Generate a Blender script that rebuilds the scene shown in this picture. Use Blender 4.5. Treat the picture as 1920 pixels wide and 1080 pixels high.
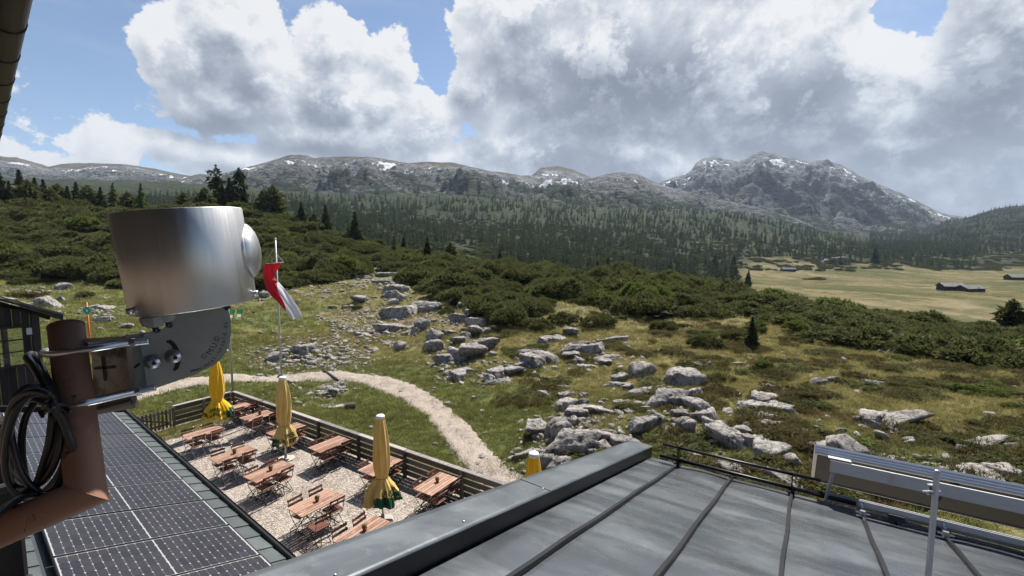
import bpy, bmesh, math, random
import numpy as np
from mathutils import Vector, Matrix, Euler

for _o in list(bpy.data.objects):
    bpy.data.objects.remove(_o)
SC = bpy.context.scene
COL = SC.collection
R = math.radians

# ------------------------------------------------------------------ camera
CAM = np.array([0.0, 0.0, 7.8])
PITCH = R(5.0)
FPX = 1920 * 16.0 / 36.0
_c = bpy.data.cameras.new('camera')
_c.lens = 16.0
_c.sensor_width = 36.0
_c.clip_start = 0.02
_c.clip_end = 30000
CAMOBJ = bpy.data.objects.new('camera', _c)
COL.objects.link(CAMOBJ)
CAMOBJ.location = CAM
CAMOBJ.rotation_euler = (R(90) - PITCH, 0, 0)
SC.camera = CAMOBJ

CP, SP = math.cos(PITCH), math.sin(PITCH)


def ray(px, py):
    u = (px - 960) / FPX
    v = (540 - py) / FPX
    return np.array([u, CP + v * SP, -SP + v * CP])


def at_y(px, py, Y):
    d = ray(px, py)
    return CAM + d * (Y / d[1])


def at_z(px, py, z):
    d = ray(px, py)
    return CAM + d * ((z - CAM[2]) / d[2])


# ------------------------------------------------------------------ sun, exposure
SUN_AZ, SUN_EL = R(24), R(54)
SUN_DIR = Vector((math.sin(SUN_AZ) * math.cos(SUN_EL), math.cos(SUN_AZ) * math.cos(SUN_EL), math.sin(SUN_EL)))
_s = bpy.data.lights.new('sun', 'SUN')
_s.energy = 4.6
_s.angle = R(0.6)
_s.color = (1.0, 0.955, 0.88)
SUNOBJ = bpy.data.objects.new('sun', _s)
COL.objects.link(SUNOBJ)
SUNOBJ.location = (30, 60, 90)
SUNOBJ.rotation_euler = (-SUN_DIR).to_track_quat('-Z', 'Y').to_euler()

vs = SC.view_settings
SC.display_settings.display_device = 'sRGB'
vs.view_transform = 'Standard'
vs.look = 'None'
vs.exposure = 1.08
vs.gamma = 1.0
vs.use_curve_mapping = False
SC.cycles.use_denoising = True
SC.cycles.max_bounces = 6
SC.cycles.diffuse_bounces = 2
SC.cycles.glossy_bounces = 3
SC.cycles.transmission_bounces = 4
SC.cycles.transparent_max_bounces = 8
SC.cycles.volume_bounces = 0
SC.cycles.use_adaptive_sampling = True
SC.cycles.adaptive_threshold = 0.02
SC.cycles.caustics_reflective = False
SC.cycles.caustics_refractive = False


# ------------------------------------------------------------------ node helper
class G:
    """Small wrapper round a node tree."""
    def __init__(s, nt):
        s.nt = nt

    def n(s, typ, ins=None, **props):
        nd = s.nt.nodes.new(typ)
        for k, v in props.items():
            setattr(nd, k, v)
        for k, v in (ins or {}).items():
            s.put(nd.inputs[k], v)
        return nd

    def put(s, sock, v):
        if isinstance(v, bpy.types.NodeSocket):
            s.nt.links.new(v, sock)
        elif isinstance(v, bpy.types.Node):
            s.nt.links.new(v.outputs[0], sock)
        else:
            if hasattr(sock, 'default_value'):
                try:
                    if sock.type == 'RGBA' and len(v) == 3:
                        v = (*v, 1.0)
                except TypeError:
                    v = (v, v, v, 1) if sock.type == 'RGBA' else ((v, v, v) if sock.type == 'VECTOR' else v)
                sock.default_value = v

    def m(s, op, a, b=0.0, c=0.0, clamp=False):
        nd = s.n('ShaderNodeMath', operation=op, use_clamp=clamp)
        s.put(nd.inputs[0], a)
        s.put(nd.inputs[1], b)
        if op in ('MULTIPLY_ADD', 'SMOOTH_MAX', 'SMOOTH_MIN', 'COMPARE'):
            s.put(nd.inputs[2], c)
        return nd.outputs[0]

    def vm(s, op, a, b=(0, 0, 0), scale=None):
        nd = s.n('ShaderNodeVectorMath', operation=op)
        s.put(nd.inputs[0], a)
        if op == 'SCALE':
            s.put(nd.inputs['Scale'], scale)
        elif op not in ('LENGTH', 'NORMALIZE'):
            s.put(nd.inputs[1], b)
        return nd.outputs['Value'] if op in ('LENGTH', 'DOT_PRODUCT', 'DISTANCE') else nd.outputs[0]

    def mapr(s, v, a, b, c=0.0, d=1.0, smooth=True):
        nd = s.n('ShaderNodeMapRange', interpolation_type='SMOOTHSTEP' if smooth else 'LINEAR', clamp=True)
        for i, x in enumerate((v, a, b, c, d)):
            s.put(nd.inputs[i], x)
        return nd.outputs[0]

    def mix(s, f, a, b, blend='MIX'):
        nd = s.n('ShaderNodeMix', data_type='RGBA', blend_type=blend)
        s.put(nd.inputs[0], f)
        s.put(nd.inputs[6], a)
        s.put(nd.inputs[7], b)
        return nd.outputs[2]

    def noise(s, vec, scale, detail=4, rough=0.55, dist=0.0, lac=2.0):
        nd = s.n('ShaderNodeTexNoise', noise_dimensions='3D')
        if vec is not None:
            s.put(nd.inputs['Vector'], vec)
        for k, v in (('Scale', scale), ('Detail', detail), ('Roughness', rough), ('Distortion', dist), ('Lacunarity', lac)):
            s.put(nd.inputs[k], v)
        return nd.outputs[0]

    def vor(s, vec, scale, feature='F1', rnd=1.0, out=0, detail=0.0):
        nd = s.n('ShaderNodeTexVoronoi', feature=feature)
        if vec is not None:
            s.put(nd.inputs['Vector'], vec)
        s.put(nd.inputs['Scale'], scale)
        s.put(nd.inputs['Randomness'], rnd)
        if detail and 'Detail' in nd.inputs:
            s.put(nd.inputs['Detail'], detail)
        return nd.outputs[out]

    def ramp(s, f, stops, interp='LINEAR'):
        nd = s.n('ShaderNodeValToRGB')
        s.put(nd.inputs[0], f)
        cr = nd.color_ramp
        cr.interpolation = interp
        while len(cr.elements) > 1:
            cr.elements.remove(cr.elements[-1])
        for i, (p, c) in enumerate(stops):
            e = cr.elements[0] if i == 0 else cr.elements.new(p)
            e.position = p
            e.color = (*c, 1) if len(c) == 3 else c
        return nd.outputs[0]

    def pos(s):
        return s.n('ShaderNodeNewGeometry').outputs['Position']

    def objco(s):
        return s.n('ShaderNodeTexCoord').outputs['Object']


MATS = {}


def mat(name, fn=None, base=(0.5, 0.5, 0.5), rough=0.7, metal=0.0, spec=0.3):
    """Principled material; fn(g, bsdf) wires procedural nodes."""
    m_ = bpy.data.materials.new(name)
    m_.use_nodes = True
    nt = m_.node_tree
    g = G(nt)
    b = nt.nodes['Principled BSDF']
    g.put(b.inputs['Base Color'], base)
    b.inputs['Roughness'].default_value = rough
    b.inputs['Metallic'].default_value = metal
    b.inputs['Specular IOR Level'].default_value = spec
    if fn:
        fn(g, b)
    MATS[name] = m_
    return m_


def bump(g, b, h, strength=0.5, dist=0.02):
    nd = g.n('ShaderNodeBump', {'Height': h, 'Strength': strength, 'Distance': dist})
    g.put(b.inputs['Normal'], nd.outputs[0])
    return nd


# ------------------------------------------------------------------ world: sky and clouds
def build_world():
    w = bpy.data.worlds.new('World')
    SC.world = w
    w.use_nodes = True
    nt = w.node_tree
    for nd in list(nt.nodes):
        nt.nodes.remove(nd)
    g = G(nt)
    out = g.n('ShaderNodeOutputWorld')
    sky = g.n('ShaderNodeTexSky', sky_type='NISHITA', sun_disc=False)
    sky.sun_elevation = SUN_EL
    sky.sun_rotation = SUN_AZ
    sky.altitude = 1600
    sky.air_density = 1.0
    sky.dust_density = 0.35
    sky.ozone_density = 1.0

    def azel(px, py):
        d = ray(px, py)
        return math.degrees(math.atan2(d[0], d[1])), math.degrees(math.atan2(d[2], math.hypot(d[0], d[1])))

    # cloud masses: centre in the photo, half-width and half-height in the photo, strength
    blobs = [
        (440, 40, 110, 120, 1.0), (330, 105, 95, 90, .95), (480, 130, 150, 90, 1.0), (622, 85, 82, 82, .95),
        (420, 190, 150, 75, .7), (640, 190, 190, 85, 1.0), (600, 250, 200, 50, .75), (770, 240, 110, 75, .9),
        (745, 115, 85, 60, .45), (185, 290, 85, 60, .55), (440, 295, 150, 42, .6), (320, 265, 100, 22, .38),
        (90, 305, 120, 22, .4), (600, 300, 150, 28, .5), (850, 300, 130, 40, .7), (905, 160, 75, 120, .7), (880, 70, 60, 60, .5),
        (1180, 130, 330, 190, 1.35), (1080, 290, 280, 90, 1.0), (1500, 180, 380, 200, 1.1), (1850, 160, 260, 260, 1.15),
        (1650, 300, 420, 110, 1.0), (1000, 20, 170, 110, .9), (1560, 40, 110, 90, .6), (1930, 40, 170, 120, 1.0), (1250, 330, 330, 70, .9), (1800, 370, 330, 60, .7),
        (2350, 200, 420, 420, 1.1), (1450, -420, 900, 330, 1.1), (300, -500, 420, 190, .9),
        (-900, 60, 260, 160, .8),
    ]
    ng = bpy.data.node_groups.new('cloud_field', 'ShaderNodeTree')
    ng.interface.new_socket('AzEl', in_out='INPUT', socket_type='NodeSocketVector')
    ng.interface.new_socket('Masses', in_out='OUTPUT', socket_type='NodeSocketFloat')
    q = G(ng)
    gi = q.n('NodeGroupInput')
    go = q.n('NodeGroupOutput')
    acc = None
    for (px, py, rx, ry, st) in blobs:
        a0, e0 = azel(px, py)
        if abs(px - 960) < 1100:
            rxd = abs(azel(px + rx, py)[0] - azel(px - rx, py)[0]) / 2
            ryd = abs(azel(px, py + ry)[1] - azel(px, py - ry)[1]) / 2
        else:
            rxd, ryd = rx / 14.0, ry / 15.0
        v = q.vm('SUBTRACT', gi.outputs[0], (a0, e0, 0))
        v = q.vm('MULTIPLY', v, (1 / rxd, 1 / ryd, 0))
        ln = q.vm('LENGTH', v)
        f = q.m('MULTIPLY_ADD', ln, -st, st)
        acc = f if acc is None else q.m('SMOOTH_MAX', acc, f, 0.12)
    for (px, py, rx, ry, st) in ((1695, 30, 120, 85, .62), (800, 95, 70, 90, .5)):          # gaps where the blue shows
        a0, e0 = azel(px, py)
        rxd = abs(azel(px + rx, py)[0] - azel(px - rx, py)[0]) / 2
        ryd = abs(azel(px, py + ry)[1] - azel(px, py - ry)[1]) / 2
        ln = q.vm('LENGTH', q.vm('MULTIPLY', q.vm('SUBTRACT', gi.outputs[0], (a0, e0, 0)), (1 / rxd, 1 / ryd, 0)))
        acc = q.m('SUBTRACT', acc, q.m('MAXIMUM', q.m('MULTIPLY_ADD', ln, -st, st), 0.0))
    q.put(go.inputs[0], acc)

    dirv = g.n('ShaderNodeTexCoord').outputs['Generated']
    sep = g.n('ShaderNodeSeparateXYZ', {0: dirv})
    X, Y, Z = sep.outputs
    az = g.m('MULTIPLY', g.m('ARCTAN2', X, Y), 57.2958)
    el = g.m('MULTIPLY', g.m('ARCSINE', Z), 57.2958)
    ae = g.n('ShaderNodeCombineXYZ', {0: az, 1: el, 2: 0.0}).outputs[0]

    warp = g.n('ShaderNodeTexNoise', {'Vector': ae, 'Scale': .10, 'Detail': 2.0, 'Roughness': .5})
    wofs = g.vm('SCALE', g.vm('SUBTRACT', warp.outputs['Color'], (.5, .5, .5)), scale=2.6)

    def field(off, det, vdet=3.0):
        """billowing detail on the masses, sampled off=(d_az, d_el) degrees away"""
        p = g.vm('ADD', ae, (off[0], off[1], 0)) if off != (0, 0) else ae
        gr = nt.nodes.new('ShaderNodeGroup')
        gr.node_tree = ng
        g.put(gr.inputs[0], p)
        wv = g.vm('ADD', g.vm('MULTIPLY', p, (1.0, 1.15, 1.0)), wofs)
        vo = g.n('ShaderNodeTexVoronoi', {'Vector': wv, 'Scale': .24, 'Detail': vdet, 'Roughness': .62, 'Lacunarity': 2.4}, feature='F1', normalize=True)
        bl = g.m('SUBTRACT', 0.40, vo.outputs['Distance'])
        fb = g.m('SUBTRACT', g.noise(wv, .13, det, .64), .5)
        d = g.m('MULTIPLY_ADD', bl, 0.80, gr.outputs[0])
        d = g.m('MULTIPLY_ADD', fb, 1.25, d)
        return d, gr.outputs[0], fb

    D0, M0, F0 = field((0, 0), 9)
    S0, _a, _b = field((0, 0), 2.5, 1.0)
    S1, _a, _b = field((0.6, 1.7), 2.5, 1.0)
    gr2 = nt.nodes.new('ShaderNodeGroup')
    gr2.node_tree = ng
    g.put(gr2.inputs[0], g.vm('ADD', ae, (1.2, 6.5, 0)))
    M2 = gr2.outputs[0]
    alpha = g.mapr(D0, 0.08, 0.17)
    wisps = g.mapr(g.noise(g.vm('MULTIPLY', ae, (.5, 2.2, 1)), .07, 6, .6, .6), .50, .85, 0, .30)
    alpha = g.m('MAXIMUM', alpha, wisps)
    # light: edges that face up towards the sun are bright, what lies under thick cloud is grey
    rim = g.m('MULTIPLY', g.m('SUBTRACT', S0, S1), 0.85)
    fine = g.m('MULTIPLY', g.m('SUBTRACT', D0, S0), 1.25)
    core = g.mapr(M0, 0.45, 1.15, 0, 1)
    calm = g.m('MULTIPLY_ADD', core, -.40, 1.0)
    lit = g.m('ADD', g.m('MULTIPLY', g.m('ADD', rim, fine), calm), 0.80)
    thick = g.mapr(g.m('MULTIPLY_ADD', F0, .35, M2), 0.0, 0.7, 0, 1)
    # separate puffs drifting before the grey deck: crisp edges inside it
    loose = g.m('SUBTRACT', D0, M0)
    puff = g.m('MULTIPLY_ADD', g.mapr(loose, .03, .13), .34, g.m('MULTIPLY', g.mapr(loose, .16, .21), .16))
    lit = g.m('MULTIPLY_ADD', g.m('SUBTRACT', puff, .20), g.m('MULTIPLY_ADD', core, .75, .15), lit)
    lit = g.m('MULTIPLY_ADD', thick, -0.38, lit)
    lit = g.m('MULTIPLY_ADD', core, -0.22, lit)
    big = g.m('SUBTRACT', g.noise(ae, .05, 6, .60, .6), .5)
    lit = g.m('MULTIPLY_ADD', g.m('MULTIPLY', big, g.m('MULTIPLY_ADD', core, 1.1, .55)), 1.0, lit)
    thin = g.mapr(D0, 0.05, 0.45, .22, 0.0)
    lit = g.m('ADD', lit, thin, clamp=True)
    ccol = g.ramp(lit, [(0.0, (.225, .255, .320)), (.25, (.30, .335, .41)), (.5, (.455, .50, .585)), (.75, (.72, .76, .83)), (1.0, (1.02, 1.02, 1.03))])
    # the near-horizon clouds are veiled by air
    low = g.mapr(el, 0.0, 11.0, .30, 0.0)
    ccol = g.mix(low, ccol, (.52, .60, .72))
    bg1 = g.n('ShaderNodeBackground', {'Color': sky.outputs[0], 'Strength': 0.060})
    bg2 = g.n('ShaderNodeBackground', {'Color': ccol, 'Strength': 0.395})
    mx = g.n('ShaderNodeMixShader', {0: alpha, 1: bg1.outputs[0], 2: bg2.outputs[0]})
    g.put(out.inputs['Surface'], mx.outputs[0])
    w.cycles.sampling_method = 'MANUAL'
    w.cycles.sample_map_resolution = 512


build_world()

# ------------------------------------------------------------------ mesh and object helpers
def new_obj(name, data, parent=None):
    o = bpy.data.objects.new(name, data)
    COL.objects.link(o)
    if parent is not None:
        o.parent = parent
    return o


def mk(name, verts, faces, m=None, parent=None, smooth=False, loc=None):
    me = bpy.data.meshes.new(name)
    me.from_pydata([tuple(map(float, v)) for v in verts], [], [tuple(map(int, f)) for f in faces])
    me.update()
    if m is not None:
        me.materials.append(MATS[m] if isinstance(m, str) else m)
    if smooth:
        me.polygons.foreach_set('use_smooth', [True] * len(me.polygons))
    o = new_obj(name, me, parent)
    if loc is not None:
        o.location = loc
    return o


def grid_mesh(name, P, m=None, smooth=True):
    """P: (nu, nv, 3) array of points -> quad grid"""
    nu, nv = P.shape[:2]
    idx = np.arange(nu * nv).reshape(nu, nv)
    f = np.stack([idx[:-1, :-1], idx[1:, :-1], idx[1:, 1:], idx[:-1, 1:]], -1).reshape(-1, 4)
    me = bpy.data.meshes.new(name)
    me.vertices.add(nu * nv)
    me.vertices.foreach_set('co', P.reshape(-1).astype(np.float32))
    me.loops.add(f.size)
    me.loops.foreach_set('vertex_index', f.reshape(-1).astype(np.int32))
    me.polygons.add(len(f))
    me.polygons.foreach_set('loop_start', np.arange(0, f.size, 4, dtype=np.int32))
    me.polygons.foreach_set('loop_total', np.full(len(f), 4, np.int32))
    me.polygons.foreach_set('use_smooth', np.full(len(f), smooth))
    me.update(calc_edges=True)
    if m:
        me.materials.append(MATS[m])
    return new_obj(name, me)


def vattr(o, name, vals):
    a = o.data.attributes.new(name, 'FLOAT', 'POINT')
    a.data.foreach_set('value', np.asarray(vals, np.float32).reshape(-1))


def tag(o, label=None, cat=None, group=None, kind=None):
    if label:
        o['label'] = label
    if cat:
        o['category'] = cat
    if group:
        o['group'] = group
    if kind:
        o['kind'] = kind
    return o


def empty(name, loc, rz=0.0, label=None, cat=None, group=None, mw=None):
    o = bpy.data.objects.new(name, None)
    o.empty_display_size = 0.1
    COL.objects.link(o)
    o.location = tuple(loc)
    o.rotation_euler = (0, 0, rz)
    if mw is not None:
        o.matrix_world = mw
    return tag(o, label, cat, group)


class MB:
    """collects simple shapes into one mesh"""
    def __init__(s):
        s.v, s.f = [], []

    def add(s, v, f, M=None):
        b = len(s.v)
        for p in v:
            p = Vector(p)
            s.v.append(tuple(M @ p) if M is not None else tuple(p))
        s.f += [tuple(i + b for i in q) for q in f]
        return s

    def box(s, c, d, M=None, rot=None, ch=0.0):
        x, y, z = d[0] / 2, d[1] / 2, d[2] / 2
        if ch <= 0:
            v = [Vector((sx * x, sy * y, sz * z)) for sx in (-1, 1) for sy in (-1, 1) for sz in (-1, 1)]
            f = [(0, 1, 3, 2), (4, 6, 7, 5), (0, 4, 5, 1), (2, 3, 7, 6), (0, 2, 6, 4), (1, 5, 7, 3)]
        else:
            v, key = [], {}
            for sx in (-1, 1):
                for sy in (-1, 1):
                    for sz in (-1, 1):
                        for ax in range(3):
                            p = [sx * (x - ch), sy * (y - ch), sz * (z - ch)]
                            p[ax] = (sx * x, sy * y, sz * z)[ax]
                            key[(sx, sy, sz, ax)] = len(v)
                            v.append(Vector(p))
            f = []
            for ax in range(3):
                o1, o2 = [a for a in range(3) if a != ax]
                for sg in (-1, 1):
                    loop = []
                    for (p, q) in ((-1, -1), (1, -1), (1, 1), (-1, 1)):
                        t = [0, 0, 0]
                        t[ax], t[o1], t[o2] = sg, p, q
                        loop.append(key[(*t, ax)])
                    f.append(tuple(loop) if (sg > 0) == (ax != 1) else tuple(reversed(loop)))
                for p in (-1, 1):
                    for q in (-1, 1):
                        t1, t2 = [0, 0, 0], [0, 0, 0]
                        t1[ax], t2[ax] = -1, 1
                        t1[o1] = t2[o1] = p
                        t1[o2] = t2[o2] = q
                        f.append((key[(*t1, o1)], key[(*t2, o1)], key[(*t2, o2)], key[(*t1, o2)]))
            for sx in (-1, 1):
                for sy in (-1, 1):
                    for sz in (-1, 1):
                        f.append(tuple(key[(sx, sy, sz, a)] for a in range(3)))
        T = Matrix.Translation(Vector(c))
        if rot is not None:
            T = T @ (rot.to_4x4() if isinstance(rot, Matrix) else Euler(rot).to_matrix().to_4x4())
        if M is not None:
            T = M @ T
        return s.add(v, f, T)

    def bar(s, a, b, w, h=None, n=4, up=(0, 0, 1), M=None):
        """straight bar a->b: n=4 rectangular w x h, else round of diameter w"""
        a, b = Vector(a), Vector(b)
        d = (b - a).normalized()
        u = Vector(up)
        if abs(d.dot(u)) > .98:
            u = Vector((1, 0, 0)) if abs(d.x) < .9 else Vector((0, 1, 0))
        x = d.cross(u).normalized()
        y = x.cross(d).normalized()
        h = h or w
        if n == 4:
            ring = [x * (sx * w / 2) + y * (sy * h / 2) for sx, sy in ((-1, -1), (1, -1), (1, 1), (-1, 1))]
        else:
            ring = [x * (math.cos(2 * math.pi * i / n) * w / 2) + y * (math.sin(2 * math.pi * i / n) * h / 2) for i in range(n)]
        k = len(ring)
        v = [a + r for r in ring] + [b + r for r in ring]
        f = [(i, (i + 1) % k, k + (i + 1) % k, k + i) for i in range(k)] + [tuple(reversed(range(k))), tuple(range(k, 2 * k))]
        return s.add(v, f, M)

    def tube(s, pts, r, n=8, cap=True, M=None, closed=False):
        pts = [Vector(p) for p in pts]
        rs = r if hasattr(r, '__len__') else [r] * len(pts)
        v, f = [], []
        prev = None
        for i, p in enumerate(pts):
            if i == 0:
                d = pts[1] - pts[0]
            elif i == len(pts) - 1:
                d = pts[-1] - pts[-2]
            else:
                d = pts[i + 1] - pts[i - 1]
            d.normalize()
            if prev is None:
                x = d.cross(Vector((0, 0, 1)))
                if x.length < .05:
                    x = d.cross(Vector((0, 1, 0)))
            else:
                x = prev - d * prev.dot(d)
            x.normalize()
            prev = x
            y = d.cross(x)
            v += [p + (x * math.cos(2 * math.pi * k / n) + y * math.sin(2 * math.pi * k / n)) * rs[i] for k in range(n)]
        for i in range(len(pts) - 1):
            for k in range(n):
                f.append((i * n + k, i * n + (k + 1) % n, (i + 1) * n + (k + 1) % n, (i + 1) * n + k))
        if cap:
            f.append(tuple(reversed(range(n))))
            f.append(tuple(range((len(pts) - 1) * n, len(pts) * n)))
        return s.add(v, f, M)

    def lathe(s, prof, n=24, M=None, cap=True):
        """prof: (r, z) list"""
        v, f = [], []
        for (r, z) in prof:
            v += [(r * math.cos(2 * math.pi * k / n), r * math.sin(2 * math.pi * k / n), z) for k in range(n)]
        for i in range(len(prof) - 1):
            for k in range(n):
                f.append((i * n + k, i * n + (k + 1) % n, (i + 1) * n + (k + 1) % n, (i + 1) * n + k))
        if cap:
            f.append(tuple(reversed(range(n))))
            f.append(tuple(range((len(prof) - 1) * n, len(prof) * n)))
        return s.add(v, f, M)

    def prism(s, poly, h0, h1, M=None):
        """poly: (x, y) outline, extruded along z from h0 to h1"""
        k = len(poly)
        v = [(x, y, h0) for x, y in poly] + [(x, y, h1) for x, y in poly]
        f = [(i, (i + 1) % k, k + (i + 1) % k, k + i) for i in range(k)] + [tuple(reversed(range(k))), tuple(range(k, 2 * k))]
        return s.add(v, f, M)

    def build(s, name, m=None, parent=None, smooth=False, loc=None):
        return mk(name, s.v, s.f, m, parent, smooth, loc)


def children_of(o):
    return [c for c in bpy.data.objects if c.parent is o]


class Proto:
    """A finished thing (root with parts and sub-parts) that can be copied."""
    def __init__(s, root, tree):
        s.root, s.tree, s.used = root, tree, False      # tree: list of (obj, parent index or -1)

    def place(s, loc, rz, label, scale=None, group=None, rot=None):
        if not s.used:
            r = s.root
            s.used = True
        else:
            r = s.root.copy()
            COL.objects.link(r)
            made = []
            for (o, pi) in s.tree:
                c = o.copy()
                COL.objects.link(c)
                c.parent = r if pi < 0 else made[pi]
                made.append(c)
        r.location = tuple(loc)
        r.rotation_euler = rot if rot is not None else (0, 0, rz)
        if scale is not None:
            r.scale = scale if hasattr(scale, '__len__') else (scale,) * 3
        r['label'] = label
        if group:
            r['group'] = group
        return r


# ------------------------------------------------------------------ numpy noise
_rs = np.random.RandomState(7)
_perm = _rs.permutation(512).astype(np.int64)
_grad = _rs.normal(size=(512, 3))
_grad /= np.linalg.norm(_grad, axis=1)[:, None]


def pnoise(x, y, z=0.0):
    x = np.asarray(x, float)
    y = np.asarray(y, float)
    z = np.zeros_like(x) + z
    xi, yi, zi = np.floor(x).astype(np.int64), np.floor(y).astype(np.int64), np.floor(z).astype(np.int64)
    xf, yf, zf = x - xi, y - yi, z - zi
    fu, fv, fw = [t * t * t * (t * (t * 6 - 15) + 10) for t in (xf, yf, zf)]
    r = 0
    for dx in (0, 1):
        wx = fu if dx else 1 - fu
        for dy in (0, 1):
            wy = fv if dy else 1 - fv
            for dz in (0, 1):
                wz = fw if dz else 1 - fw
                h = _perm[(_perm[(_perm[(xi + dx) % 512] + yi + dy) % 512] + zi + dz) % 512]
                gr = _grad[h]
                r = r + wx * wy * wz * (gr[..., 0] * (xf - dx) + gr[..., 1] * (yf - dy) + gr[..., 2] * (zf - dz))
    return r * 1.5


def fbm(x, y, z=0.0, oct=4, gain=.5, lac=2.03):
    a, f, r = 1.0, 1.0, 0.0
    for k in range(oct):
        r = r + a * pnoise(x * f + 17.3 * k, y * f - 9.1 * k, np.asarray(z) * f + 3.7 * k)
        a *= gain
        f *= lac
    return r


def ridged(x, y, z=0.0, oct=5, gain=.5):
    a, f, r, t = 1.0, 1.0, 0.0, 0.0
    for k in range(oct):
        r = r + a * (1 - np.abs(pnoise(x * f + 5.3 * k, y * f + 11.1 * k, np.asarray(z) * f)) * 2)
        t += a
        a *= gain
        f *= 2.07
    return r / t


def sstep(x, a, b):
    t = np.clip((np.asarray(x, float) - a) / (b - a), 0, 1)
    return t * t * (3 - 2 * t)

# ------------------------------------------------------------------ terrain: shape of the land
def wpt(px, Y, z):
    d = ray(px, 465)
    return (d[0] / d[1] * Y, Y, z)


def zpt(px, py, z):
    return tuple(at_z(px, py, z))


NEAR = [(-13, 21, 0), (-8, 15, 0), (0, 12, 0), (-10, 10, 0), (-15, 15, 0), (3, 8, .2), (0, 5, 0), (-20, 18, .3), (-6, 6, 0), (-11, 25, 0), (-14, 26, .1),
        (-25, 12, .5), (5, 4, .5), (0, 2, 0), (8, 3, 1.0), (-8, 3, 0), (-30, 25, 1.5), (-40, 35, 3)]
NEAR += [zpt(*t) for t in [
    (700, 705, 0), (820, 780, 0), (930, 880, .05), (560, 715, 0), (300, 735, .1), (640, 750, 0), (600, 628, 1.0), (520, 640, .6), (440, 590, 1.55),
    (700, 640, .55), (800, 660, .5), (750, 580, 1.7), (650, 540, 2.6), (650, 500, 4.3), (870, 600, 1.6), (945, 610, 1.5), (1000, 680, .6), (1080, 830, .75),
    (1000, 800, .4), (1100, 740, .8), (1200, 690, 1.0), (1200, 620, 1.3), (1300, 640, 1.2), (1263, 709, 1.2), (1300, 790, 1.25), (1500, 640, 1.2),
    (1500, 700, 1.4), (1500, 800, 1.5), (1600, 850, 1.6), (1650, 720, 1.6), (1800, 750, 1.8), (1900, 850, 1.8), (1900, 680, 1.3), (1700, 650, 1.0),
    (2100, 850, 2.0), (2100, 700, 1.5), (1400, 900, 1.3), (1200, 850, 1.0)]]
NEAR += [wpt(*t) for t in [
    (700, 100, 6.0), (760, 88, 5.0), (900, 80, 3.6), (1000, 82, 2.6), (1100, 82, 1.6), (1300, 78, .6), (1400, 72, -.6), (1600, 58, -1.2), (1750, 52, -1.4), (1900, 46, -1.4),
    (2100, 42, -1.5), (900, 140, -1), (1100, 140, -5), (1300, 130, -8), (1500, 115, -11), (1700, 110, -12.5), (1900, 110, -13), (2100, 110, -13), (760, 160, 2),
    (560, 105, 10.8), (450, 112, 15.3), (300, 108, 14.8), (100, 105, 15), (0, 105, 17), (-200, 100, 20), (640, 102, 8.5), (100, 80, 8.5), (300, 80, 9), (0, 62, 5),
    (180, 58, 3.3), (420, 75, 5.6), (560, 85, 6.0), (300, 36, 2.1), (130, 34, 2.3), (230, 28, 1.7), (150, 22, 1.0), (420, 55, 2.3), (0, 165, 18), (300, 165, 15), (450, 165, 15), (560, 165, 9), (-200, 165, 20),
    (640, 165, 5), (900, 190, -5), (1100, 190, -9), (1300, 190, -12), (1500, 190, -13), (1700, 190, -13), (1900, 190, -13), (-300, 60, 8)]]
FAR = [wpt(*t) for t in [
    (0, 140, 19), (300, 140, 16), (560, 140, 10), (760, 140, 3), (900, 140, -1), (1100, 140, -5), (1300, 130, -8), (1500, 130, -12.5), (1700, 130, -13), (1900, 130, -13), (2150, 130, -13), (-250, 140, 20),
    (0, 260, 22), (300, 260, 18), (560, 260, 9), (800, 260, 3), (1000, 270, -5), (1200, 270, -9), (1400, 300, -13), (1600, 300, -13), (1900, 300, -13), (2150, 300, -13),
    (0, 500, 60), (300, 500, 55), (560, 450, 40), (800, 450, 21), (1000, 430, 10), (1200, 420, .5), (1400, 470, -11.5), (1500, 470, -12), (1600, 480, -12), (1800, 470, -13.5), (2100, 470, -13),
    (560, 800, 95), (800, 700, 62), (1000, 650, 42), (1200, 600, 25), (1400, 560, 4.5), (1400, 750, 38), (1600, 560, 1.5), (1600, 700, 9), (1800, 560, -4), (1800, 700, 4), (2100, 600, 0),
    (100, 800, 110), (300, 1100, 165), (560, 1100, 140), (800, 1000, 122), (1000, 1000, 110), (1200, 900, 74), (1400, 1000, 80), (1600, 1000, 20), (1800, 1000, 30), (2100, 1000, 45),
    (0, 1300, 200), (560, 1300, 170), (1000, 1300, 150), (1400, 1300, 90), (1800, 1300, 40), (2100, 1300, 60)]]


class RBF:
    def __init__(s, pts, lam):
        P = np.array(pts, float)
        s.c = s.key(P[:, 0], P[:, 1])
        n = len(P)
        A = s.phi(np.linalg.norm(s.c[:, None] - s.c[None], axis=2)) + lam * np.eye(n)
        Q = np.column_stack([np.ones(n), s.c])
        S = np.block([[A, Q], [Q.T, np.zeros((3, 3))]])
        w = np.linalg.solve(S, np.concatenate([P[:, 2], np.zeros(3)]))
        s.w, s.p = w[:n], w[n:]

    @staticmethod
    def key(x, y):
        y = np.maximum(y, 1.0)
        return np.stack([np.clip(x / y, -2.4, 2.4) * 1.6, np.log(y)], -1)

    @staticmethod
    def phi(r):
        return np.where(r > 1e-9, r * r * np.log(np.maximum(r, 1e-9)), 0.0)

    def __call__(s, x, y):
        k = s.key(np.asarray(x, float), np.asarray(y, float))
        out = s.p[0] + k[..., 0] * s.p[1] + k[..., 1] * s.p[2]
        for c, w in zip(s.c, s.w):
            dx, dy = k[..., 0] - c[0], k[..., 1] - c[1]
            r2 = dx * dx + dy * dy
            out = out + w * 0.5 * r2 * np.log(np.maximum(r2, 1e-16))
        return out


_rn, _rf = RBF(NEAR, 0.01), RBF(FAR, 0.02)

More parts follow.
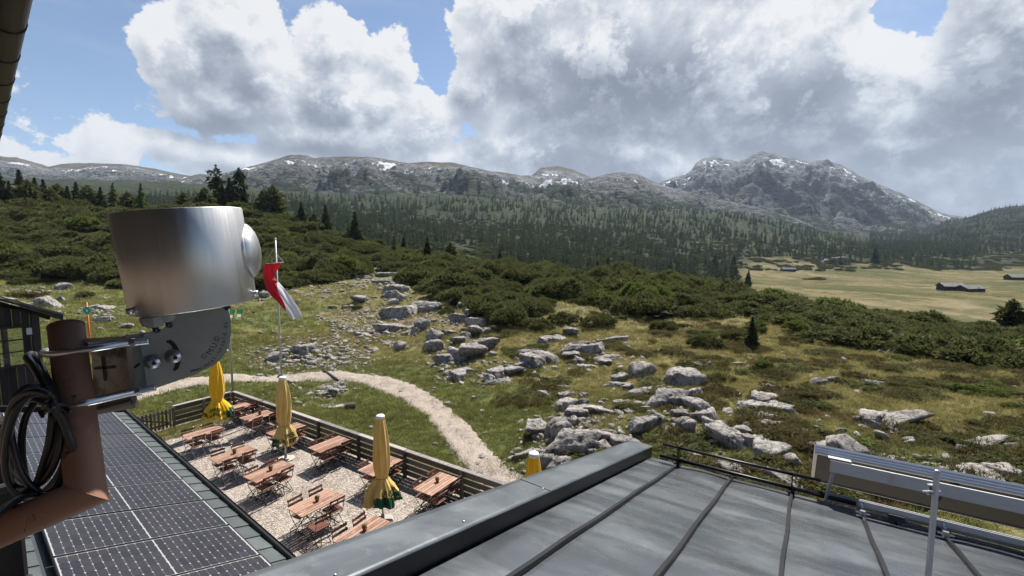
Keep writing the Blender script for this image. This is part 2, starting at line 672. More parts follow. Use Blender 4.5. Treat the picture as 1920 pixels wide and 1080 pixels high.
# the beer garden: corner, directions along the long fence and along the short one
EAZ = R(-56.8)
E_DIR = np.array([math.sin(EAZ), math.cos(EAZ)])          # away to the far corner
N_DIR = np.array([math.cos(EAZ), -math.sin(EAZ)])         # out towards the path
FC = at_z(439, 733, .95)[:2]                              # far fence corner
TERR = lambda e, n: FC - E_DIR * e + N_DIR * n            # metres back along the fence, metres outwards


def terr_coords(x, y):
    dx, dy = np.asarray(x) - FC[0], np.asarray(y) - FC[1]
    return -(dx * E_DIR[0] + dy * E_DIR[1]), dx * N_DIR[0] + dy * N_DIR[1]


def flat_mask(x, y):
    """1 inside the levelled yard, 0 outside"""
    e, n = terr_coords(x, y)
    return sstep(e, -2.2, -.6) * (1 - sstep(e, 26, 29)) * (1 - sstep(n, .4, 2.0)) * sstep(n, -14, -12)


def T(x, y, fine=True):
    x, y = np.asarray(x, float), np.asarray(y, float)
    w = sstep(y, 132, 170)
    z = (1 - w) * _rn(x, np.minimum(y, 190)) + w * _rf(x, y)
    if fine:
        fm = flat_mask(x, y)
        rg = sstep(y, 14, 40)
        z = z + (1 - fm) * (.10 * fbm(x / 2.3, y / 2.3, 1.0, 3) + .035 * fbm(x / .55, y / .55, 2.0, 2) + rg * .38 * fbm(x / 8.0, y / 8.0, 4.0, 3))
        z = z * (1 - fm) + 0.0 * fm
        fr = sstep(y, 110, 260)
        z = z + fr * (2.2 * fbm(x / 55., y / 55., 7.0, 4)) * (1 + sstep(y, 400, 900) * 1.5) * (1 - .55 * meadow_mask(x, y))
    return z


MEADOW = None


def meadow_mask(x, y):
    """the hay meadow on the valley floor"""
    a = np.asarray(x) / np.maximum(np.asarray(y), 1)
    yy = np.asarray(y)
    wob = .05 * fbm(a * 9, np.log(np.maximum(yy, 1)) * 7, 5.5, 3)
    far = 500 - 40 * sstep(a, .75, .95) + 30 * sstep(a, .5, .6) * (1 - sstep(a, .62, .7))
    return sstep(a + wob, .47, .53) * (1 - sstep(yy * (1 + wob * 1.2), far - 8, far + 10)) * sstep(yy, 95, 112)


def on_ground(px, py, lo=7.0, hi=260.0):
    """where the sight line through a photo pixel meets the land"""
    d = ray(px, py)
    Ys = np.geomspace(lo, hi, 500)
    P = CAM[None] + d[None] * (Ys / d[1])[:, None]
    h = T(P[:, 0], P[:, 1]) - P[:, 2]
    k = np.argmax(h > 0)
    if h[k] <= 0:
        k = len(Ys) - 1
    if k == 0:
        return np.array([P[0, 0], P[0, 1], P[0, 2] + h[0]])
    t = -h[k - 1] / (h[k] - h[k - 1])
    p = P[k - 1] + (P[k] - P[k - 1]) * t
    p[2] = float(T(p[0], p[1]))
    return p


def gz(x, y):
    return float(T(np.array([x]), np.array([y]))[0])


# path centre line (photo pixels -> land) and half widths in metres
PATH_PX = [(150, 830, .9), (195, 795, .9), (235, 765, .9), (285, 743, 1.0), (350, 727, 1.05), (430, 716, 1.1), (520, 708, 1.2), (600, 706, 1.35), (680, 712, 1.35), (745, 727, 1.3), (800, 755, 1.2), (845, 795, 1.15), (880, 838, 1.1), (915, 880, 1.05), (950, 912, 1.0), (1010, 990, 1.0), (1080, 1080, 1.0)]
_pp = np.array([np.r_[at_z(a, b, 0.03)[:2], w * .62] for a, b, w in PATH_PX])


def _spline(P, n=12):
    out = []
    Q = np.vstack([2 * P[0] - P[1], P, 2 * P[-1] - P[-2]])
    for i in range(1, len(Q) - 2):
        for k in range(n):
            t = k / n
            a, b, c, d = Q[i - 1], Q[i], Q[i + 1], Q[i + 2]
            out.append(.5 * (2 * b + (c - a) * t + (2 * a - 5 * b + 4 * c - d) * t * t + (3 * b - a - 3 * c + d) * t ** 3))
    out.append(P[-1])
    return np.array(out)


PATH = _spline(_pp)


def path_dist(x, y):
    """signed distance to the path edge (negative inside)"""
    x, y = np.asarray(x, float), np.asarray(y, float)
    best = np.full(x.shape, 1e9)
    for (cx, cy, w) in PATH:
        best = np.minimum(best, np.hypot(x - cx, y - cy) - w)
    return best


# ------------------------------------------------------------------ ground materials
def ground_colour(g, P, wild, lush, dirt):
    """meadow colour from world position: straw, green, brown heath, bare soil"""
    n1 = g.noise(P, .45, 5, .62)
    n2 = g.noise(P, 2.4, 5, .65)
    n3 = g.noise(P, .13, 3, .5)
    fine = g.noise(P, 16.0, 3, .7)
    straw = g.mix(fine, (.112, .095, .038), (.275, .235, .112))
    green = g.mix(fine, (.050, .060, .017), (.128, .143, .048))
    gf = g.m('ADD', g.m('MULTIPLY_ADD', n2, .9, g.m('MULTIPLY', n1, .8)), g.m('MULTIPLY', lush, .30))
    gf = g.m('MULTIPLY_ADD', wild, -.03, gf)
    c = g.mix(g.mapr(gf, .72, 1.06), straw, green)
    heath = g.mix(fine, (.034, .022, .012), (.120, .080, .042))
    hf = g.m('MULTIPLY', g.mapr(g.m('MULTIPLY_ADD', n2, .35, n1), .70, .84), g.m('ADD', wild, .12, clamp=True))
    c = g.mix(hf, c, heath)
    soil = g.mix(n2, (.13, .095, .062), (.27, .225, .175))
    c = g.mix(g.mapr(g.m('MULTIPLY', dirt, g.m('ADD', n2, .55)), .35, .75), c, soil)
    pale = g.mapr(g.m('MULTIPLY_ADD', n3, .5, n2), .86, .98, 0, .35)
    c = g.mix(pale, c, (.25, .205, .12))
    return c, n2, fine


def m_ground(g, b):
    P = g.pos()
    A = lambda n: g.n('ShaderNodeAttribute', attribute_name=n).outputs['Fac']
    c, n2, fine = ground_colour(g, P, A('wild'), A('lush'), A('dirt'))
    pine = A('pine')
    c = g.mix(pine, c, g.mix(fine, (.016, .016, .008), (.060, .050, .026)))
    c = g.mix(A('trod'), c, g.mix(fine, (.20, .165, .125), (.40, .345, .285)))
    g.put(b.inputs['Base Color'], c)
    h = g.m('MULTIPLY_ADD', g.noise(P, 5.0, 5, .7), .6, g.m('MULTIPLY', fine, .4))
    bump(g, b, h, .9, .16)


mat('ground', m_ground, rough=.95, spec=.1)


def m_path(g, b):
    P = g.pos()
    v = g.vor(P, 26.0, out=1)
    n = g.noise(P, 1.1, 5, .6)
    n2 = g.noise(P, 7.0, 4, .7)
    c = g.mix(n, (.27, .215, .175), (.43, .365, .31))
    c = g.mix(.45, c, g.mix(g.n('ShaderNodeSeparateColor', {0: v}).outputs[0], (.18, .145, .12), (.46, .41, .36)))
    c = g.mix(g.mapr(n2, .60, .72, 0, .6), c, (.17, .13, .09))
    g.put(b.inputs['Base Color'], c)
    bump(g, b, g.m('ADD', g.vor(P, 26.0), g.m('MULTIPLY', n2, 1.5)), .9, .03)


mat('path_gravel', m_path, rough=.95, spec=.1)


def m_yard(g, b):
    P = g.pos()
    v = g.n('ShaderNodeTexVoronoi', {'Vector': P, 'Scale': 24.0})
    r = g.n('ShaderNodeSeparateColor', {0: v.outputs['Color']}).outputs[0]
    v2 = g.n('ShaderNodeTexVoronoi', {'Vector': P, 'Scale': 11.0})
    r2 = g.n('ShaderNodeSeparateColor', {0: v2.outputs['Color']}).outputs[1]
    c = g.ramp(r, [(0, (.09, .072, .058)), (.3, (.225, .188, .158)), (.7, (.36, .31, .27)), (1, (.56, .51, .46))])
    c = g.mix(g.mapr(r2, .1, .9, 0, .38), c, (.24, .195, .16))
    c = g.mix(g.mapr(g.noise(P, .7, 5, .65), .40, .68, 0, .5), c, (.43, .375, .325))
    c = g.mix(g.mapr(g.noise(P, .33, 4, .6, .8), .55, .72, 0, .45), c, (.30, .25, .20))
    g.put(b.inputs['Base Color'], c)
    h = g.m('ADD', g.m('MULTIPLY', v.outputs['Distance'], -1.0), g.m('MULTIPLY', g.noise(P, 5, 3), .6))
    bump(g, b, h, 1.0, .035)


mat('yard_gravel', m_yard, rough=.9, spec=.15)


def m_far(g, b):
    P = g.pos()
    A = lambda n: g.n('ShaderNodeAttribute', attribute_name=n).outputs['Fac']
    n1 = g.noise(P, .02, 6, .6)
    n2 = g.noise(P, .11, 6, .65, 1.0)
    n3 = g.noise(g.vm('MULTIPLY', P, (1, .35, 1)), .035, 5, .6, .8)
    grass = g.ramp(n3, [(.34, (.060, .064, .026)), (.44, (.092, .086, .038)), (.52, (.140, .115, .058)), (.62, (.190, .154, .088))])
    grass = g.mix(g.mapr(n2, .47, .60, 0, .65), grass, (.060, .070, .026))
    scrub = g.ramp(n2, [(.30, (.016, .024, .013)), (.52, (.028, .038, .019)), (.62, (.050, .052, .027)), (.70, (.15, .13, .085)), (.8, (.28, .265, .24))])
    c = g.mix(A('meadow'), scrub, grass)
    g.put(b.inputs['Base Color'], c)
    bump(g, b, g.m('MULTIPLY_ADD', n2, .7, g.noise(P, .5, 4)), 1.0, 1.6)


mat('valley', m_far, rough=.95, spec=.05)


def m_mountain(g, b):
    P = g.pos()
    A = lambda n: g.n('ShaderNodeAttribute', attribute_name=n).outputs['Fac']
    st = g.vm('MULTIPLY', P, (1, .6, 2.2))
    n1 = g.noise(st, .012, 8, .66, .6)
    n2 = g.noise(st, .045, 7, .68, .4)
    n3 = g.noise(P, .006, 5, .6)
    rock = g.ramp(n1, [(.30, (.045, .047, .052)), (.43, (.115, .117, .121)), (.54, (.205, .206, .208)), (.70, (.37, .365, .36))])
    rock = g.mix(g.mapr(n2, .57, .66, 0, .7), rock, (.46, .45, .44))
    rock = g.mix(g.mapr(n2, .46, .36, 0, .75), rock, (.045, .047, .052))
    pine = g.mix(n2, (.018, .027, .018), (.048, .062, .034))
    pf = g.m('ADD', g.m('MULTIPLY', g.m('SUBTRACT', g.m('MULTIPLY_ADD', n2, .70, g.m('MULTIPLY', n1, .40)), .55), 4.2), A('veg'))
    c = g.mix(g.mapr(pf, .44, .56), rock, pine)
    gr = g.mix(n1, (.085, .072, .042), (.15, .125, .075))
    gf = g.m('ADD', g.m('MULTIPLY', g.m('SUBTRACT', n1, .5), 1.3), A('turf'))
    c = g.mix(g.mapr(gf, .40, .62), c, gr)
    sf = g.m('ADD', A('snow'), g.m('MULTIPLY', g.m('SUBTRACT', n2, .5), .8))
    c = g.mix(g.mapr(sf, .55, .62), c, (.80, .82, .85))
    g.put(b.inputs['Base Color'], c)
    bump(g, b, g.m('MULTIPLY_ADD', n2, .7, g.m('MULTIPLY', n1, 1.2)), 1.0, 40.0)


mat('mountain', m_mountain, rough=.95, spec=.05)

# ------------------------------------------------------------------ ground sheets
NA = 470
AA = np.linspace(-1.75, 1.75, NA)


def land(name, Y0, Y1, nY, matname):
    Ys = np.geomspace(Y0, Y1, nY)
    A_, Y_ = np.meshgrid(AA, Ys, indexing='ij')
    X_ = A_ * Y_
    Z_ = T(X_, Y_)
    o = grid_mesh(name, np.stack([X_, Y_, Z_], -1), matname)
    tag(o, kind='structure')
    return o, X_, Y_


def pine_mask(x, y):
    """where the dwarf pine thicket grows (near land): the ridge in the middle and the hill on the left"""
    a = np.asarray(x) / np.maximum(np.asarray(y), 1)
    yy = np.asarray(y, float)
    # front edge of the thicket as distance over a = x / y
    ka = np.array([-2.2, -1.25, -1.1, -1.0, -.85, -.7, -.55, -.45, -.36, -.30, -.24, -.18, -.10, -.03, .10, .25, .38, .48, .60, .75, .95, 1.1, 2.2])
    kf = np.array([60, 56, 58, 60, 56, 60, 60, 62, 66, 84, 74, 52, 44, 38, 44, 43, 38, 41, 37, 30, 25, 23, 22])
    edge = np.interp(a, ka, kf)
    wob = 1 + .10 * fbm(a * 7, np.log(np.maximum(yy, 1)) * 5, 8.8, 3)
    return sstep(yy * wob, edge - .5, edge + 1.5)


def gauss(x, y, p, r):
    return np.exp(-((x - p[0]) ** 2 + (y - p[1]) ** 2) / (r * r))


ground, gX, gY = land('ground', 2.0, 170.0, 400, 'ground')
_e, _n = terr_coords(gX, gY)
_pd = path_dist(gX, gY)
_a = gX / gY
lush = (1 - sstep(_pd, 0, 5.0)) * .8 + sstep(_n, -.5, .5) * (1 - sstep(_n, 5, 12)) * .6
for p, r in (((440, 600), 9), ((250, 600), 9), ((150, 640), 8), ((700, 490), 8), ((640, 520), 6)):
    lush = np.maximum(lush, .85 * gauss(gX, gY, on_ground(*p), r))
wild = sstep(_a, .0, .32) * .85 + .15
wild = wild * (1 - .8 * sstep(.6 - np.clip(_pd, 0, 6) / 6, 0, .6))
dirt = np.zeros_like(gX)
for p, r in (((590, 650), 4.2), ((540, 668), 3.4), ((640, 665), 3.0), ((690, 625), 3.0), ((660, 590), 4.0), ((1240, 740), 2.0), ((1340, 800), 2.0), ((770, 600), 4.0), ((880, 600), 3.0), ((1090, 790), 2.4), ((870, 670), 2.0), ((615, 738), 1.2)):
    q = on_ground(*p)
    dirt = np.maximum(dirt, .9 * gauss(gX, gY, q, r))
vattr(ground, 'lush', np.clip(lush, 0, 1))
vattr(ground, 'wild', np.clip(wild, 0, 1))
vattr(ground, 'dirt', np.clip(dirt, 0, 1))
vattr(ground, 'pine', pine_mask(gX, gY))
# worn soil beside the yard gate
vattr(ground, 'trod', np.clip(gauss(gX, gY, at_z(290, 812, 0), 2.2) * 1.3, 0, 1))

valley, vX, vY = land('valley_floor', 170.0, 1300.0, 230, 'valley')
vattr(valley, 'meadow', meadow_mask(vX, vY))
gm = np.clip(meadow_mask(gX, gY), 0, 1)


def m_ground_meadow():
    """the near sheet runs on into the hay meadow"""
    nt = MATS['ground'].node_tree
    g = G(nt)
    b = nt.nodes['Principled BSDF']
    old = b.inputs['Base Color'].links[0].from_socket
    P = g.pos()
    n3 = g.noise(g.vm('MULTIPLY', P, (1, .35, 1)), .035, 5, .6, .8)
    n2 = g.noise(P, .11, 6, .65, 1.0)
    grass = g.ramp(n3, [(.34, (.060, .064, .026)), (.44, (.092, .086, .038)), (.52, (.140, .115, .058)), (.62, (.190, .154, .088))])
    grass = g.mix(g.mapr(n2, .47, .60, 0, .65), grass, (.060, .070, .026))
    f = g.n('ShaderNodeAttribute', attribute_name='meadow').outputs['Fac']
    g.put(b.inputs['Base Color'], g.mix(f, old, grass))


m_ground_meadow()
vattr(ground, 'meadow', gm)

# gravel path, draped just above the land, with a ragged edge
def build_path():
    k = 14
    rs = np.random.RandomState(3)
    d = np.gradient(PATH[:, :2], axis=0)
    d /= np.linalg.norm(d, axis=1)[:, None]
    nrm = np.stack([d[:, 1], -d[:, 0]], 1)
    pts = []
    # resample finely for the ragged edge
    m = 5
    L = len(PATH)
    t = np.linspace(0, L - 1, (L - 1) * m + 1)
    cx = [np.interp(t, np.arange(L), PATH[:, i]) for i in range(3)]
    nx = [np.interp(t, np.arange(L), nrm[:, i]) for i in range(2)]
    for i in range(len(t)):
        row = []
        for j in range(k + 1):
            s = -1 + 2 * j / k
            w = cx[2][i]
            rag = (.16 * fbm(np.array(t[i] * .55), np.array(3.0 if s < 0 else 9.0), 0, 3) + .05 * rs.normal()) * abs(s) ** 3
            o = s * (w + rag)
            x, y = cx[0][i] + nx[0][i] * o, cx[1][i] + nx[1][i] * o
            row.append((x, y))
        pts.append(row)
    P = np.array(pts)
    Z = T(P[..., 0], P[..., 1]) + .022 + .03 * (1 - np.linspace(-1, 1, k + 1)[None, :] ** 4)
    Z[:, 0] -= .06
    Z[:, -1] -= .06
    o = grid_mesh('path', np.dstack([P, Z]), 'path_gravel')
    tag(o, kind='structure')


build_path()

# ------------------------------------------------------------------ mountains
MOUNTS = []


def mountain(name, sky, Yb, zb, Rr, amp, na, nt_, veg, snow, turf, gam=1.0, seed=0.0, kind='structure'):
    """a massif whose crest runs through the given skyline; Rr: crest distance (number or function of a)"""
    S = np.array([(ray(px, py)[0] / ray(px, py)[1], ray(px, py)[2] / ray(px, py)[1]) for px, py in sky])
    a = np.linspace(S[0, 0], S[-1, 0], na)
    e = np.interp(a, S[:, 0], S[:, 1])
    Rv = Rr(a) if callable(Rr) else np.full(na, float(Rr))
    Yb_ = Yb(a) if callable(Yb) else np.full(na, float(Yb))
    zr = CAM[2] + e * Rv
    t = np.concatenate([np.linspace(0, 1, nt_), np.linspace(1, 1.3, nt_ // 6)[1:]])
    Aa, Tt = np.meshgrid(a, t, indexing='ij')
    Y = Yb_[:, None] + (Rv - Yb_)[:, None] * Tt
    X = Aa * Y
    zb_ = (zb(a) if callable(zb) else np.full(na, float(zb)))
    zb_ = np.minimum(zb_, T(a * Yb_, Yb_) - 9.0)[:, None]
    prof = np.where(Tt <= 1, np.minimum(Tt, 1) ** gam, 1 - (Tt - 1) * 1.6)
    Z = zb_ + (zr[:, None] - zb_) * prof
    env = np.sin(np.pi * np.clip(Tt, 0, 1)) ** .7
    rid = ridged(X / 330 + seed, Y / 520, seed, 5)
    big = fbm(X / 260 + seed, Y / 340, 3 + seed, 5)
    rel = (rid - .55) * 1.5 + .8 * big
    slack = np.maximum((zr - zb_[:, 0]) - e * (Rv - Yb_), 15.0)[:, None]
    up_ = np.minimum(amp * env, .75 * slack * np.clip(.97 - Tt, 0, 1))
    Z = Z + np.where(rel > 0, rel * up_, rel * amp * env * .8) + .10 * fbm(X / 60, Y / 60, seed + 9, 4) * np.minimum(amp, 3 * slack * np.clip(1.06 - Tt, 0, 1))
    gly = np.maximum(0, ridged(X / 120 + 2 * seed, Y / 520 + big * .25, seed + 4, 4) - .52)
    Z = Z - env ** .6 * np.clip(1.02 - Tt, 0, 1) ** .5 * amp * 2.3 * gly
    gly2 = np.maximum(0, ridged(X / 42 + 3 * seed, Y / 160 + big * .3, seed + 7, 3) - .50)
    Z = Z - env ** .5 * np.clip(1.02 - Tt, 0, 1) ** .5 * amp * .75 * gly2
    jag = np.where(np.abs(Tt - 1) < .04, 1.0, 0)
    Z = Z + jag * .025 * amp * fbm(X / 38, Y / 900, seed + 2, 3)
    o = grid_mesh(name, np.stack([X, Y, Z], -1), 'mountain')
    tag(o, kind=kind)
    gul = np.gradient(np.gradient(Z, axis=0), axis=0)
    gul = gul / (np.std(gul) + 1e-6)
    sn = .5 + .22 * np.clip(gul, -2, 2) * .5 + .55 * fbm(X / 70 + seed, Y / 120, 5 + seed, 3)
    vattr(o, 'snow', np.clip(snow(Tt, Aa, sn), 0, 1))
    vattr(o, 'veg', veg(Tt, Aa, fbm(X / 150, Y / 200, seed + 6, 4)))
    vattr(o, 'turf', turf(Tt, Aa))
    MOUNTS.append((a, t, Z, Yb_, Rv))
    return o


def gb(x, c, w):
    return np.exp(-((x - c) / w) ** 2)


mountain('mountain', [(-420, 300), (-250, 280), (-100, 285), (0, 293), (30, 295), (60, 303), (90, 312), (125, 306), (180, 306), (235, 308), (290, 316), (330, 325), (365, 331), (420, 345), (500, 372), (600, 400)],
         1100, 120, 2500, 55, 330, 110,
         lambda t, a, n: .74 - .75 * t + .3 * n,
         lambda t, a, s: s * gb(t, .72, .22) - .04,
         lambda t, a: 1.05 * sstep(t, .80, .97), seed=1.0)
mountain('mountain', [(180, 420), (260, 385), (330, 340), (350, 332), (375, 326), (400, 329), (430, 322), (470, 312), (500, 304), (530, 295), (545, 290), (575, 291), (590, 296), (640, 293), (690, 294), (720, 298), (765, 306), (800, 303), (850, 305), (880, 312), (915, 320), (950, 324), (975, 329), (1010, 329), (1060, 331), (1105, 332), (1150, 345), (1220, 360), (1300, 390), (1400, 430)],
         950, lambda a: 112 - 25 * sstep(a, 0, .4), lambda a: 2050 + 150 * np.sin(a * 9), 62, 620, 150,
         lambda t, a, n: .72 - .72 * t + .40 * n,
         lambda t, a, s: s * gb(t, .70, .22) + .12 * gb(a, .05, .10) * gb(t, .65, .3) - .02,
         lambda t, a: .95 * sstep(t, .86, .99) * (1 - sstep(a, -.05, .1)), gam=.92, seed=4.0)
mountain('mountain', [(960, 360), (985, 340), (1000, 326), (1015, 314), (1045, 311), (1075, 318), (1105, 331), (1130, 345), (1180, 380)],
         1700, 220, 2600, 40, 160, 80,
         lambda t, a, n: .15 - .5 * t + .2 * n,
         lambda t, a, s: s * gb(t, .62, .2) + .10 * gb(t, .55, .15),
         lambda t, a: .75 * sstep(t, .82, .97), seed=6.0)
mountain('mountain', [(1150, 420), (1200, 370), (1232, 345), (1260, 333), (1285, 328), (1297, 318), (1305, 305), (1320, 297), (1340, 293), (1360, 298), (1385, 303), (1400, 296), (1415, 287), (1430, 283), (1460, 290), (1500, 300), (1515, 303), (1535, 301), (1550, 300), (1575, 308), (1595, 318), (1615, 331), (1640, 342), (1660, 350), (1690, 362), (1720, 377), (1750, 392), (1780, 403), (1815, 409), (1870, 430), (1950, 460)],
         1350, lambda a: 45 - 30 * sstep(a, .6, 1.0), lambda a: 3000 - 500 * sstep(a, .75, 1.0), 95, 560, 190,
         lambda t, a, n: .58 - .70 * t + .42 * n + .22 * sstep(a, .70, .95),
         lambda t, a, s: s * gb(t, .78, .20) + .04 * gb(a, .46, .08) - .015 + .12 * gb(t, .05, .08),
         lambda t, a: .35 * sstep(t, .93, 1.0), gam=.85, seed=8.0)
mountain('mountain', [(1000, 400), (1060, 360), (1105, 336), (1140, 325), (1170, 322), (1200, 328), (1230, 343), (1260, 352), (1290, 360), (1350, 373), (1400, 384), (1450, 396), (1500, 412), (1540, 430), (1580, 450), (1640, 470)],
         850, lambda a: 72 - 60 * sstep(a, .3, .75), lambda a: 1650 - 450 * sstep(a, .3, .75), 40, 340, 110,
         lambda t, a, n: .78 - .62 * t + .30 * n + .25 * sstep(a, .22, .5),
         lambda t, a, s: s * gb(t, .75, .2) * (1 - sstep(a, .2, .4)) - .12,
         lambda t, a: .10 * sstep(t, .9, 1.0), seed=11.0)
mountain('mountain', [(1640, 470), (1700, 448), (1750, 425), (1780, 414), (1815, 408), (1840, 400), (1870, 391), (1900, 387), (1960, 383), (2100, 372), (2300, 360), (2600, 350)],
         620, -6, 1500, 26, 260, 90,
         lambda t, a, n: .95 + .2 * n, lambda t, a, s: 0 * s, lambda t, a: 0 * t, seed=14.0)


def high(x, y):
    """height of the highest land at (x, y), mountains included"""
    z = T(x, y)
    for (a, t, Z, Yb_, Rv) in MOUNTS:
        aa = x / y
        inside = (aa > a[0]) & (aa < a[-1])
        fi = np.clip((aa - a[0]) / (a[-1] - a[0]) * (len(a) - 1), 0, len(a) - 1.001)
        i = fi.astype(int)
        yb, rv = Yb_[i], Rv[i]
        tt = (y - yb) / (rv - yb)
        inside &= (tt > 0) & (tt < 1)
        j = np.clip(np.searchsorted(t, tt) - 1, 0, len(t) - 2)
        fj = np.clip((tt - t[j]) / (t[j + 1] - t[j]), 0, 1)
        fi = fi - i
        zz = (Z[i, j] * (1 - fj) + Z[i, j + 1] * fj) * (1 - fi) + (Z[i + 1, j] * (1 - fj) + Z[i + 1, j + 1] * fj) * fi
        z = np.where(inside, np.maximum(z, zz), z)
    return z


# ------------------------------------------------------------------ haze
def build_haze():
    m_ = bpy.data.materials.new('haze')
    m_.use_nodes = True
    nt = m_.node_tree
    for nd in list(nt.nodes):
        nt.nodes.remove(nd)
    g = G(nt)
    out = g.n('ShaderNodeOutputMaterial')
    v = g.n('ShaderNodeVolumePrincipled', {'Color': (.62, .76, .97), 'Density': 0.00006, 'Anisotropy': .2})
    g.put(out.inputs['Volume'], v.outputs[0])
    m_.cycles.homogeneous_volume = True
    MATS['haze'] = m_
    o = MB().box((0, 2300, 370), (14000, 4900, 900)).build('haze', 'haze')
    tag(o, kind='stuff')


build_haze()

# ------------------------------------------------------------------ plants: materials
def m_leaf(lo, hi, tip, rnd=.5, trans=.0):
    def fn(g, b):
        oi = g.n('ShaderNodeObjectInfo')
        P = g.pos()
        n = g.noise(P, 1.3, 3, .6)
        n2 = g.noise(P, .10, 3, .6)
        c = g.mix(g.m('MULTIPLY_ADD', n, .8, g.m('MULTIPLY', g.m('SUBTRACT', oi.outputs['Random'], .5), rnd)), lo, hi)
        t = g.n('ShaderNodeAttribute', attribute_name='tip').outputs['Fac']
        c = g.mix(g.m('MULTIPLY', t, .75), c, tip)
        c = g.mix(g.mapr(n2, .50, .68, 0, .45), c, g.mix(.5, hi, (.085, .070, .022)))
        g.put(b.inputs['Base Color'], c)
        if trans:
            tb = g.n('ShaderNodeBsdfTranslucent', {'Color': c})
            mx = g.n('ShaderNodeMixShader', {0: trans, 1: b.outputs[0], 2: tb.outputs[0]})
            o = g.nt.nodes['Material Output']
            g.put(o.inputs['Surface'], mx.outputs[0])
    return fn


mat('pine_leaf', m_leaf((.028, .036, .013), (.088, .100, .031), (.195, .198, .070), .8, .25), rough=.75, spec=.15)
mat('spruce_leaf', m_leaf((.016, .026, .013), (.044, .060, .025), (.065, .085, .034), .5, .2), rough=.8, spec=.12)
mat('larch_leaf', m_leaf((.045, .070, .018), (.095, .130, .032), (.13, .165, .045), .5, .3), rough=.8, spec=.12)
mat('wood_leaf', m_leaf((.018, .034, .018), (.072, .102, .042), (.098, .125, .052), .9, .25), rough=.85, spec=.1)
mat('shrub_leaf', m_leaf((.055, .082, .018), (.120, .155, .030), (.175, .200, .050), .6, .35), rough=.75, spec=.15)
mat('heath_leaf', m_leaf((.044, .034, .015), (.140, .120, .045), (.230, .200, .085), .9, .2), rough=.85, spec=.08)


def m_bark(g, b):
    P = g.objco()
    n = g.noise(g.vm('MULTIPLY', P, (6, 6, 1.2)), 3, 5, .7)
    g.put(b.inputs['Base Color'], g.mix(n, (.045, .034, .026), (.16, .13, .105)))
    bump(g, b, n, .8, .03)


mat('bark', m_bark, rough=.95, spec=.1)


def m_grass(g, b):
    P = g.pos()
    one = 0.35
    A = lambda n: g.n('ShaderNodeAttribute', attribute_name=n, attribute_type='INSTANCER').outputs['Fac']
    c, n2, fine = ground_colour(g, P, A('gwild'), A('glush'), 0.0)
    oi = g.n('ShaderNodeObjectInfo')
    t = g.n('ShaderNodeAttribute', attribute_name='tip').outputs['Fac']
    c = g.mix(g.m('MULTIPLY', t, .35), c, (.27, .25, .10))
    c = g.mix(1.0, c, g.mix(oi.outputs['Random'], (.9, .95, .85), (2.4, 2.3, 2.1)), 'MULTIPLY')
    g.put(b.inputs['Base Color'], c)
    tb = g.n('ShaderNodeBsdfTranslucent', {'Color': c})
    mx = g.n('ShaderNodeMixShader', {0: .3, 1: b.outputs[0], 2: tb.outputs[0]})
    g.put(g.nt.nodes['Material Output'].inputs['Surface'], mx.outputs[0])


mat('grass_blade', m_grass, rough=.85, spec=.1)


def m_rock(g, b):
    P = g.objco()
    W = g.pos()
    oi = g.n('ShaderNodeObjectInfo')
    off = g.vm('ADD', W, g.vm('SCALE', (1, 1, 1), scale=g.m('MULTIPLY', oi.outputs['Random'], 30.)))
    n1 = g.noise(off, 1.1, 6, .62, .3)
    n2 = g.noise(off, 5.0, 6, .7)
    n3 = g.noise(off, 24.0, 3, .7)
    c = g.ramp(n1, [(.28, (.155, .138, .125)), (.46, (.31, .283, .262)), (.62, (.43, .395, .368)), (.8, (.53, .49, .455))])
    c = g.mix(g.mapr(n2, .50, .38, 0, .85), c, (.065, .060, .056))
    kg = g.noise(g.vm('MULTIPLY', off, (3.0, 3.0, .5)), 1.6, 5, .65, .4)
    c = g.mix(g.mapr(kg, .46, .36, 0, .7), c, (.080, .074, .070))
    c = g.mix(g.mapr(n2, .60, .72, 0, .55), c, (.52, .495, .47))
    c = g.mix(g.m('MULTIPLY', g.mapr(n3, .4, .65), .28), c, (.16, .15, .14))
    # grooves washed by rain and cracks
    gr = g.vor(g.vm('ADD', g.vm('MULTIPLY', off, (1.3, 1.3, .6)), g.vm('SCALE', g.n('ShaderNodeTexNoise', {'Vector': off, 'Scale': 2.0, 'Detail': 3.0}).outputs['Color'], scale=1.1)), .8, 'DISTANCE_TO_EDGE')
    crack = g.m('MULTIPLY', g.mapr(gr, .0, .022, 1, 0), g.mapr(n1, .50, .36))
    c = g.mix(g.m('MULTIPLY', crack, .7), c, (.045, .04, .036))
    # moss at the foot and in hollows
    nz = g.n('ShaderNodeSeparateXYZ', {0: g.n('ShaderNodeNewGeometry').outputs['Normal']}).outputs[2]
    moss = g.m('MULTIPLY', g.mapr(g.noise(off, 2.2, 5, .65), .60, .70), g.mapr(nz, .2, .8))
    c = g.mix(g.m('MULTIPLY', moss, .55), c, (.085, .078, .030))
    g.put(b.inputs['Base Color'], c)
    h = g.m('ADD', g.m('MULTIPLY', n2, .6), g.m('MULTIPLY', n1, .8))
    h = g.m('MULTIPLY_ADD', n3, .16, h)
    h = g.m('MULTIPLY_ADD', crack, -.6, h)
    bump(g, b, h, 1.0, .20)


mat('limestone', m_rock, rough=.9, spec=.15)


# ------------------------------------------------------------------ plant and rock shapes
def tip_mesh(name, V, F, tip, m, smooth=False):
    me = bpy.data.meshes.new(name)
    me.from_pydata(V.tolist() if hasattr(V, 'tolist') else V, [], F.tolist() if hasattr(F, 'tolist') else F)
    a = me.attributes.new('tip', 'FLOAT', 'POINT')
    a.data.foreach_set('value', np.asarray(tip, np.float32))
    me.materials.append(MATS[m])
    me.update()
    return me


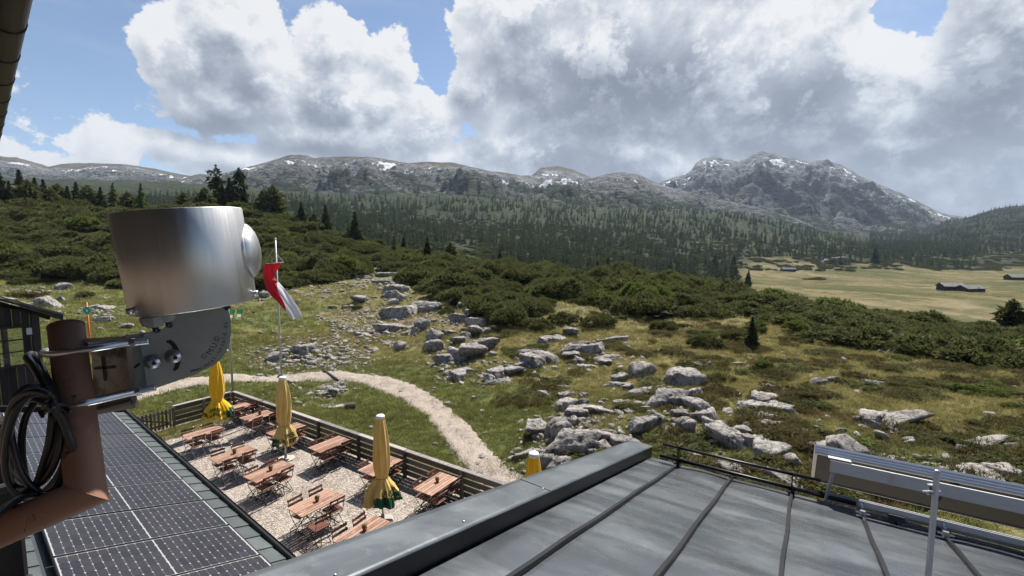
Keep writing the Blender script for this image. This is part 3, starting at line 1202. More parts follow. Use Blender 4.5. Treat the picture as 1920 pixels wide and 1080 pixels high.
def blades(rs, bases, dirs, length, width, k, spread):
    """k narrow triangles fanning from each base around its direction"""
    n = len(bases)
    V = np.empty((n * k, 3, 3))
    b = np.repeat(bases, k, 0)
    d = np.repeat(dirs, k, 0) + spread * rs.normal(size=(n * k, 3))
    d /= np.linalg.norm(d, axis=1)[:, None]
    s = np.cross(d, rs.normal(size=(n * k, 3)))
    s /= np.linalg.norm(s, axis=1)[:, None] + 1e-9
    L = (np.repeat(length, k) if hasattr(length, '__len__') else length) * (.6 + .8 * rs.rand(n * k))
    W = (np.repeat(width, k) if hasattr(width, '__len__') else width) * (.7 + .6 * rs.rand(n * k))
    V[:, 0] = b - s * W[:, None] / 2
    V[:, 1] = b + s * W[:, None] / 2
    V[:, 2] = b + d * L[:, None]
    F = np.arange(n * k * 3).reshape(-1, 3)
    tip = np.tile([0, 0, 1.0], n * k)
    return V.reshape(-1, 3), F, tip


def bush_mesh(name, seed, m, n=330, flat=.62, L=.135, W=.062, k=5, lumps=7, spread=.6):
    """rounded shrub about 1 unit in radius: tufts over several overlapping lumps"""
    rs = np.random.RandomState(seed)
    cs, rr = [], []
    for i in range(lumps):
        an, rd = rs.rand() * 6.28, .70 * math.sqrt(rs.rand())
        cs.append((rd * math.cos(an), rd * math.sin(an), flat * (.35 + .45 * rs.rand()) * (1.15 - rd * .6)))
        rr.append(.24 + .24 * rs.rand())
    cs, rr = np.array(cs), np.array(rr)
    pick = rs.randint(0, lumps, n * 2)
    u = rs.normal(size=(n * 2, 3))
    u /= np.linalg.norm(u, axis=1)[:, None]
    u[:, 2] = np.abs(u[:, 2]) * .9 - .18
    q = cs[pick] + u * (rr[pick] * (.72 + .3 * rs.rand(n * 2)))[:, None] * np.array([1, 1, flat * 1.15])
    dd = np.linalg.norm((q[:, None] - cs[None]) / np.array([1, 1, flat * 1.15]), axis=2) / rr[None]
    keep = (dd.min(1) > .66) & (q[:, 2] > -.02)
    q, u = q[keep][:n], u[keep][:n]
    dirs = u * np.array([.8, .8, .7]) + np.array([0, 0, .55])
    dirs /= np.linalg.norm(dirs, axis=1)[:, None]
    V, F, t = blades(rs, q, dirs, L, W, k, spread)
    return tip_mesh(name, V, F, t, m)


def stem_mesh(name, seed, h=.35):
    rs = np.random.RandomState(seed)
    b = MB()
    for i in range(5):
        an = rs.rand() * 6.28
        b.tube([(0, 0, -.05), (.2 * math.cos(an), .2 * math.sin(an), .12), (.5 * math.cos(an), .5 * math.sin(an), h)], [.035, .028, .012], 5)
    me = bpy.data.meshes.new(name)
    me.from_pydata(b.v, [], b.f)
    me.materials.append(MATS['bark'])
    return me


def conifer_mesh(name, seed, m, whorls=20, nb=7, rad=.19, base=.10, droop=.35, cards=5, top=1.0, round_=False, W=.05, gaps=0.0):
    """crown of a conifer of height 1: drooping branches in whorls, each with flat sprays"""
    rs = np.random.RandomState(seed)
    B, D, LL = [], [], []
    for i in range(whorls):
        f = i / (whorls - 1)
        z = base + (top - base) * f
        if round_:
            r = rad * math.sqrt(max(.02, 1 - (2 * f - .85) ** 2 / 1.35)) * (.8 + .4 * rs.rand())
        else:
            r = rad * (1 - f) ** .8 * (.78 + .44 * rs.rand()) + .012
        for j in range(nb):
            if rs.rand() < gaps:
                continue
            an = 6.283 * (j + rs.rand() * .8) / nb + i * 1.1
            rl = r * (.65 + .5 * rs.rand())
            dv = np.array([math.cos(an), math.sin(an), 0])
            for c in range(cards):
                s = (c + .4) / cards
                p = dv * rl * s + np.array([0, 0, z - droop * rl * s * s + .012 * rs.normal()])
                B.append(p)
                D.append(dv * .8 + np.array([0, 0, -.25 + .45 * (1 - s)]))
                LL.append(max(.03, rl * .62))
    B, D, LL = np.array(B), np.array(D), np.array(LL)
    V, F, t = blades(rs, B, D, LL, LL * .55 + W * .25, 2, .5)
    return tip_mesh(name, V, F, t, m)


def trunk_mesh(name, r=.02, top=.97):
    b = MB()
    b.tube([(0, 0, -.04), (.002, .001, .3), (-.002, 0, .65), (0, 0, top)], [r * 1.15, r * .8, r * .45, r * .06], 7)
    me = bpy.data.meshes.new(name)
    me.from_pydata(b.v, [], b.f)
    me.materials.append(MATS['bark'])
    return me


def rock_mesh(name, seed, sub=4, planes=11, squash=(1, 1, .8), rough=.10, soft=18., groove=.05):
    """boulder: a rounded polytope with worn faces, pits and bedding grooves; about 1 unit in radius"""
    rs = np.random.RandomState(seed)
    bm = bmesh.new()
    bmesh.ops.create_icosphere(bm, subdivisions=sub, radius=1.0)
    V = np.array([v.co[:] for v in bm.verts])
    N = rs.normal(size=(planes, 3))
    N /= np.linalg.norm(N, axis=1)[:, None]
    N = np.vstack([N, [[0, 0, 1], [0, 0, -1]]])
    dd = np.r_[.62 + .36 * rs.rand(planes), .75 + .2 * rs.rand(), .9]
    dot = np.maximum(V @ N.T, 1e-3)
    rr = dd[None] / dot
    r = -np.log(np.exp(-soft * np.minimum(rr, 3)).sum(1)) / soft
    P = V * r[:, None]
    o = seed * 3.7
    P = P * (1 + rough * fbm(P[:, 0] * 1.6 + o, P[:, 1] * 1.6, P[:, 2] * 1.6, 4))[:, None]
    P = P * (1 - groove * np.maximum(0, ridged(P[:, 0] * 1.1 + o, P[:, 1] * 2.4, P[:, 2] * 1.1 + o, 3) - .62) * 4)[:, None]
    P = P * (1 + .065 * fbm(P[:, 0] * 6 + o, P[:, 1] * 6, P[:, 2] * 6, 3))[:, None]
    P *= np.array(squash)
    for v, p in zip(bm.verts, P):
        v.co = p
    me = bpy.data.meshes.new(name)
    bm.to_mesh(me)
    bm.free()
    me.polygons.foreach_set('use_smooth', [True] * len(me.polygons))
    me.materials.append(MATS['limestone'])
    return me


# ------------------------------------------------------------------ scattering (masses nobody could count)
def scatter(name, P, rot, scl, vid, meshes, extra=None):
    """one object of kind stuff: meshes set on points by geometry nodes"""
    me = bpy.data.meshes.new(name)
    n = len(P)
    me.vertices.add(n)
    me.vertices.foreach_set('co', np.asarray(P, np.float32).reshape(-1))
    a = me.attributes.new('rot', 'FLOAT_VECTOR', 'POINT')
    a.data.foreach_set('vector', np.asarray(rot, np.float32).reshape(-1))
    a = me.attributes.new('scl', 'FLOAT_VECTOR', 'POINT')
    a.data.foreach_set('vector', np.asarray(scl, np.float32).reshape(-1))
    a = me.attributes.new('vid', 'INT', 'POINT')
    a.data.foreach_set('value', np.asarray(vid, np.int32))
    for k, v in (extra or {}).items():
        a = me.attributes.new(k, 'FLOAT', 'POINT')
        a.data.foreach_set('value', np.asarray(v, np.float32))
    o = new_obj(name, me)
    col = bpy.data.collections.new(name + '_shapes')
    for i, m_ in enumerate(meshes):
        s = bpy.data.objects.new('%s_shape_%02d' % (name, i), m_)
        col.objects.link(s)
    ng = bpy.data.node_groups.new(name + '_scatter', 'GeometryNodeTree')
    ng.interface.new_socket('Geometry', in_out='INPUT', socket_type='NodeSocketGeometry')
    ng.interface.new_socket('Geometry', in_out='OUTPUT', socket_type='NodeSocketGeometry')
    g = G(ng)
    gi, go = g.n('NodeGroupInput'), g.n('NodeGroupOutput')
    ci = g.n('GeometryNodeCollectionInfo')
    ci.inputs[0].default_value = col
    ci.inputs[1].default_value = True
    ci.inputs[2].default_value = True
    def na(nm, t):
        nd = g.n('GeometryNodeInputNamedAttribute', data_type=t)
        nd.inputs[0].default_value = nm
        return nd.outputs[0]
    ip = g.n('GeometryNodeInstanceOnPoints')
    g.put(ip.inputs['Points'], gi.outputs[0])
    g.put(ip.inputs['Instance'], ci.outputs[0])
    ip.inputs['Pick Instance'].default_value = True
    g.put(ip.inputs['Instance Index'], na('vid', 'INT'))
    er = g.n('FunctionNodeEulerToRotation')
    g.put(er.inputs[0], na('rot', 'FLOAT_VECTOR'))
    g.put(ip.inputs['Rotation'], er.outputs[0])
    g.put(ip.inputs['Scale'], na('scl', 'FLOAT_VECTOR'))
    g.put(go.inputs[0], ip.outputs[0])
    md = o.modifiers.new('scatter', 'NODES')
    md.node_group = ng
    for m_ in meshes:
        for mm in m_.materials:
            if mm and mm.name not in [x.name for x in me.materials if x]:
                me.materials.append(mm)
    tag(o, kind='stuff')
    return o


RS = np.random.RandomState(11)


def sample_xy(n, Y0, Y1, a0, a1, power=1.0):
    """random land points; power 1: even over the land, 0: even over log distance"""
    u = RS.rand(n)
    if power > 0:
        Y = (Y0 ** (2 * power) + u * (Y1 ** (2 * power) - Y0 ** (2 * power))) ** (1 / (2 * power))
    else:
        Y = Y0 * (Y1 / Y0) ** u
    A_ = a0 + RS.rand(n) * (a1 - a0)
    return A_ * Y, Y


def yaw(n, tilt=0.0):
    return np.stack([RS.normal(size=n) * tilt, RS.normal(size=n) * tilt, RS.rand(n) * 6.283], 1)


def clear_of_yard(x, y, m=.3):
    e, n = terr_coords(x, y)
    inside = (e > -m) & (n < m) & (e < 40)
    return ~inside


# lookups of the land's attributes at scattered points
def lush_at(x, y):
    pd = path_dist(x, y)
    e, n = terr_coords(x, y)
    l = (1 - sstep(pd, 0, 5.0)) * .8 + sstep(n, -.5, .5) * (1 - sstep(n, 5, 12)) * .6
    for p, r in (((440, 600), 9), ((250, 600), 9), ((150, 640), 8), ((700, 490), 8), ((640, 520), 6)):
        l = np.maximum(l, .85 * gauss(x, y, on_ground(*p), r))
    return np.clip(l, 0, 1)


def wild_at(x, y):
    w = sstep(x / y, .0, .32) * .85 + .15
    pd = path_dist(x, y)
    return np.clip(w * (1 - .8 * sstep(.6 - np.clip(pd, 0, 6) / 6, 0, .6)), 0, 1)


# ---- grass
def tuft_mesh(name, seed, n=16, h=.16, w=.016, r=.12):
    rs = np.random.RandomState(seed)
    b = np.column_stack([rs.normal(size=(n, 2)) * r * .6, np.zeros(n) - .01])
    d = np.column_stack([rs.normal(size=(n, 2)) * .45, np.ones(n)])
    V, F, t = blades(rs, b, d, h, w, 1, .25)
    return tip_mesh(name, V, F, t, 'grass_blade')


_tufts = [tuft_mesh('grass_tuft', 20 + i, n=(22, 16, 26)[i], h=(.13, .19, .10)[i]) for i in range(3)]


def grow_grass():
    xs, ys, ss = [], [], []
    for (n, Y0, Y1, s) in ((30000, 9.5, 22, .9), (26000, 20, 36, 1.25), (16000, 34, 64, 1.9)):
        x, y = sample_xy(n, Y0, Y1, -1.25, 1.25, 1.0)
        pd = path_dist(x, y)
        ok = clear_of_yard(x, y, .25) & (pd > -.10 - .25 * (RS.rand(n) < .05) + .1 * RS.normal(size=n)) & (pine_mask(x, y) < .5)
        xs.append(x[ok]); ys.append(y[ok]); ss.append(np.full(ok.sum(), s))
    # the strip of weeds down the middle of the track and the grassy yard corner
    k = 1500
    i = RS.randint(8, len(PATH) - 30, k)
    i = np.where(RS.rand(k) < .75, RS.randint(90, len(PATH) - 26, k), i)
    cl = PATH[i]
    xs.append(cl[:, 0] + RS.normal(size=k) * .20); ys.append(cl[:, 1] + RS.normal(size=k) * .22); ss.append(np.full(k, .55))
    q = fbm(xs[-1] / .7, ys[-1] / .7, 31., 2) > -.02
    xs[-1], ys[-1], ss[-1] = xs[-1][q], ys[-1][q], ss[-1][q]
    e = RS.rand(900) * 1.3 + .1
    n_ = -(.3 + RS.rand(900) * 6.2)
    w = np.stack([FC[0] - E_DIR[0] * e + N_DIR[0] * n_, FC[1] - E_DIR[1] * e + N_DIR[1] * n_], 1)
    xs.append(w[:, 0]); ys.append(w[:, 1]); ss.append(np.full(900, .9))
    x, y, s = map(np.concatenate, (xs, ys, ss))
    n = len(x)
    P = np.stack([x, y, T(x, y) + .0], 1)
    sc = s * (.65 + .7 * RS.rand(n))
    S = np.stack([sc * 1.15, sc * 1.15, sc], 1)
    o = scatter('grass', P, yaw(n, .12), S, RS.randint(0, 3, n), _tufts, {'gwild': wild_at(x, y), 'glush': lush_at(x, y)})
    o['label'] = 'short green and straw coloured alpine grass on the slopes'


grow_grass()

# ---- dwarf pine
_pine = [bush_mesh('pine_bush', 40 + i, 'pine_leaf', n=(1000, 900, 1050, 820)[i], lumps=(12, 9, 14, 8)[i]) for i in range(4)]
_shrub = [bush_mesh('green_shrub', 60 + i, 'shrub_leaf', n=460, flat=.8, L=.14, W=.08, k=6, lumps=10, spread=.8) for i in range(2)]
_heath = [bush_mesh('heath_bush', 70 + i, 'heath_leaf', n=230, flat=.36, L=.22, W=.05, k=5, lumps=6, spread=.7) for i in range(3)]


def grow_thicket():
    # near: the ridge and the hill, bush by bush
    x, y = sample_xy(11500, 21, 168, -1.6, 1.6, .62)
    ok = (pine_mask(x, y) > .45) & (meadow_mask(x, y) < .25)
    x, y = x[ok], y[ok]
    gap = fbm(x / 9., y / 9., 12.0, 3)
    ok = gap < .42
    x, y = x[ok], y[ok]
    n = len(x)
    s = (1.0 + 1.7 * RS.rand(n) ** 2.2) * (1 + sstep(y, 60, 160) * .45) * (1 + .35 * fbm(x / 7., y / 7., 2.0, 2))
    P = np.stack([x, y, T(x, y) - .12], 1)
    hz = s * (.85 + .75 * RS.rand(n))
    # lower growth near the front edge on the right
    hz = hz * (1 - .38 * sstep(x / y, .25, .55) * (1 - sstep(y, 60, 90)))
    S = np.stack([s * 1.2, s * 1.2, hz], 1)
    vid = RS.randint(0, 4, n)
    vid = np.where(RS.rand(n) < .035, 4 + RS.randint(0, 2, n), vid)
    # mid distance: clumps in the valley, at the meadow edge and on the lower slopes
    x2, y2 = sample_xy(11000, 165, 640, -1.0, 1.45, .25)
    ok = (meadow_mask(x2, y2) < .15) & (fbm(x2 / 34., y2 / 34., 3.3, 3) > -.18)
    isl = (meadow_mask(x2, y2) > .8) & (gauss(x2, y2, at_z(1535, 523, -12.5), 7) > .4)
    ok |= isl
    rim = (meadow_mask(x2, y2) > .05) & (y2 > 440) & (fbm(x2 / 16., y2 / 16., 6.6, 2) > .05)
    ok |= rim
    x2, y2 = x2[ok], y2[ok]
    n2 = len(x2)
    s2 = (2.0 + 1.8 * RS.rand(n2))
    P2 = np.stack([x2, y2, high(x2, y2) - .3], 1)
    S2 = np.stack([s2 * 1.3, s2 * 1.3, s2 * .95], 1)
    o = scatter('dwarf_pine_thicket', np.vstack([P, P2]), yaw(n + n2, .10), np.vstack([S, S2]), np.r_[vid, RS.randint(0, 4, n2)], _pine + _shrub)
    o['label'] = 'dense dark green dwarf pine thicket over the ridge and hill'


grow_thicket()


def grow_heath():
    x, y = sample_xy(4300, 11, 48, -.1, 1.3, .8)
    f = fbm(x / 2.6, y / 2.6, 21.0, 3) + .55 * fbm(x / 9, y / 9, 5.0, 2)
    ok = (f > .24 - .16 * sstep(x / y, .35, .6)) & (pine_mask(x, y) < .6) & clear_of_yard(x, y, 1.0) & (path_dist(x, y) > 2.0)
    x, y, f = x[ok], y[ok], f[ok]
    n = len(x)
    s = .28 + .42 * RS.rand(n)
    vid = RS.randint(0, 3, n)
    gsel = fbm(x / 4.0, y / 4.0, 33.0, 2) > .22
    vid = np.where(gsel & (RS.rand(n) < .6), 3 + RS.randint(0, 2, n), vid)
    vid = np.where(RS.rand(n) < .38, 5 + RS.randint(0, 2, n), vid)
    P = np.stack([x, y, T(x, y) - .03], 1)
    hs = np.where(vid >= 3, .55, .95)
    S = np.stack([s * 1.25, s * 1.25, s * hs], 1)
    o = scatter('heath_undergrowth', P, yaw(n, .1), S, vid, _heath + _shrub + _pine[:2])
    o['label'] = 'low brown heath and bilberry undergrowth on the right slope'


grow_heath()

# ---- forest on the far slope
_wood = [conifer_mesh('forest_conifer', 80 + i, 'wood_leaf', whorls=11, nb=6, rad=(.17, .14, .20, .15)[i], base=.08, cards=2, W=.10) for i in range(4)]


def grow_forest():
    x, y = sample_xy(15000, 235, 1180, -.85, 1.02, .12)
    a = x / y
    d = fbm(x / 70., y / 70., 14.0, 4)
    dens = .22 + .7 * sstep(y, 300, 470) * (1 - .65 * sstep(y, 760, 1120)) + 1.9 * d
    dens = dens * (1 - sstep(meadow_mask(x, y), .05, .2))
    dens = np.where((a > .62) & (y < 540), dens * .25, dens)
    ok = RS.rand(len(x)) < dens
    x, y = x[ok], y[ok]
    # the wooded hill on the right
    x2, y2 = sample_xy(5200, 640, 1500, .78, 1.45, .5)
    x, y = np.r_[x, x2], np.r_[y, y2]
    zt_ = high(x, y)
    pyb = 540 - FPX * (np.tan(np.arctan2(zt_ - CAM[2], y) + PITCH))
    ok = pyb > 374 + 10 * fbm(x / 60., y / 60., 2.0, 3) + 22 * RS.rand(len(x)) ** 2 - 6
    x, y = x[ok], y[ok]
    n = len(x)
    h = 5.5 + 8.0 * RS.rand(n)
    P = np.stack([x, y, high(x, y) - .5], 1)
    S = np.stack([h * 1.05, h * 1.05, h], 1)
    o = scatter('forest', P, yaw(n, .03), S, RS.randint(0, 4, n), _wood)
    o['label'] = 'far conifer forest covering the slope below the rocky ridge'


grow_forest()

# ------------------------------------------------------------------ rocks
_rk = {
    'r': [rock_mesh('rock', 100 + i, 4 if i < 3 else 3, planes=9 + i, rough=.17, groove=.08) for i in range(5)],
    'b': [rock_mesh('rock_block', 120 + i, 4, planes=7, squash=(1, .85, .78), rough=.13, soft=24, groove=.09) for i in range(4)],
    's': [rock_mesh('rock_slab', 140 + i, 4, planes=8, squash=(1, .62, .42), rough=.16, groove=.10) for i in range(4)],
}
ORD = ['first', 'second', 'third', 'fourth', 'fifth', 'sixth', 'seventh', 'eighth', 'ninth', 'tenth', 'eleventh', 'twelfth', 'thirteenth', 'fourteenth', 'fifteenth', 'sixteenth', 'seventeenth', 'eighteenth', 'nineteenth', 'twentieth', 'twenty-first', 'twenty-second', 'twenty-third', 'twenty-fourth', 'twenty-fifth', 'twenty-sixth', 'twenty-seventh', 'twenty-eighth']

# cluster: (where it lies, [(px, py, width px, style, own words or None)])
ROCKS = {
    'in the boulder heap behind the metal roof ridge': [
        (1053, 803, 62, 'b', 'broad pale'), (1072, 829, 64, 'r', 'biggest rounded dark-faced'), (1114, 819, 38, 'b', None), (1131, 837, 32, 'r', None), (1139, 812, 18, 'r', None),
        (1014, 819, 26, 's', None), (1027, 861, 36, 'r', None), (1001, 845, 28, 's', None), (1114, 851, 26, 'b', None), (1163, 829, 36, 'b', None), (1001, 796, 34, 'b', None),
        (1077, 787, 30, 'b', None), (1095, 782, 30, 's', None), (1082, 770, 30, 'b', None), (1108, 765, 42, 's', 'long flat'), (1095, 753, 20, 'r', None), (1092, 741, 15, 'r', None),
        (1053, 762, 22, 'r', None), (1069, 753, 15, 'r', None), (1058, 744, 16, 'b', None), (1033, 741, 22, 's', None), (1048, 868, 30, 'r', None)],
    'in the scattered group on the middle slope': [
        (1197, 692, 40, 'r', 'tall domed'), (1171, 705, 18, 'r', None), (1263, 709, 37, 'r', 'round fractured'), (1285, 706, 15, 'r', None), (1251, 744, 52, 'r', 'large low domed'),
        (1160, 720, 38, 's', None), (1199, 735, 40, 's', None), (1178, 725, 20, 'r', None), (1092, 686, 22, 's', None), (1158, 752, 20, 's', None), (1202, 764, 26, 's', None),
        (1244, 764, 26, 's', None), (1199, 798, 44, 'b', 'long pale'), (1236, 785, 27, 'r', None), (1270, 774, 20, 'b', None), (1289, 796, 36, 'b', None), (1315, 761, 30, 'b', None),
        (1331, 780, 28, 'b', None), (1307, 736, 24, 'r', None), (1335, 796, 28, 'b', None), (1359, 806, 24, 'b', None), (1380, 825, 42, 'b', 'craggy dark'), (1067, 725, 16, 's', None), (1246, 660, 12, 's', None)],
    'in the group under the pine thicket edge': [
        (1072, 654, 26, 'r', None), (1092, 646, 21, 'r', None), (1118, 654, 29, 'b', None), (1166, 633, 32, 's', 'long pale'), (1082, 665, 16, 'r', None), (1087, 676, 20, 'r', None),
        (1050, 634, 28, 's', None), (1066, 621, 20, 'b', None), (1020, 639, 18, 'r', None), (991, 659, 34, 's', None), (1125, 672, 26, 's', None), (1143, 677, 14, 'r', None)],
    'in the upper straight ledge beside the path bend': [
        (838, 672, 26, 'b', None), (856, 665, 34, 'b', None), (878, 655, 38, 'b', None), (900, 645, 30, 'b', None), (915, 636, 18, 's', None)],
    'in the lower straight ledge beside the path bend': [
        (917, 709, 22, 'b', None), (935, 702, 26, 'b', None), (954, 694, 22, 'b', None), (970, 687, 21, 'b', None), (988, 683, 22, 'b', None), (1009, 677, 36, 'b', None), (1032, 672, 26, 'b', None), (1048, 668, 18, 's', None)],
    'in the loose stones where the two ledges end': [
        (842, 699, 29, 's', None), (862, 707, 24, 'b', None), (879, 693, 20, 's', None), (946, 712, 24, 's', None)],
    'in the long slab running down to the collectors': [
        (1410, 760, 46, 's', None), (1440, 778, 46, 's', None), (1467, 796, 46, 's', None), (1493, 813, 44, 's', None), (1520, 831, 38, 's', None), (1522, 811, 26, 's', None), (1426, 752, 30, 'b', None)],
    'in the craggy heap below the long slab': [
        (1443, 726, 20, 'r', None), (1411, 828, 36, 'b', None), (1439, 852, 42, 'b', None), (1461, 848, 30, 's', None), (1490, 864, 36, 'b', None), (1413, 886, 38, 's', None), (1500, 912, 46, 's', None), (1393, 806, 24, 'b', None), (1340, 815, 22, 's', None), (1262, 838, 26, 's', None), (1300, 850, 24, 's', None)],
    'on the heath slope behind the solar collectors': [
        (1590, 840, 66, 'r', 'large pointed'), (1556, 846, 30, 'b', None), (1612, 850, 26, 'r', None), (1658, 787, 66, 's', 'long arched'), (1640, 790, 30, 'r', None), (1539, 714, 24, 'r', None), (1559, 711, 18, 'r', None), (1645, 717, 36, 's', None),
        (1837, 838, 62, 's', None), (1911, 839, 28, 'r', None), (1583, 806, 14, 'r', None), (1552, 828, 14, 's', None), (1393, 681, 18, 's', None), (1649, 869, 36, 's', None), (1762, 876, 42, 's', None),
        (1849, 880, 72, 's', 'broad ribbed'), (1904, 893, 36, 'b', None), (1833, 893, 40, 's', None), (1823, 903, 30, 's', None), (1910, 915, 26, 'r', None), (1676, 741, 10, 'r', None), (1845, 858, 24, 's', None)],
    'in the tall stone pile at the thicket corner': [
        (727, 541, 24, 'r', None), (739, 551, 19, 'r', None), (732, 527, 19, 's', None), (739, 512, 24, 's', None), (746, 542, 15, 'r', None), (735, 565, 15, 'r', None), (753, 556, 17, 'r', None), (726, 553, 16, 'r', None)],
    'in the stone row below the tall pile': [
        (755, 585, 38, 'b', None), (781, 575, 27, 'r', None), (802, 575, 27, 'r', None), (790, 606, 30, 'r', None), (753, 612, 33, 's', None), (778, 619, 19, 'b', None), (749, 647, 23, 'r', None),
        (730, 643, 15, 's', None), (816, 629, 26, 'r', None), (819, 647, 29, 'r', None), (805, 643, 14, 'r', None)],
    'in the broken stone band left of the round bush': [
        (864, 571, 16, 'r', None), (866, 597, 22, 'b', None), (881, 585, 16, 'b', None), (897, 604, 23, 'b', None), (888, 618, 21, 'b', None), (874, 629, 20, 'b', None), (862, 636, 18, 'b', None), (908, 621, 16, 'r', None), (843, 565, 10, 'r', None), (852, 622, 14, 's', None)],
    'on the stony pasture above the rubble mound': [
        (676, 559, 21, 'b', None), (644, 612, 27, 's', None), (686, 628, 28, 's', None), (700, 610, 16, 's', None), (494, 551, 20, 'r', None), (569, 552, 12, 's', None), (600, 548, 16, 's', None), (545, 572, 12, 's', None), (640, 530, 16, 's', None),
        (665, 518, 22, 's', None), (690, 520, 16, 's', None), (710, 505, 20, 's', None), (620, 575, 12, 's', None)],
    'in the rubble mound behind the flagpole': [
        (570, 657, 32, 'b', None), (510, 668, 32, 'r', None), (540, 676, 18, 's', None), (597, 676, 18, 's', None), (625, 672, 22, 's', None), (650, 668, 18, 's', None), (555, 664, 14, 's', None), (527, 655, 12, 's', None), (640, 682, 16, 's', None), (492, 655, 14, 's', None)],
    'on the green bank behind the dark timber wing': [
        (212, 516, 20, 'r', None), (113, 535, 18, 'r', None), (55, 552, 26, 'r', None), (80, 566, 34, 'b', None), (230, 609, 27, 's', None), (168, 574, 30, 's', None), (198, 578, 20, 's', None), (112, 560, 12, 'r', None), (35, 520, 22, 's', None), (60, 505, 20, 's', None), (176, 598, 22, 's', None), (15, 560, 26, 's', None)],
    'in the stone heap on the lawn inside the path': [
        (612, 728, 18, 's', None), (628, 722, 20, 's', None), (604, 739, 18, 's', None), (625, 733, 16, 'b', None), (640, 727, 14, 's', None), (640, 720, 12, 'b', None)],
}
SIZE = {'r': 'rounded', 'b': 'angular', 's': 'flat'}


def build_rocks():
    k = 0
    rnd = random.Random(5)
    for where, items in ROCKS.items():
        items = sorted(items)
        for i, (px, py, w, st, own) in enumerate(items):
            w = w * (.92 if ('pasture' in where or 'mound' in where) else 1.12)
            hh = {'r': .80, 'b': .70, 's': .42}[st]
            p = on_ground(px, py + w * hh * .42)
            wid = w * p[1] / FPX
            m_ = _rk[st][k % len(_rk[st])]
            k += 1
            o = new_obj('rock', m_)
            s = wid / 2 * 1.06
            o.scale = (s, s * (.85 + .3 * rnd.random()), s * ({'r': 1.15, 'b': 1.15, 's': 1.0}[st] + .2 * rnd.random()))
            yaw_ = rnd.uniform(-.4, .4)
            if 'ledge' in where:
                yaw_ = R(28) + rnd.uniform(-.1, .1)
            if 'long slab' in where:
                yaw_ = R(-38) + rnd.uniform(-.15, .15)
            o.rotation_euler = (rnd.uniform(-.12, .12), rnd.uniform(-.16, .16), yaw_ + (math.pi if rnd.random() < .5 else 0))
            o.location = (p[0], p[1] + s * .35, gz(p[0], p[1] + s * .35) + s * hh * {'r': .40, 'b': .36, 's': .12}[st])
            words = own or ('%s grey' % SIZE[st])
            if own:
                lab = '%s boulder %s' % (own, where)
            else:
                lab = '%s rock, %s from left %s' % (SIZE[st], ORD[i], where)
            tag(o, lab, 'rock', 'limestone rocks on the slope')


build_rocks()


def build_rubble():
    """small stones too many to count"""
    shapes = [rock_mesh('stone', 160 + i, 2, planes=8, squash=(1, .8, .6), rough=.1) for i in range(4)]
    P, S = [], []
    spots = [((575, 670), 3.6, 260), ((640, 668), 2.4, 120), ((525, 668), 1.8, 80), ((690, 622), 2.2, 130), ((660, 600), 4.5, 110), ((745, 585), 4, 130), ((800, 600), 4, 120), ((880, 600), 3.2, 110),
             ((620, 730), .9, 70), ((860, 690), 2.0, 70), ((1100, 680), 3, 60), ((1240, 750), 3, 110), ((1340, 795), 2.2, 110), ((1430, 830), 1.8, 110), ((1080, 800), 2.0, 110), ((720, 530), 4, 90), ((640, 545), 7, 150), ((1000, 850), 1.5, 60),
             ((190, 590), 4, 90), ((70, 545), 5, 80), ((1850, 890), 2.2, 60), ((600, 655), 4.5, 160), ((920, 700), 3, 50), ((560, 550), 6, 70)]
    for p, r, n in spots:
        q = on_ground(*p)
        x, y = q[0] + RS.normal(size=n) * r * .55, q[1] + RS.normal(size=n) * r * .55
        P.append(np.stack([x, y], 1))
        S.append((.05 + .16 * RS.rand(n) ** 2.2) * (q[1] / 22) ** .5)
    for where, items in ROCKS.items():
        for (px, py, w, st, own) in items:
            q = on_ground(px, py + w * .3)
            m_ = RS.randint(5, 13)
            rw = w * q[1] / FPX
            x, y = q[0] + RS.normal(size=m_) * rw * .62, q[1] + RS.normal(size=m_) * rw * .62
            P.append(np.stack([x, y], 1))
            S.append(rw * (.06 + .16 * RS.rand(m_) ** 1.5))
    # thinly over all the open slope, and pebbles along the path
    x, y = sample_xy(1700, 12, 60, -1.1, 1.2, .6)
    ok = (pine_mask(x, y) < .5)
    P.append(np.stack([x[ok], y[ok]], 1)); S.append(.04 + .13 * RS.rand(ok.sum()) ** 2.5)
    i = RS.randint(0, len(PATH), 420)
    sd = np.where(RS.rand(420) < .5, -1, 1) * PATH[i, 2] * (1 + .12 * RS.normal(size=420))
    dv = np.gradient(PATH[:, :2], axis=0)[i]
    dv /= np.linalg.norm(dv, axis=1)[:, None]
    P.append(np.stack([PATH[i, 0] + dv[:, 1] * sd, PATH[i, 1] - dv[:, 0] * sd], 1)); S.append(.02 + .045 * RS.rand(420) ** 2)
    P, S = np.vstack(P), np.concatenate(S)
    ok = clear_of_yard(P[:, 0], P[:, 1], .3)
    P, S = P[ok], S[ok]
    n = len(P)
    o = scatter('rubble', np.column_stack([P, T(P[:, 0], P[:, 1]) + S * .15]), yaw(n, .3), np.stack([S, S, S], 1), RS.randint(0, 4, n), shapes)
    o['label'] = 'loose pale limestone rubble and small stones strewn over the pasture'


build_rubble()

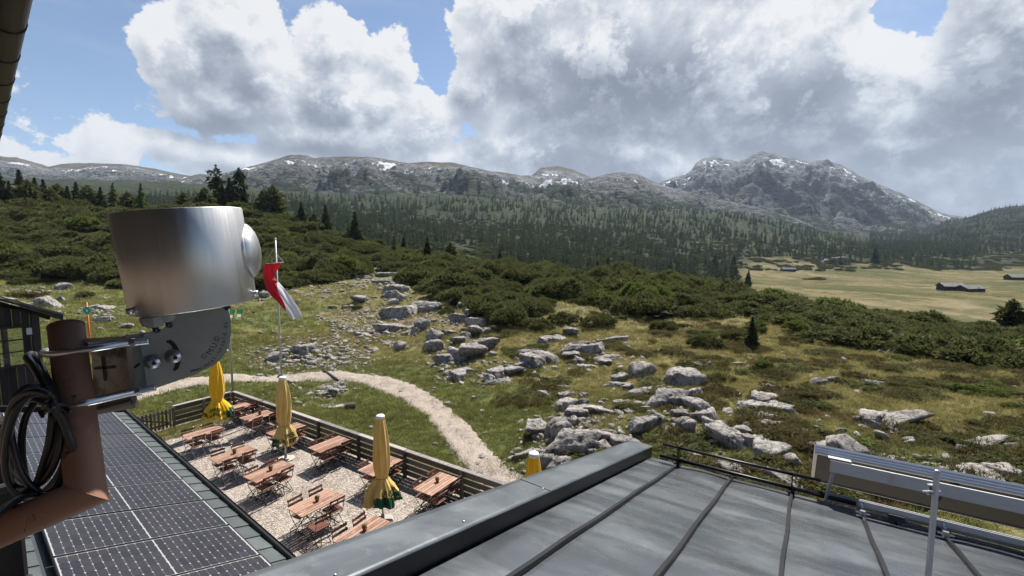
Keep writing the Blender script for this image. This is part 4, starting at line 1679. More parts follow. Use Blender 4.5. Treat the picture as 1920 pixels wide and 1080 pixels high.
# ------------------------------------------------------------------ trees that can be told apart
_tm = trunk_mesh('trunk')
_kinds = {
    'spruce': ([conifer_mesh('crown', 200 + i, 'spruce_leaf', whorls=24, nb=8, rad=.20, cards=4, base=.06) for i in range(3)], 'spruce_tree', 'dark green spruce'),
    'larch': ([conifer_mesh('crown', 210 + i, 'larch_leaf', whorls=22, nb=6, rad=.17, cards=4, base=.14, droop=.15, gaps=.3) for i in range(2)], 'larch_tree', 'light green larch'),
    'old': ([conifer_mesh('crown', 220 + i, 'spruce_leaf', whorls=20, nb=6, rad=.17, cards=4, base=.22, droop=.25, gaps=.52, round_=True) for i in range(2)], 'larch_tree', 'sparse dark larch'),
    'stone': ([conifer_mesh('crown', 230 + i, 'pine_leaf', whorls=16, nb=9, rad=.30, cards=4, base=.08, round_=True) for i in range(2)], 'stone_pine', 'round dark stone pine'),
}
# (px, top py, bottom py, distance, kind, where)
TREES = [
    (40, 320, 378, 118, 'spruce', 'at the left edge of the hill crest'), (3, 322, 380, 112, 'spruce', 'cut by the left picture edge on the crest'), (55, 338, 380, 110, 'stone', 'in the dense crest group on the far left'), (84, 338, 380, 116, 'spruce', 'slim, in the dense crest group'), (96, 352, 382, 114, 'stone', 'low, in the dense crest group'), (128, 350, 380, 120, 'spruce', 'small pointed one left of the crest pines'), (145, 342, 380, 126, 'spruce', 'pointed, between the crest stone pines'), (240, 360, 386, 118, 'stone', 'low, between the two pale crest larches'), (385, 352, 388, 122, 'stone', 'left of the tallest airy crest tree'), (345, 362, 388, 120, 'stone', 'low round one above the housing rim'), (20, 340, 385, 112, 'spruce', 'lower beside the crest spruce at the picture edge'), (68, 335, 380, 120, 'spruce', 'second on the hill crest from the left edge'),
    (110, 345, 378, 122, 'stone', 'between spruces on the left hill crest'), (165, 348, 380, 124, 'stone', 'on the crest left of the pale larch'), (214, 345, 385, 118, 'larch', 'alone on the crest above the steel housing'),
    (266, 346, 385, 118, 'larch', 'small, second pale one on the crest above the housing'), (190, 352, 382, 125, 'spruce', 'low one beside the first pale larch'),
    (407, 310, 385, 128, 'old', 'tallest with an airy crown on the hill crest'), (451, 316, 388, 124, 'old', 'slim, right of the tallest crest tree'), (432, 335, 388, 124, 'spruce', 'squeezed between the two tall airy crest trees'), (418, 345, 390, 120, 'spruce', 'short, at the foot of the tall airy tree'),
    (497, 356, 395, 125, 'stone', 'left one of the pair on the falling crest'), (513, 350, 398, 125, 'stone', 'right one of the pair on the falling crest'), (460, 350, 395, 118, 'spruce', 'low, right of the slim crest tree'),
    (566, 380, 420, 122, 'spruce', 'small, left of three on the hill shoulder'), (611, 386, 425, 122, 'spruce', 'thin one on the hill shoulder'), (667, 398, 455, 108, 'spruce', 'stout, standing out against the far forest'), (655, 420, 458, 112, 'larch', 'right behind the stout spruce'), (590, 400, 428, 122, 'stone', 'low, between two shoulder spruces'),
    (802, 446, 482, 92, 'spruce', 'on the middle ridge above the stone pile'), (845, 455, 486, 90, 'stone', 'bushy, on the middle ridge'), (740, 440, 478, 100, 'larch', 'among the pines at the top of the stony pasture'), (757, 445, 478, 104, 'spruce', 'left of the middle ridge spruce'), (716, 452, 480, 104, 'spruce', 'short, above the stony pasture'),
    (938, 470, 492, 120, 'spruce', 'little, beyond the middle ridge'), (1120, 490, 520, 150, 'spruce', 'thin, in the hollow behind the ridge'), (1140, 484, 516, 160, 'spruce', 'beside the thin hollow spruce'),
    (1403, 507, 528, 230, 'spruce', 'lone, at the near end of the hay meadow'), (1896, 562, 610, 44, 'stone', 'round, at the right edge before the hay meadow'),
    (1375, 478, 508, 330, 'spruce', 'at the wood edge by the meadow end'), (1340, 476, 510, 330, 'spruce', 'second at the wood edge by the meadow end'), (1640, 462, 492, 500, 'spruce', 'at the far rim of the hay meadow'),
    (1408, 640, 668, 30, 'spruce', 'tiny young one on the heath slope'),
]


def build_trees():
    cnt = {}
    rnd = random.Random(9)
    for (px, y0, y1, Y, kind, where) in TREES:
        meshes, nm, words = _kinds[kind]
        i = cnt.get(kind, 0)
        cnt[kind] = i + 1
        b = at_y(px, y1, Y)
        x, y = b[0], b[1]
        g_ = float(high(np.array([x]), np.array([y]))[0])
        top = at_y(px, y0, Y)[2]
        h = max(top - g_, 2.0)
        t = empty(nm, (x, y, g_), rnd.random() * 6.28, '%s %s' % (words, where), 'tree', 'trees standing out of the dwarf pine')
        c = new_obj('crown', meshes[i % len(meshes)], t)
        tr = new_obj('trunk', _tm, t)
        s = h
        w = {'spruce': 1.05, 'larch': 1.1, 'old': .82, 'stone': .85}[kind]
        for q in (c, tr):
            q.scale = (s * w, s * w, s)


build_trees()

# ------------------------------------------------------------------ bushes that can be told apart
_stem = stem_mesh('stem', 1)
BUSHES = [
    (945, 618, 84, 'p', 'large round dwarf pine bush standing forward of the thicket'), (820, 560, 74, 'p', 'broad dwarf pine bush behind the stone row'), (1010, 622, 56, 'p', 'dwarf pine bush right of the large round one'),
    (1060, 612, 60, 'p', 'dwarf pine bush above the flat pale rock'), (1330, 655, 70, 'p', 'dwarf pine bush in front of the thicket at mid right'), (1385, 640, 54, 'p', 'smaller dwarf pine bush right of the mid one'), (600, 520, 100, 'p', 'dense dwarf pine bush behind the flagpole'),
    (520, 545, 60, 'p', 'dwarf pine bush beside the red and white flag'), (880, 560, 60, 'p', 'dwarf pine bush left of the large round one'), (1250, 625, 60, 'p', 'dwarf pine bush behind the long pale rock'), (1130, 615, 56, 'p', 'dwarf pine bush at the thicket front'),
    (1700, 640, 80, 'p', 'dwarf pine bush at the lower right thicket edge'), (1800, 660, 110, 'p', 'wide loose dwarf pine bush at the lower right'), (1890, 690, 120, 'p', 'dwarf pine bush cut by the right picture edge'), (1560, 622, 60, 'p', 'dwarf pine bush above the bleached branches'),
    (640, 492, 44, 'g', 'bright yellow-green shrub above the flag'), (765, 500, 56, 'g', 'pale green shrub on top of the stony pasture'), (1430, 625, 50, 'g', 'bright green shrub on the heath slope'), (1500, 630, 60, 'g', 'wide bright green shrub right of the mid bush'), (1440, 700, 50, 'g', 'light green shrub below the bright ones'),
    (985, 765, 50, 'h', 'olive juniper bush above the boulder heap'), (950, 750, 36, 'h', 'small olive juniper beside the track'), (1015, 745, 34, 'h', 'brownish juniper left of the heap top'), (835, 590, 38, 'p', 'low green bush among the broken stones'), (668, 582, 20, 'p', 'tiny bush on the stony pasture'),
    (140, 560, 40, 'h', 'dry bush on the green bank by the sign'), (30, 560, 60, 'h', 'ochre bush above the dark timber wing'), (1350, 720, 60, 'h', 'brown heath bush above the fractured boulder'), (1700, 810, 80, 'h', 'dark brown heath patch behind the collectors'), (1190, 668, 40, 'h', 'brown heath bush left of the domed boulder'),
    (1910, 770, 40, 'g', 'bright green shrub at the right picture edge'), (750, 470, 40, 'g', 'yellow-green shrub at the foot of the ridge spruce'),
]


def build_bushes():
    rnd = random.Random(4)
    for k, (px, py, w, kd, lab) in enumerate(BUSHES):
        p = on_ground(px, py)
        wid = w * p[1] / FPX
        ms = {'p': _pine, 'g': _shrub, 'h': _heath}[kd]
        nm = {'p': 'dwarf_pine', 'g': 'green_shrub', 'h': 'heath_bush'}[kd]
        t = empty(nm, (p[0], p[1] + wid * .3, gz(p[0], p[1] + wid * .3) - .08), rnd.random() * 6.28, lab, 'bush', 'bushes on the slope')
        f = new_obj('foliage', ms[k % len(ms)], t)
        st = new_obj('stem', _stem, t)
        s = wid / 2 / .95
        zz = {'p': 1.15, 'g': .95, 'h': 1.3}[kd] * s
        f.scale = (s, s, zz)
        st.scale = (s, s, zz * .9)


build_bushes()

# ------------------------------------------------------------------ materials of made things
def m_wood(lo, hi, sc=(2, 14, 14), rnd=.4, wear=None):
    def fn(g, b):
        P = g.objco()
        oi = g.n('ShaderNodeObjectInfo')
        off = g.vm('ADD', P, g.vm('SCALE', (3, 7, 5), scale=g.m('MULTIPLY', oi.outputs['Random'], 9.)))
        n = g.noise(g.vm('MULTIPLY', off, sc), 2.2, 6, .65, .6)
        f = g.m('ADD', n, g.m('MULTIPLY', g.m('SUBTRACT', oi.outputs['Random'], .5), rnd))
        c = g.mix(g.mapr(f, .25, .75), lo, hi)
        if wear:
            c = g.mix(g.mapr(g.noise(off, 3.0, 5, .7), .52, .68, 0, .6), c, wear)
        g.put(b.inputs['Base Color'], c)
        bump(g, b, n, .4, .004)
    return fn


mat('table_wood', m_wood((.190, .098, .064), (.36, .215, .150), wear=(.44, .325, .255)), rough=.6, spec=.3)
mat('chair_wood', m_wood((.075, .024, .018), (.20, .075, .050), wear=(.30, .15, .10)), rough=.55, spec=.3)
mat('fence_wood', m_wood((.075, .066, .060), (.185, .165, .150), (1.5, 10, 10)), rough=.85, spec=.15)
mat('cap_wood', m_wood((.14, .128, .12), (.33, .305, .29), (1.5, 10, 10)), rough=.85, spec=.15)
mat('dark_timber', m_wood((.008, .007, .008), (.030, .026, .026), (8, 8, 1.2)), rough=.7, spec=.3)
mat('wall_timber', m_wood((.105, .078, .060), (.195, .148, .115), (8, 8, 1.0), rnd=.25), rough=.7, spec=.2)
mat('frame_steel', None, (.018, .026, .024), .45, .6, .5)
mat('bare_steel', None, (.50, .50, .50), .35, .9, .5)


def m_cloth(base, stain):
    def fn(g, b):
        P = g.objco()
        n = g.noise(g.vm('MULTIPLY', P, (6, 6, 1.0)), 2.0, 5, .6)
        g.put(b.inputs['Base Color'], g.mix(g.mapr(n, .40, .70, 0, .8), base, stain))
        b.inputs['Sheen Weight'].default_value = .2
        tb = g.n('ShaderNodeBsdfTranslucent', {'Color': g.mix(.5, base, stain)})
        mx = g.n('ShaderNodeMixShader', {0: .15, 1: b.outputs[0], 2: tb.outputs[0]})
        g.put(g.nt.nodes['Material Output'].inputs['Surface'], mx.outputs[0])
        bump(g, b, g.noise(g.vm('MULTIPLY', P, (1, 1, .45)), 16, 5, .65), .6, .02)
    return fn


mat('cloth_yellow', m_cloth((.86, .52, .022), (.76, .42, .02)), rough=.85, spec=.1)
mat('cloth_faded', m_cloth((.74, .53, .17), (.55, .36, .12)), rough=.85, spec=.1)
mat('cloth_green', m_cloth((.010, .105, .055), (.008, .07, .04)), rough=.85, spec=.1)
mat('print_dark', None, (.012, .045, .018), .8)
mat('print_yellow', None, (.62, .48, .05), .8)
mat('white_plastic', None, (.62, .63, .66), .5)
mat('pole_grey', None, (.42, .44, .45), .45, .3, .5)
mat('clay', m_wood((.16, .045, .030), (.25, .085, .055)), rough=.8)
mat('concrete', m_wood((.30, .28, .25), (.42, .40, .36)), rough=.9)
mat('rope', None, (.45, .42, .36), .9)
mat('orange_paint', None, (.70, .16, .05), .6)
mat('sign_green', None, (.0, .27, .14), .5)
mat('sign_white', None, (.75, .78, .76), .5)
mat('deck_green', None, (.05, .30, .07), .8)
mat('deck_pink', None, (.62, .30, .28), .8)

# ------------------------------------------------------------------ yard
def yard_xy(e, n):
    p = TERR(e, n)
    return (float(p[0]), float(p[1]))


def build_yard():
    poly = [(0.9, -.05), (27.0, -.05), (27.0, -13.5), (1.6, -13.5), (1.6, -5.4)]
    nx, ny = 90, 60
    E = np.linspace(.05, 27, nx)
    N = np.linspace(-13.5, .02, ny)
    Eg, Ng = np.meshgrid(E, N, indexing='ij')
    Eg = Eg + (.9 + .25 * fbm(Ng / 1.2, Ng * 0, 4., 2)) * (1 - (Eg - .05) / 26.95)
    X = FC[0] - E_DIR[0] * Eg + N_DIR[0] * Ng
    Y = FC[1] - E_DIR[1] * Eg + N_DIR[1] * Ng
    Z = .010 + .012 * fbm(X / .9, Y / .9, 3., 3) ** 2
    o = grid_mesh('yard', np.stack([X, Y, Z], -1), 'yard_gravel')
    o.name = 'pavement'
    tag(o, kind='structure')


build_yard()
RZ_T = math.atan2(N_DIR[1], N_DIR[0])      # local x along the table length (out towards the path)


# fence ------------------------------------------------------------------
def build_fence():
    t = empty('fence', (*yard_xy(0, 0), 0), RZ_T, 'weathered grey board fence with flat cap rail round the gravel yard', 'fence')
    # local frame: x = outwards (N), y = away (E);  along the long side y goes negative
    def post(x, y):
        MB().box((0, 0, .46), (.10, .10, .92), ch=.006).build('post', 'fence_wood', t, loc=(x, y, 0))
    ys = [-0.06, -2.2, -4.5, -6.85, -9.3, -11.7, -14.2, -16.6, -19.0, -21.4]
    for k, y in enumerate(ys):
        post(-.11, y)
    for a, b in zip(ys[:-1], ys[1:]):
        L = a - b - .012
        for i in range(4):
            MB().box((0, 0, 0), (.028, L, .175), ch=.004).build('board', 'fence_wood', t, loc=(-.03, (a + b) / 2, .155 + i * .218))
        MB().box((0, 0, 0), (.17, L, .038), ch=.005).build('cap_rail', 'cap_wood', t, loc=(-.05, (a + b) / 2, .945 + .003 * ((hash(a) % 3) - 1)))
    xs = [-.20, -2.05, -3.55]
    xs2 = [-.16, -1.35, -2.54]
    for x in xs2[1:]:
        post(x, -.06)
    for a, b in zip(xs2[:-1], xs2[1:]):
        L = a - b - .012
        for i in range(4):
            MB().box((0, 0, 0), (L, .028, .175), ch=.004).build('board', 'fence_wood', t, loc=((a + b) / 2, .02, .155 + i * .218))
        MB().box((0, 0, 0), (L, .16, .038), ch=.005).build('cap_rail', 'cap_wood', t, loc=((a + b) / 2, .0, .945))
    # gate
    g_ = empty('gate', (*yard_xy(0, -2.54), 0), RZ_T, 'weathered picket gate with a diagonal brace closing the yard', 'gate')
    W = 1.42
    for i in range(10):
        MB().box((0, 0, 0), (.075, .02, .82), ch=.003).build('picket', 'fence_wood', g_, loc=(-.12 - i * (W - .1) / 9.5, -.03, .47))
    for z in (.22, .76):
        MB().box((0, 0, 0), (W, .03, .08), ch=.003).build('rail', 'fence_wood', g_, loc=(-.1 - W / 2, .0, z))
    MB().bar((-.15, .028, .26), (-W + .05, .028, .74), .025, .07).build('brace', 'fence_wood', g_)
    MB().box((0, 0, .5), (.11, .11, 1.0), ch=.006).build('post', 'fence_wood', g_, loc=(-W - .2, -.02, 0))


build_fence()


# tables and chairs -------------------------------------------------------
def make_table():
    t = empty('garden_table', (0, 0, 0), 0, 'x', 'table', 'slatted tables in the yard')
    tree = []
    L, W = 1.28, .74
    n = 7
    w = W / n
    bd = MB().box((0, 0, 0), (L, w - .010, .024), ch=.003).build('board', 'table_wood', t)
    bd.location = (0, -W / 2 + w / 2, .745)
    tree.append((bd, -1))
    for i in range(1, n):
        c = bd.copy(); COL.objects.link(c); c.parent = t
        c.location = (0, -W / 2 + w * (i + .5), .745 + .001 * (i % 2))
        tree.append((c, -1))
    for sx in (-1, 1):
        tree.append((MB().box((sx * .48, 0, .715), (.05, W - .06, .035)).build('batten', 'chair_wood', t), -1))
    for sy in (-1, 1):
        y = sy * .30
        for sx in (-1, 1):
            tree.append((MB().tube([(sx * .50, y, .70), (sx * .42, y, .60), (-sx * .12, y * (1.02 if sx > 0 else .95), .36), (-sx * .46, y, .02), (-sx * .50, y, .012)], .013, 6).build('leg', 'frame_steel', t, True), -1))
    for sx in (-1, 1):
        tree.append((MB().bar((sx * .44, -.30, .05), (sx * .44, .30, .05), .02, .02, 6).build('stretcher', 'frame_steel', t), -1))
    return Proto(t, tree)


def make_chair(steel):
    t = empty('folding_chair', (0, 0, 0), 0, 'x', 'chair', 'folding chairs at the tables')
    tree = []
    w = .40
    sl = MB().box((0, 0, 0), (w + .03, .052, .017), ch=.003).build('seat_slat', 'chair_wood', t)
    sl.location = (0, -.17, .455)
    tree.append((sl, -1))
    for i in range(1, 6):
        c = sl.copy(); COL.objects.link(c); c.parent = t
        c.location = (0, -.17 + i * .071, .455 + (.006 if i == 5 else 0))
        tree.append((c, -1))
    bs = MB().box((0, 0, 0), (w + .06, .016, .070), ch=.003).build('back_slat', 'chair_wood', t)
    bs.location = (0, -.262, .835)
    bs.rotation_euler = (R(12), 0, 0)
    tree.append((bs, -1))
    c = bs.copy(); COL.objects.link(c); c.parent = t
    c.location = (0, -.238, .715)
    tree.append((c, -1))
    for sx in (-1, 1):
        x = sx * w / 2
        tree.append((MB().tube([(x, -.285, .885), (x, -.255, .74), (x, -.215, .52), (x, -.12, .36), (x, .10, .16), (x, .25, .012)], .010, 6).build('back_leg', steel, t, True), -1))
        x2 = sx * (w / 2 - .025)
        tree.append((MB().tube([(x2, .21, .440), (x2, .12, .34), (x2, -.08, .18), (x2, -.26, .012)], .010, 6).build('front_leg', steel, t, True), -1))
    for y, z in ((.235, .03), (-.24, .03), (.0, .255)):
        tree.append((MB().bar((-w / 2, y, z), (w / 2, y, z), .014, .014, 6).build('stretcher', steel, t), -1))
    return Proto(t, tree)


TABLES = [  # tabletop centre in the photo, row word, place word
    ('row beside the solar roof', [(381, 811), (438, 852), (506, 884), (593, 942), (682, 998)]),
    ('row along the board fence', [(451, 762), (486, 779), (538, 806), (619, 833), (714, 873), (819, 906)]),
]
POTS = []


def build_tables():
    tp, cp, cs = make_table(), make_chair('frame_steel'), make_chair('bare_steel')
    rnd = random.Random(21)
    for row, lst in TABLES:
        n = len(lst)
        for i, (px, py) in enumerate(lst):
            c = at_z(px, py, .75)
            far = ORD[i]
            rz = RZ_T + R(rnd.uniform(-2.5, 2.5))
            tp.place((c[0], c[1], .012), rz, 'brown slatted garden table, %s from the far end of the %s' % (far, row))
            ax = np.array([math.cos(rz), math.sin(rz)])
            ay = np.array([-math.sin(rz), math.cos(rz)])
            pulled = (row.startswith('row beside') and i == 3)
            for side in (1, -1):
                for j, s in enumerate((-1, 1)):
                    off = .235 + rnd.uniform(-.03, .06)
                    if pulled and side < 0 and s < 0:
                        off = .62
                    q = c[:2] + ax * (s * (.31 + rnd.uniform(-.04, .04))) + ay * side * off
                    d = -ay * side
                    crz = math.atan2(-d[0], d[1]) + R(rnd.uniform(-5, 5))
                    lab = 'folding chair, %s %s seat at the %s table from far in the %s row' % (
                        'far' if side > 0 else 'near', 'left' if s < 0 else 'right', far, 'roof' if row.startswith('row beside') else 'fence')
                    (cs if (i < 2) else cp).place((q[0], q[1], .012), crz, lab)
            if (row.startswith('row beside') and i in (1, 2, 3, 4)) or (row.startswith('row along') and i in (1, 5)):
                POTS.append((c[0] + ax[0] * .03, c[1] + ax[1] * .03, '%s table from far in the %s' % (far, 'roof row' if row.startswith('row beside') else 'fence row')))


build_tables()


def build_pots():
    pot = MB().lathe([(.030, 0), (.045, .005), (.055, .07), (.062, .072), (.062, .09), (.052, .09), (.05, .07)], 14)
    rs = np.random.RandomState(2)
    bz = np.column_stack([rs.normal(size=(26, 2)) * .022, .085 + .02 * rs.rand(26)])
    V, F, t_ = blades(rs, bz, np.column_stack([rs.normal(size=(26, 2)) * .5, np.ones(26)]), .07, .02, 3, .5)
    me = tip_mesh('flowers', V, F, t_, 'shrub_leaf')
    first = None
    for (x, y, where) in POTS:
        t = empty('flower_pot', (x, y, .77), 0, 'small clay flower pot on the %s' % where, 'flower pot', 'pots on the tables')
        if first is None:
            first = pot.build('pot', 'clay', t, True)
        else:
            c = first.copy(); COL.objects.link(c); c.parent = t
        new_obj('flowers', me, t)


build_pots()


# text helper ------------------------------------------------------------
def text_verts(s, size=1.0, align='CENTER', res=2, bold=0.0):
    cu = bpy.data.curves.new('lettering', 'FONT')
    cu.body = s
    cu.size = size
    cu.align_x = align
    cu.resolution_u = res
    cu.offset = bold * size
    ob = bpy.data.objects.new('lettering', cu)
    me = bpy.data.meshes.new_from_object(ob)
    V = np.array([v.co[:] for v in me.vertices]).reshape(-1, 3)
    F = [tuple(p.vertices) for p in me.polygons]
    bpy.data.objects.remove(ob)
    bpy.data.curves.remove(cu)
    bpy.data.meshes.remove(me)
    return V, F


# parasols ------------------------------------------------------------
def make_parasol(loc, rz, label, cloth, flare=.4, turn=0.0, fat=1.0, H=3.12, seed=0, words=(('UNSER', .19, .25), ('BÜRGERBRÄU', .19, .06)), word_angle=0.0, green_from=.15, green_to=.5):
    t = empty('parasol', loc, rz, label, 'parasol', 'closed parasols in the yard')
    MB().tube([(0, 0, 0), (0, 0, 1.2), (0, 0, H - .05)], .027, 12).build('pole', 'white_plastic', t, True)
    MB().lathe([(.30, 0), (.30, .05), (.26, .07), (.05, .075), (.045, .22), (.035, .22)], 20).build('base', 'concrete', t)
    n, rows = 96, 44
    zb, zt = .66, H - .06
    tie = 1.34
    rs = np.random.RandomState(seed)
    ph = rs.rand(8) * .5
    th = np.linspace(0, 2 * math.pi, n, endpoint=False)
    def prof(z):
        # from the bottom hem up to the cap
        zs = np.array([.66, .78, .95, 1.10, 1.24, 1.34, 1.44, 1.65, 1.95, 2.3, 2.65, 2.95, 3.06])
        q = lambda f: .155 * fat + (flare - .155 * fat) * f
        rr = np.array([q(1), q(.93), q(.72), q(.48), q(.20), q(0), .175 * fat, .205 * fat, .21 * fat, .195 * fat, .165 * fat, .13 * fat ** .5, .11])
        return np.interp(z, zs, rr)
    def fold(z, th):
        k = 8
        amp = np.interp(z, [.72, 1.2, 1.34, 1.6, 2.4, 3.06], [.20, .16, .10, .14, .16, .08])
        w = np.cos(k * th + 1.4 * np.sin(z * 1.3 + seed)) + .45 * np.cos(2 * k * th + seed + z) + .35 * np.sin(3 * th + seed)
        return 1 + amp * w * .72
    zs = zb + (zt - zb) * np.linspace(0, 1, rows)
    def surf(thv, z, off=0.0):
        hem = .05 * np.sin(4 * thv + seed) + .03 * np.sin(9 * thv + 2 * seed)
        zz = z + hem * np.clip((1.2 - z) / .5, 0, 1)
        r = prof(z) * fold(z, thv) + off
        return np.stack([r * np.cos(thv), r * np.sin(thv), zz], -1)
    def patch(t0, t1, z0, z1, nn, nr, off):
        tv, zv = np.meshgrid(np.linspace(t0, t1, nn), np.linspace(z0, z1, nr), indexing='ij')
        P = surf(tv, zv, off)
        idx = np.arange(nn * nr).reshape(nn, nr)
        F = np.stack([idx[:-1, :-1], idx[1:, :-1], idx[1:, 1:], idx[:-1, 1:]], -1).reshape(-1, 4)
        return P.reshape(-1, 3), F
    V, F = patch(0, 2 * math.pi, zb, zt, n + 1, rows, 0)
    can = mk('canopy', V, F, cloth, t, True)
    # inner lining so that the hem has depth
    V, F = patch(0, 2 * math.pi, zb + .005, 1.3, n + 1, 12, -.02)
    mk('lining', V, F, 'cloth_faded', can, True)
    V, F = patch(2 * math.pi * green_from + turn, 2 * math.pi * green_to + turn, zb - .004, zb + .26, 60, 8, .006)
    gv = mk('valance', V, F, 'cloth_green', can, True)
    tie_m = MB()
    tie_m.tube([tuple(surf(np.array(a), np.array(tie), .008)) for a in np.linspace(0, 2 * math.pi, 60)], .008, 6)
    tie_m.build('tie_band', 'cloth_green' if seed else cloth, t, True)
    MB().lathe([(.02, H - .08), (.118, H - .07), (.125, H - .045), (.122, H - .005), (.10, H + .02), (.02, H + .03)], 24).build('cap', 'white_plastic', t, True)
    for (txt, size, dz) in words:
        V, F = text_verts(txt, size, bold=.022)
        z = zb + .03 + dz + V[:, 1]
        r0 = prof(zb + .1)
        P = surf(word_angle + turn + V[:, 0] / r0 * 1.0, z, .010)
        if len(P):
            mk('lettering', P, F, 'print_dark', can)
    V, F = text_verts('Reichenhaller', .10)
    z = zb + .08 + V[:, 1]
    mid = math.pi * (green_from + green_to) + turn
    mk('lettering', surf(mid + V[:, 0] / prof(zb + .1) * .85, z, .012), F, 'print_yellow', can)
    return t


def build_parasols():
    def face(p):                      # angle of the direction from the parasol to the camera
        return math.atan2(-p[1], -p[0])
    p = at_z(411, 806, 0)
    a = face(p)
    make_parasol((p[0], p[1], 0), 0, 'closed bright yellow parasol whose lettered skirt is spread, at the far end', 'cloth_yellow', .52, a, 1.22, seed=0, word_angle=-.28, green_from=.10, green_to=.36)
    p = at_z(536, 862, 0)
    a = face(p)
    make_parasol((p[0], p[1], 0), 0, 'closed sun-bleached yellow parasol in the middle of the yard', 'cloth_faded', .38, a, 1.15, seed=1, word_angle=.75, green_from=-.26, green_to=-.08)
    p = at_z(718, 978, 0)
    a = face(p)
    make_parasol((p[0], p[1], 0), 0, 'closed yellow parasol with mostly green spread skirt nearest the metal roof', 'cloth_faded', .50, a, seed=2, word_angle=.55, green_from=-.06, green_to=.42)
    q = at_z(1001, 850, 3.12)
    a = face(q)
    make_parasol((q[0], q[1], 0), 0, 'closed yellow parasol whose top shows over the metal verge', 'cloth_yellow', .4, a, seed=3)


build_parasols()


# flagpoles and flag ------------------------------------------------------------
def build_flag():
    b = at_z(531, 776, 0)
    top = at_y(514, 449, b[1])
    t = empty('flagpole', (b[0], b[1], 0), 0, 'tall light grey flagpole that carries the red and white flag', 'flagpole', 'flagpoles by the yard')
    H = top[2]
    MB().tube([(0, 0, -.1), (0, 0, H * .5), (0, 0, H)], [.05, .045, .035], 12).build('pole', 'pole_grey', t, True)
    MB().lathe([(.04, H), (.05, H + .03), (.03, H + .07), (.005, H + .08)], 10).build('finial', 'pole_grey', t, True)
    MB().lathe([(.05, 3.55), (.058, 3.56), (.058, 3.68), (.05, 3.69)], 12).build('sleeve', 'pole_grey', t, True)
    def L(px, py, dy=0.0):
        q = at_y(px, py, b[1] - .25 + dy)
        return Vector((q[0] - b[0], q[1] - b[1], q[2]))
    # second pole
    b2 = at_z(437, 742, 0)
    t2 = empty('flagpole', (b2[0], b2[1], 0), 0, 'bare light grey flagpole behind the far fence corner', 'flagpole', 'flagpoles by the yard')
    MB().tube([(0, 0, -.1), (0, 0, 3), (0, 0, 6.2)], [.05, .045, .035], 12).build('pole', 'pole_grey', t2, True)
    MB().lathe([(.035, 6.2), (.05, 6.23), (.03, 6.27), (.005, 6.28)], 10).build('finial', 'pole_grey', t2, True)
    # flag hanging from a cross bar
    f = empty('flag', (b[0], b[1], 0), 0, 'long red and white flag hanging twisted from a cross bar', 'flag')
    a_, c_ = L(496, 495), L(532, 492)
    MB().bar(a_, c_, .03, .03, 8).build('cross_bar', 'pole_grey', f, True)
    k = L(512, 468, .2)
    MB().tube([a_, k], .008, 5).tube([c_, k], .008, 5).build('rope', 'rope', f)
    # ribbon: left edge, right edge down the cloth (photo pixels, depth offset)
    left = [(497, 495, 0), (494, 512, -.10), (497, 530, -.15), (505, 549, -.05), (519, 563, .06), (533, 580, .06), (544, 594, .0), (549, 600, .0)]
    right = [(529, 493, 0), (520, 506, .12), (514, 520, .20), (524, 532, .20), (534, 544, .12), (545, 558, .05), (559, 577, .0), (568, 593, -.05)]
    Lp = _spline(np.array([L(*q)[:] for q in left]), 6)
    Rp = _spline(np.array([L(*q)[:] for q in right]), 6)
    n, mrow = 17, len(Lp)
    G_ = np.zeros((mrow, n, 3))
    for i in range(mrow):
        for j in range(n):
            s = j / (n - 1)
            p = Lp[i] * (1 - s) + Rp[i] * s
            fall = i / (mrow - 1)
            p = p + np.array([.02, -.10, .0]) * math.sin(s * 9 + fall * 4) * (.3 + fall * 1.2)
            G_[i, j] = p
    me = bpy.data.meshes.new('cloth')
    idx = np.arange(mrow * n).reshape(mrow, n)
    F = np.stack([idx[:-1, :-1], idx[:-1, 1:], idx[1:, 1:], idx[1:, :-1]], -1).reshape(-1, 4)
    me.from_pydata(G_.reshape(-1, 3).tolist(), [], F.tolist())
    at = me.attributes.new('run', 'FLOAT_VECTOR', 'POINT')
    ss, ff = np.meshgrid(np.linspace(0, 1, n), np.linspace(0, 1, mrow))
    at.data.foreach_set('vector', np.stack([ss, ff, 0 * ss], -1).reshape(-1).astype(np.float32))
    me.polygons.foreach_set('use_smooth', [True] * len(me.polygons))

    def m_flag(g, b_):
        v = g.n('ShaderNodeAttribute', attribute_name='run').outputs['Vector']
        s_ = g.n('ShaderNodeSeparateXYZ', {0: v})
        # two stripes, white on the side that is folded behind above
        edge = g.m('MULTIPLY_ADD', s_.outputs[0], .42, s_.outputs[1])
        c = g.mix(g.mapr(edge, .755, .765), (.66, .045, .06), (.78, .77, .80))
        g.put(b_.inputs['Base Color'], c)
        tb = g.n('ShaderNodeBsdfTranslucent', {'Color': c})
        mx = g.n('ShaderNodeMixShader', {0: .4, 1: b_.outputs[0], 2: tb.outputs[0]})
        g.put(g.nt.nodes['Material Output'].inputs['Surface'], mx.outputs[0])
    mat('flag_cloth', m_flag, rough=.8, spec=.1)
    me.materials.append(MATS['flag_cloth'])
    o = new_obj('cloth', me, f)
    md = o.modifiers.new('thick', 'SOLIDIFY')
    md.thickness = .004


build_flag()


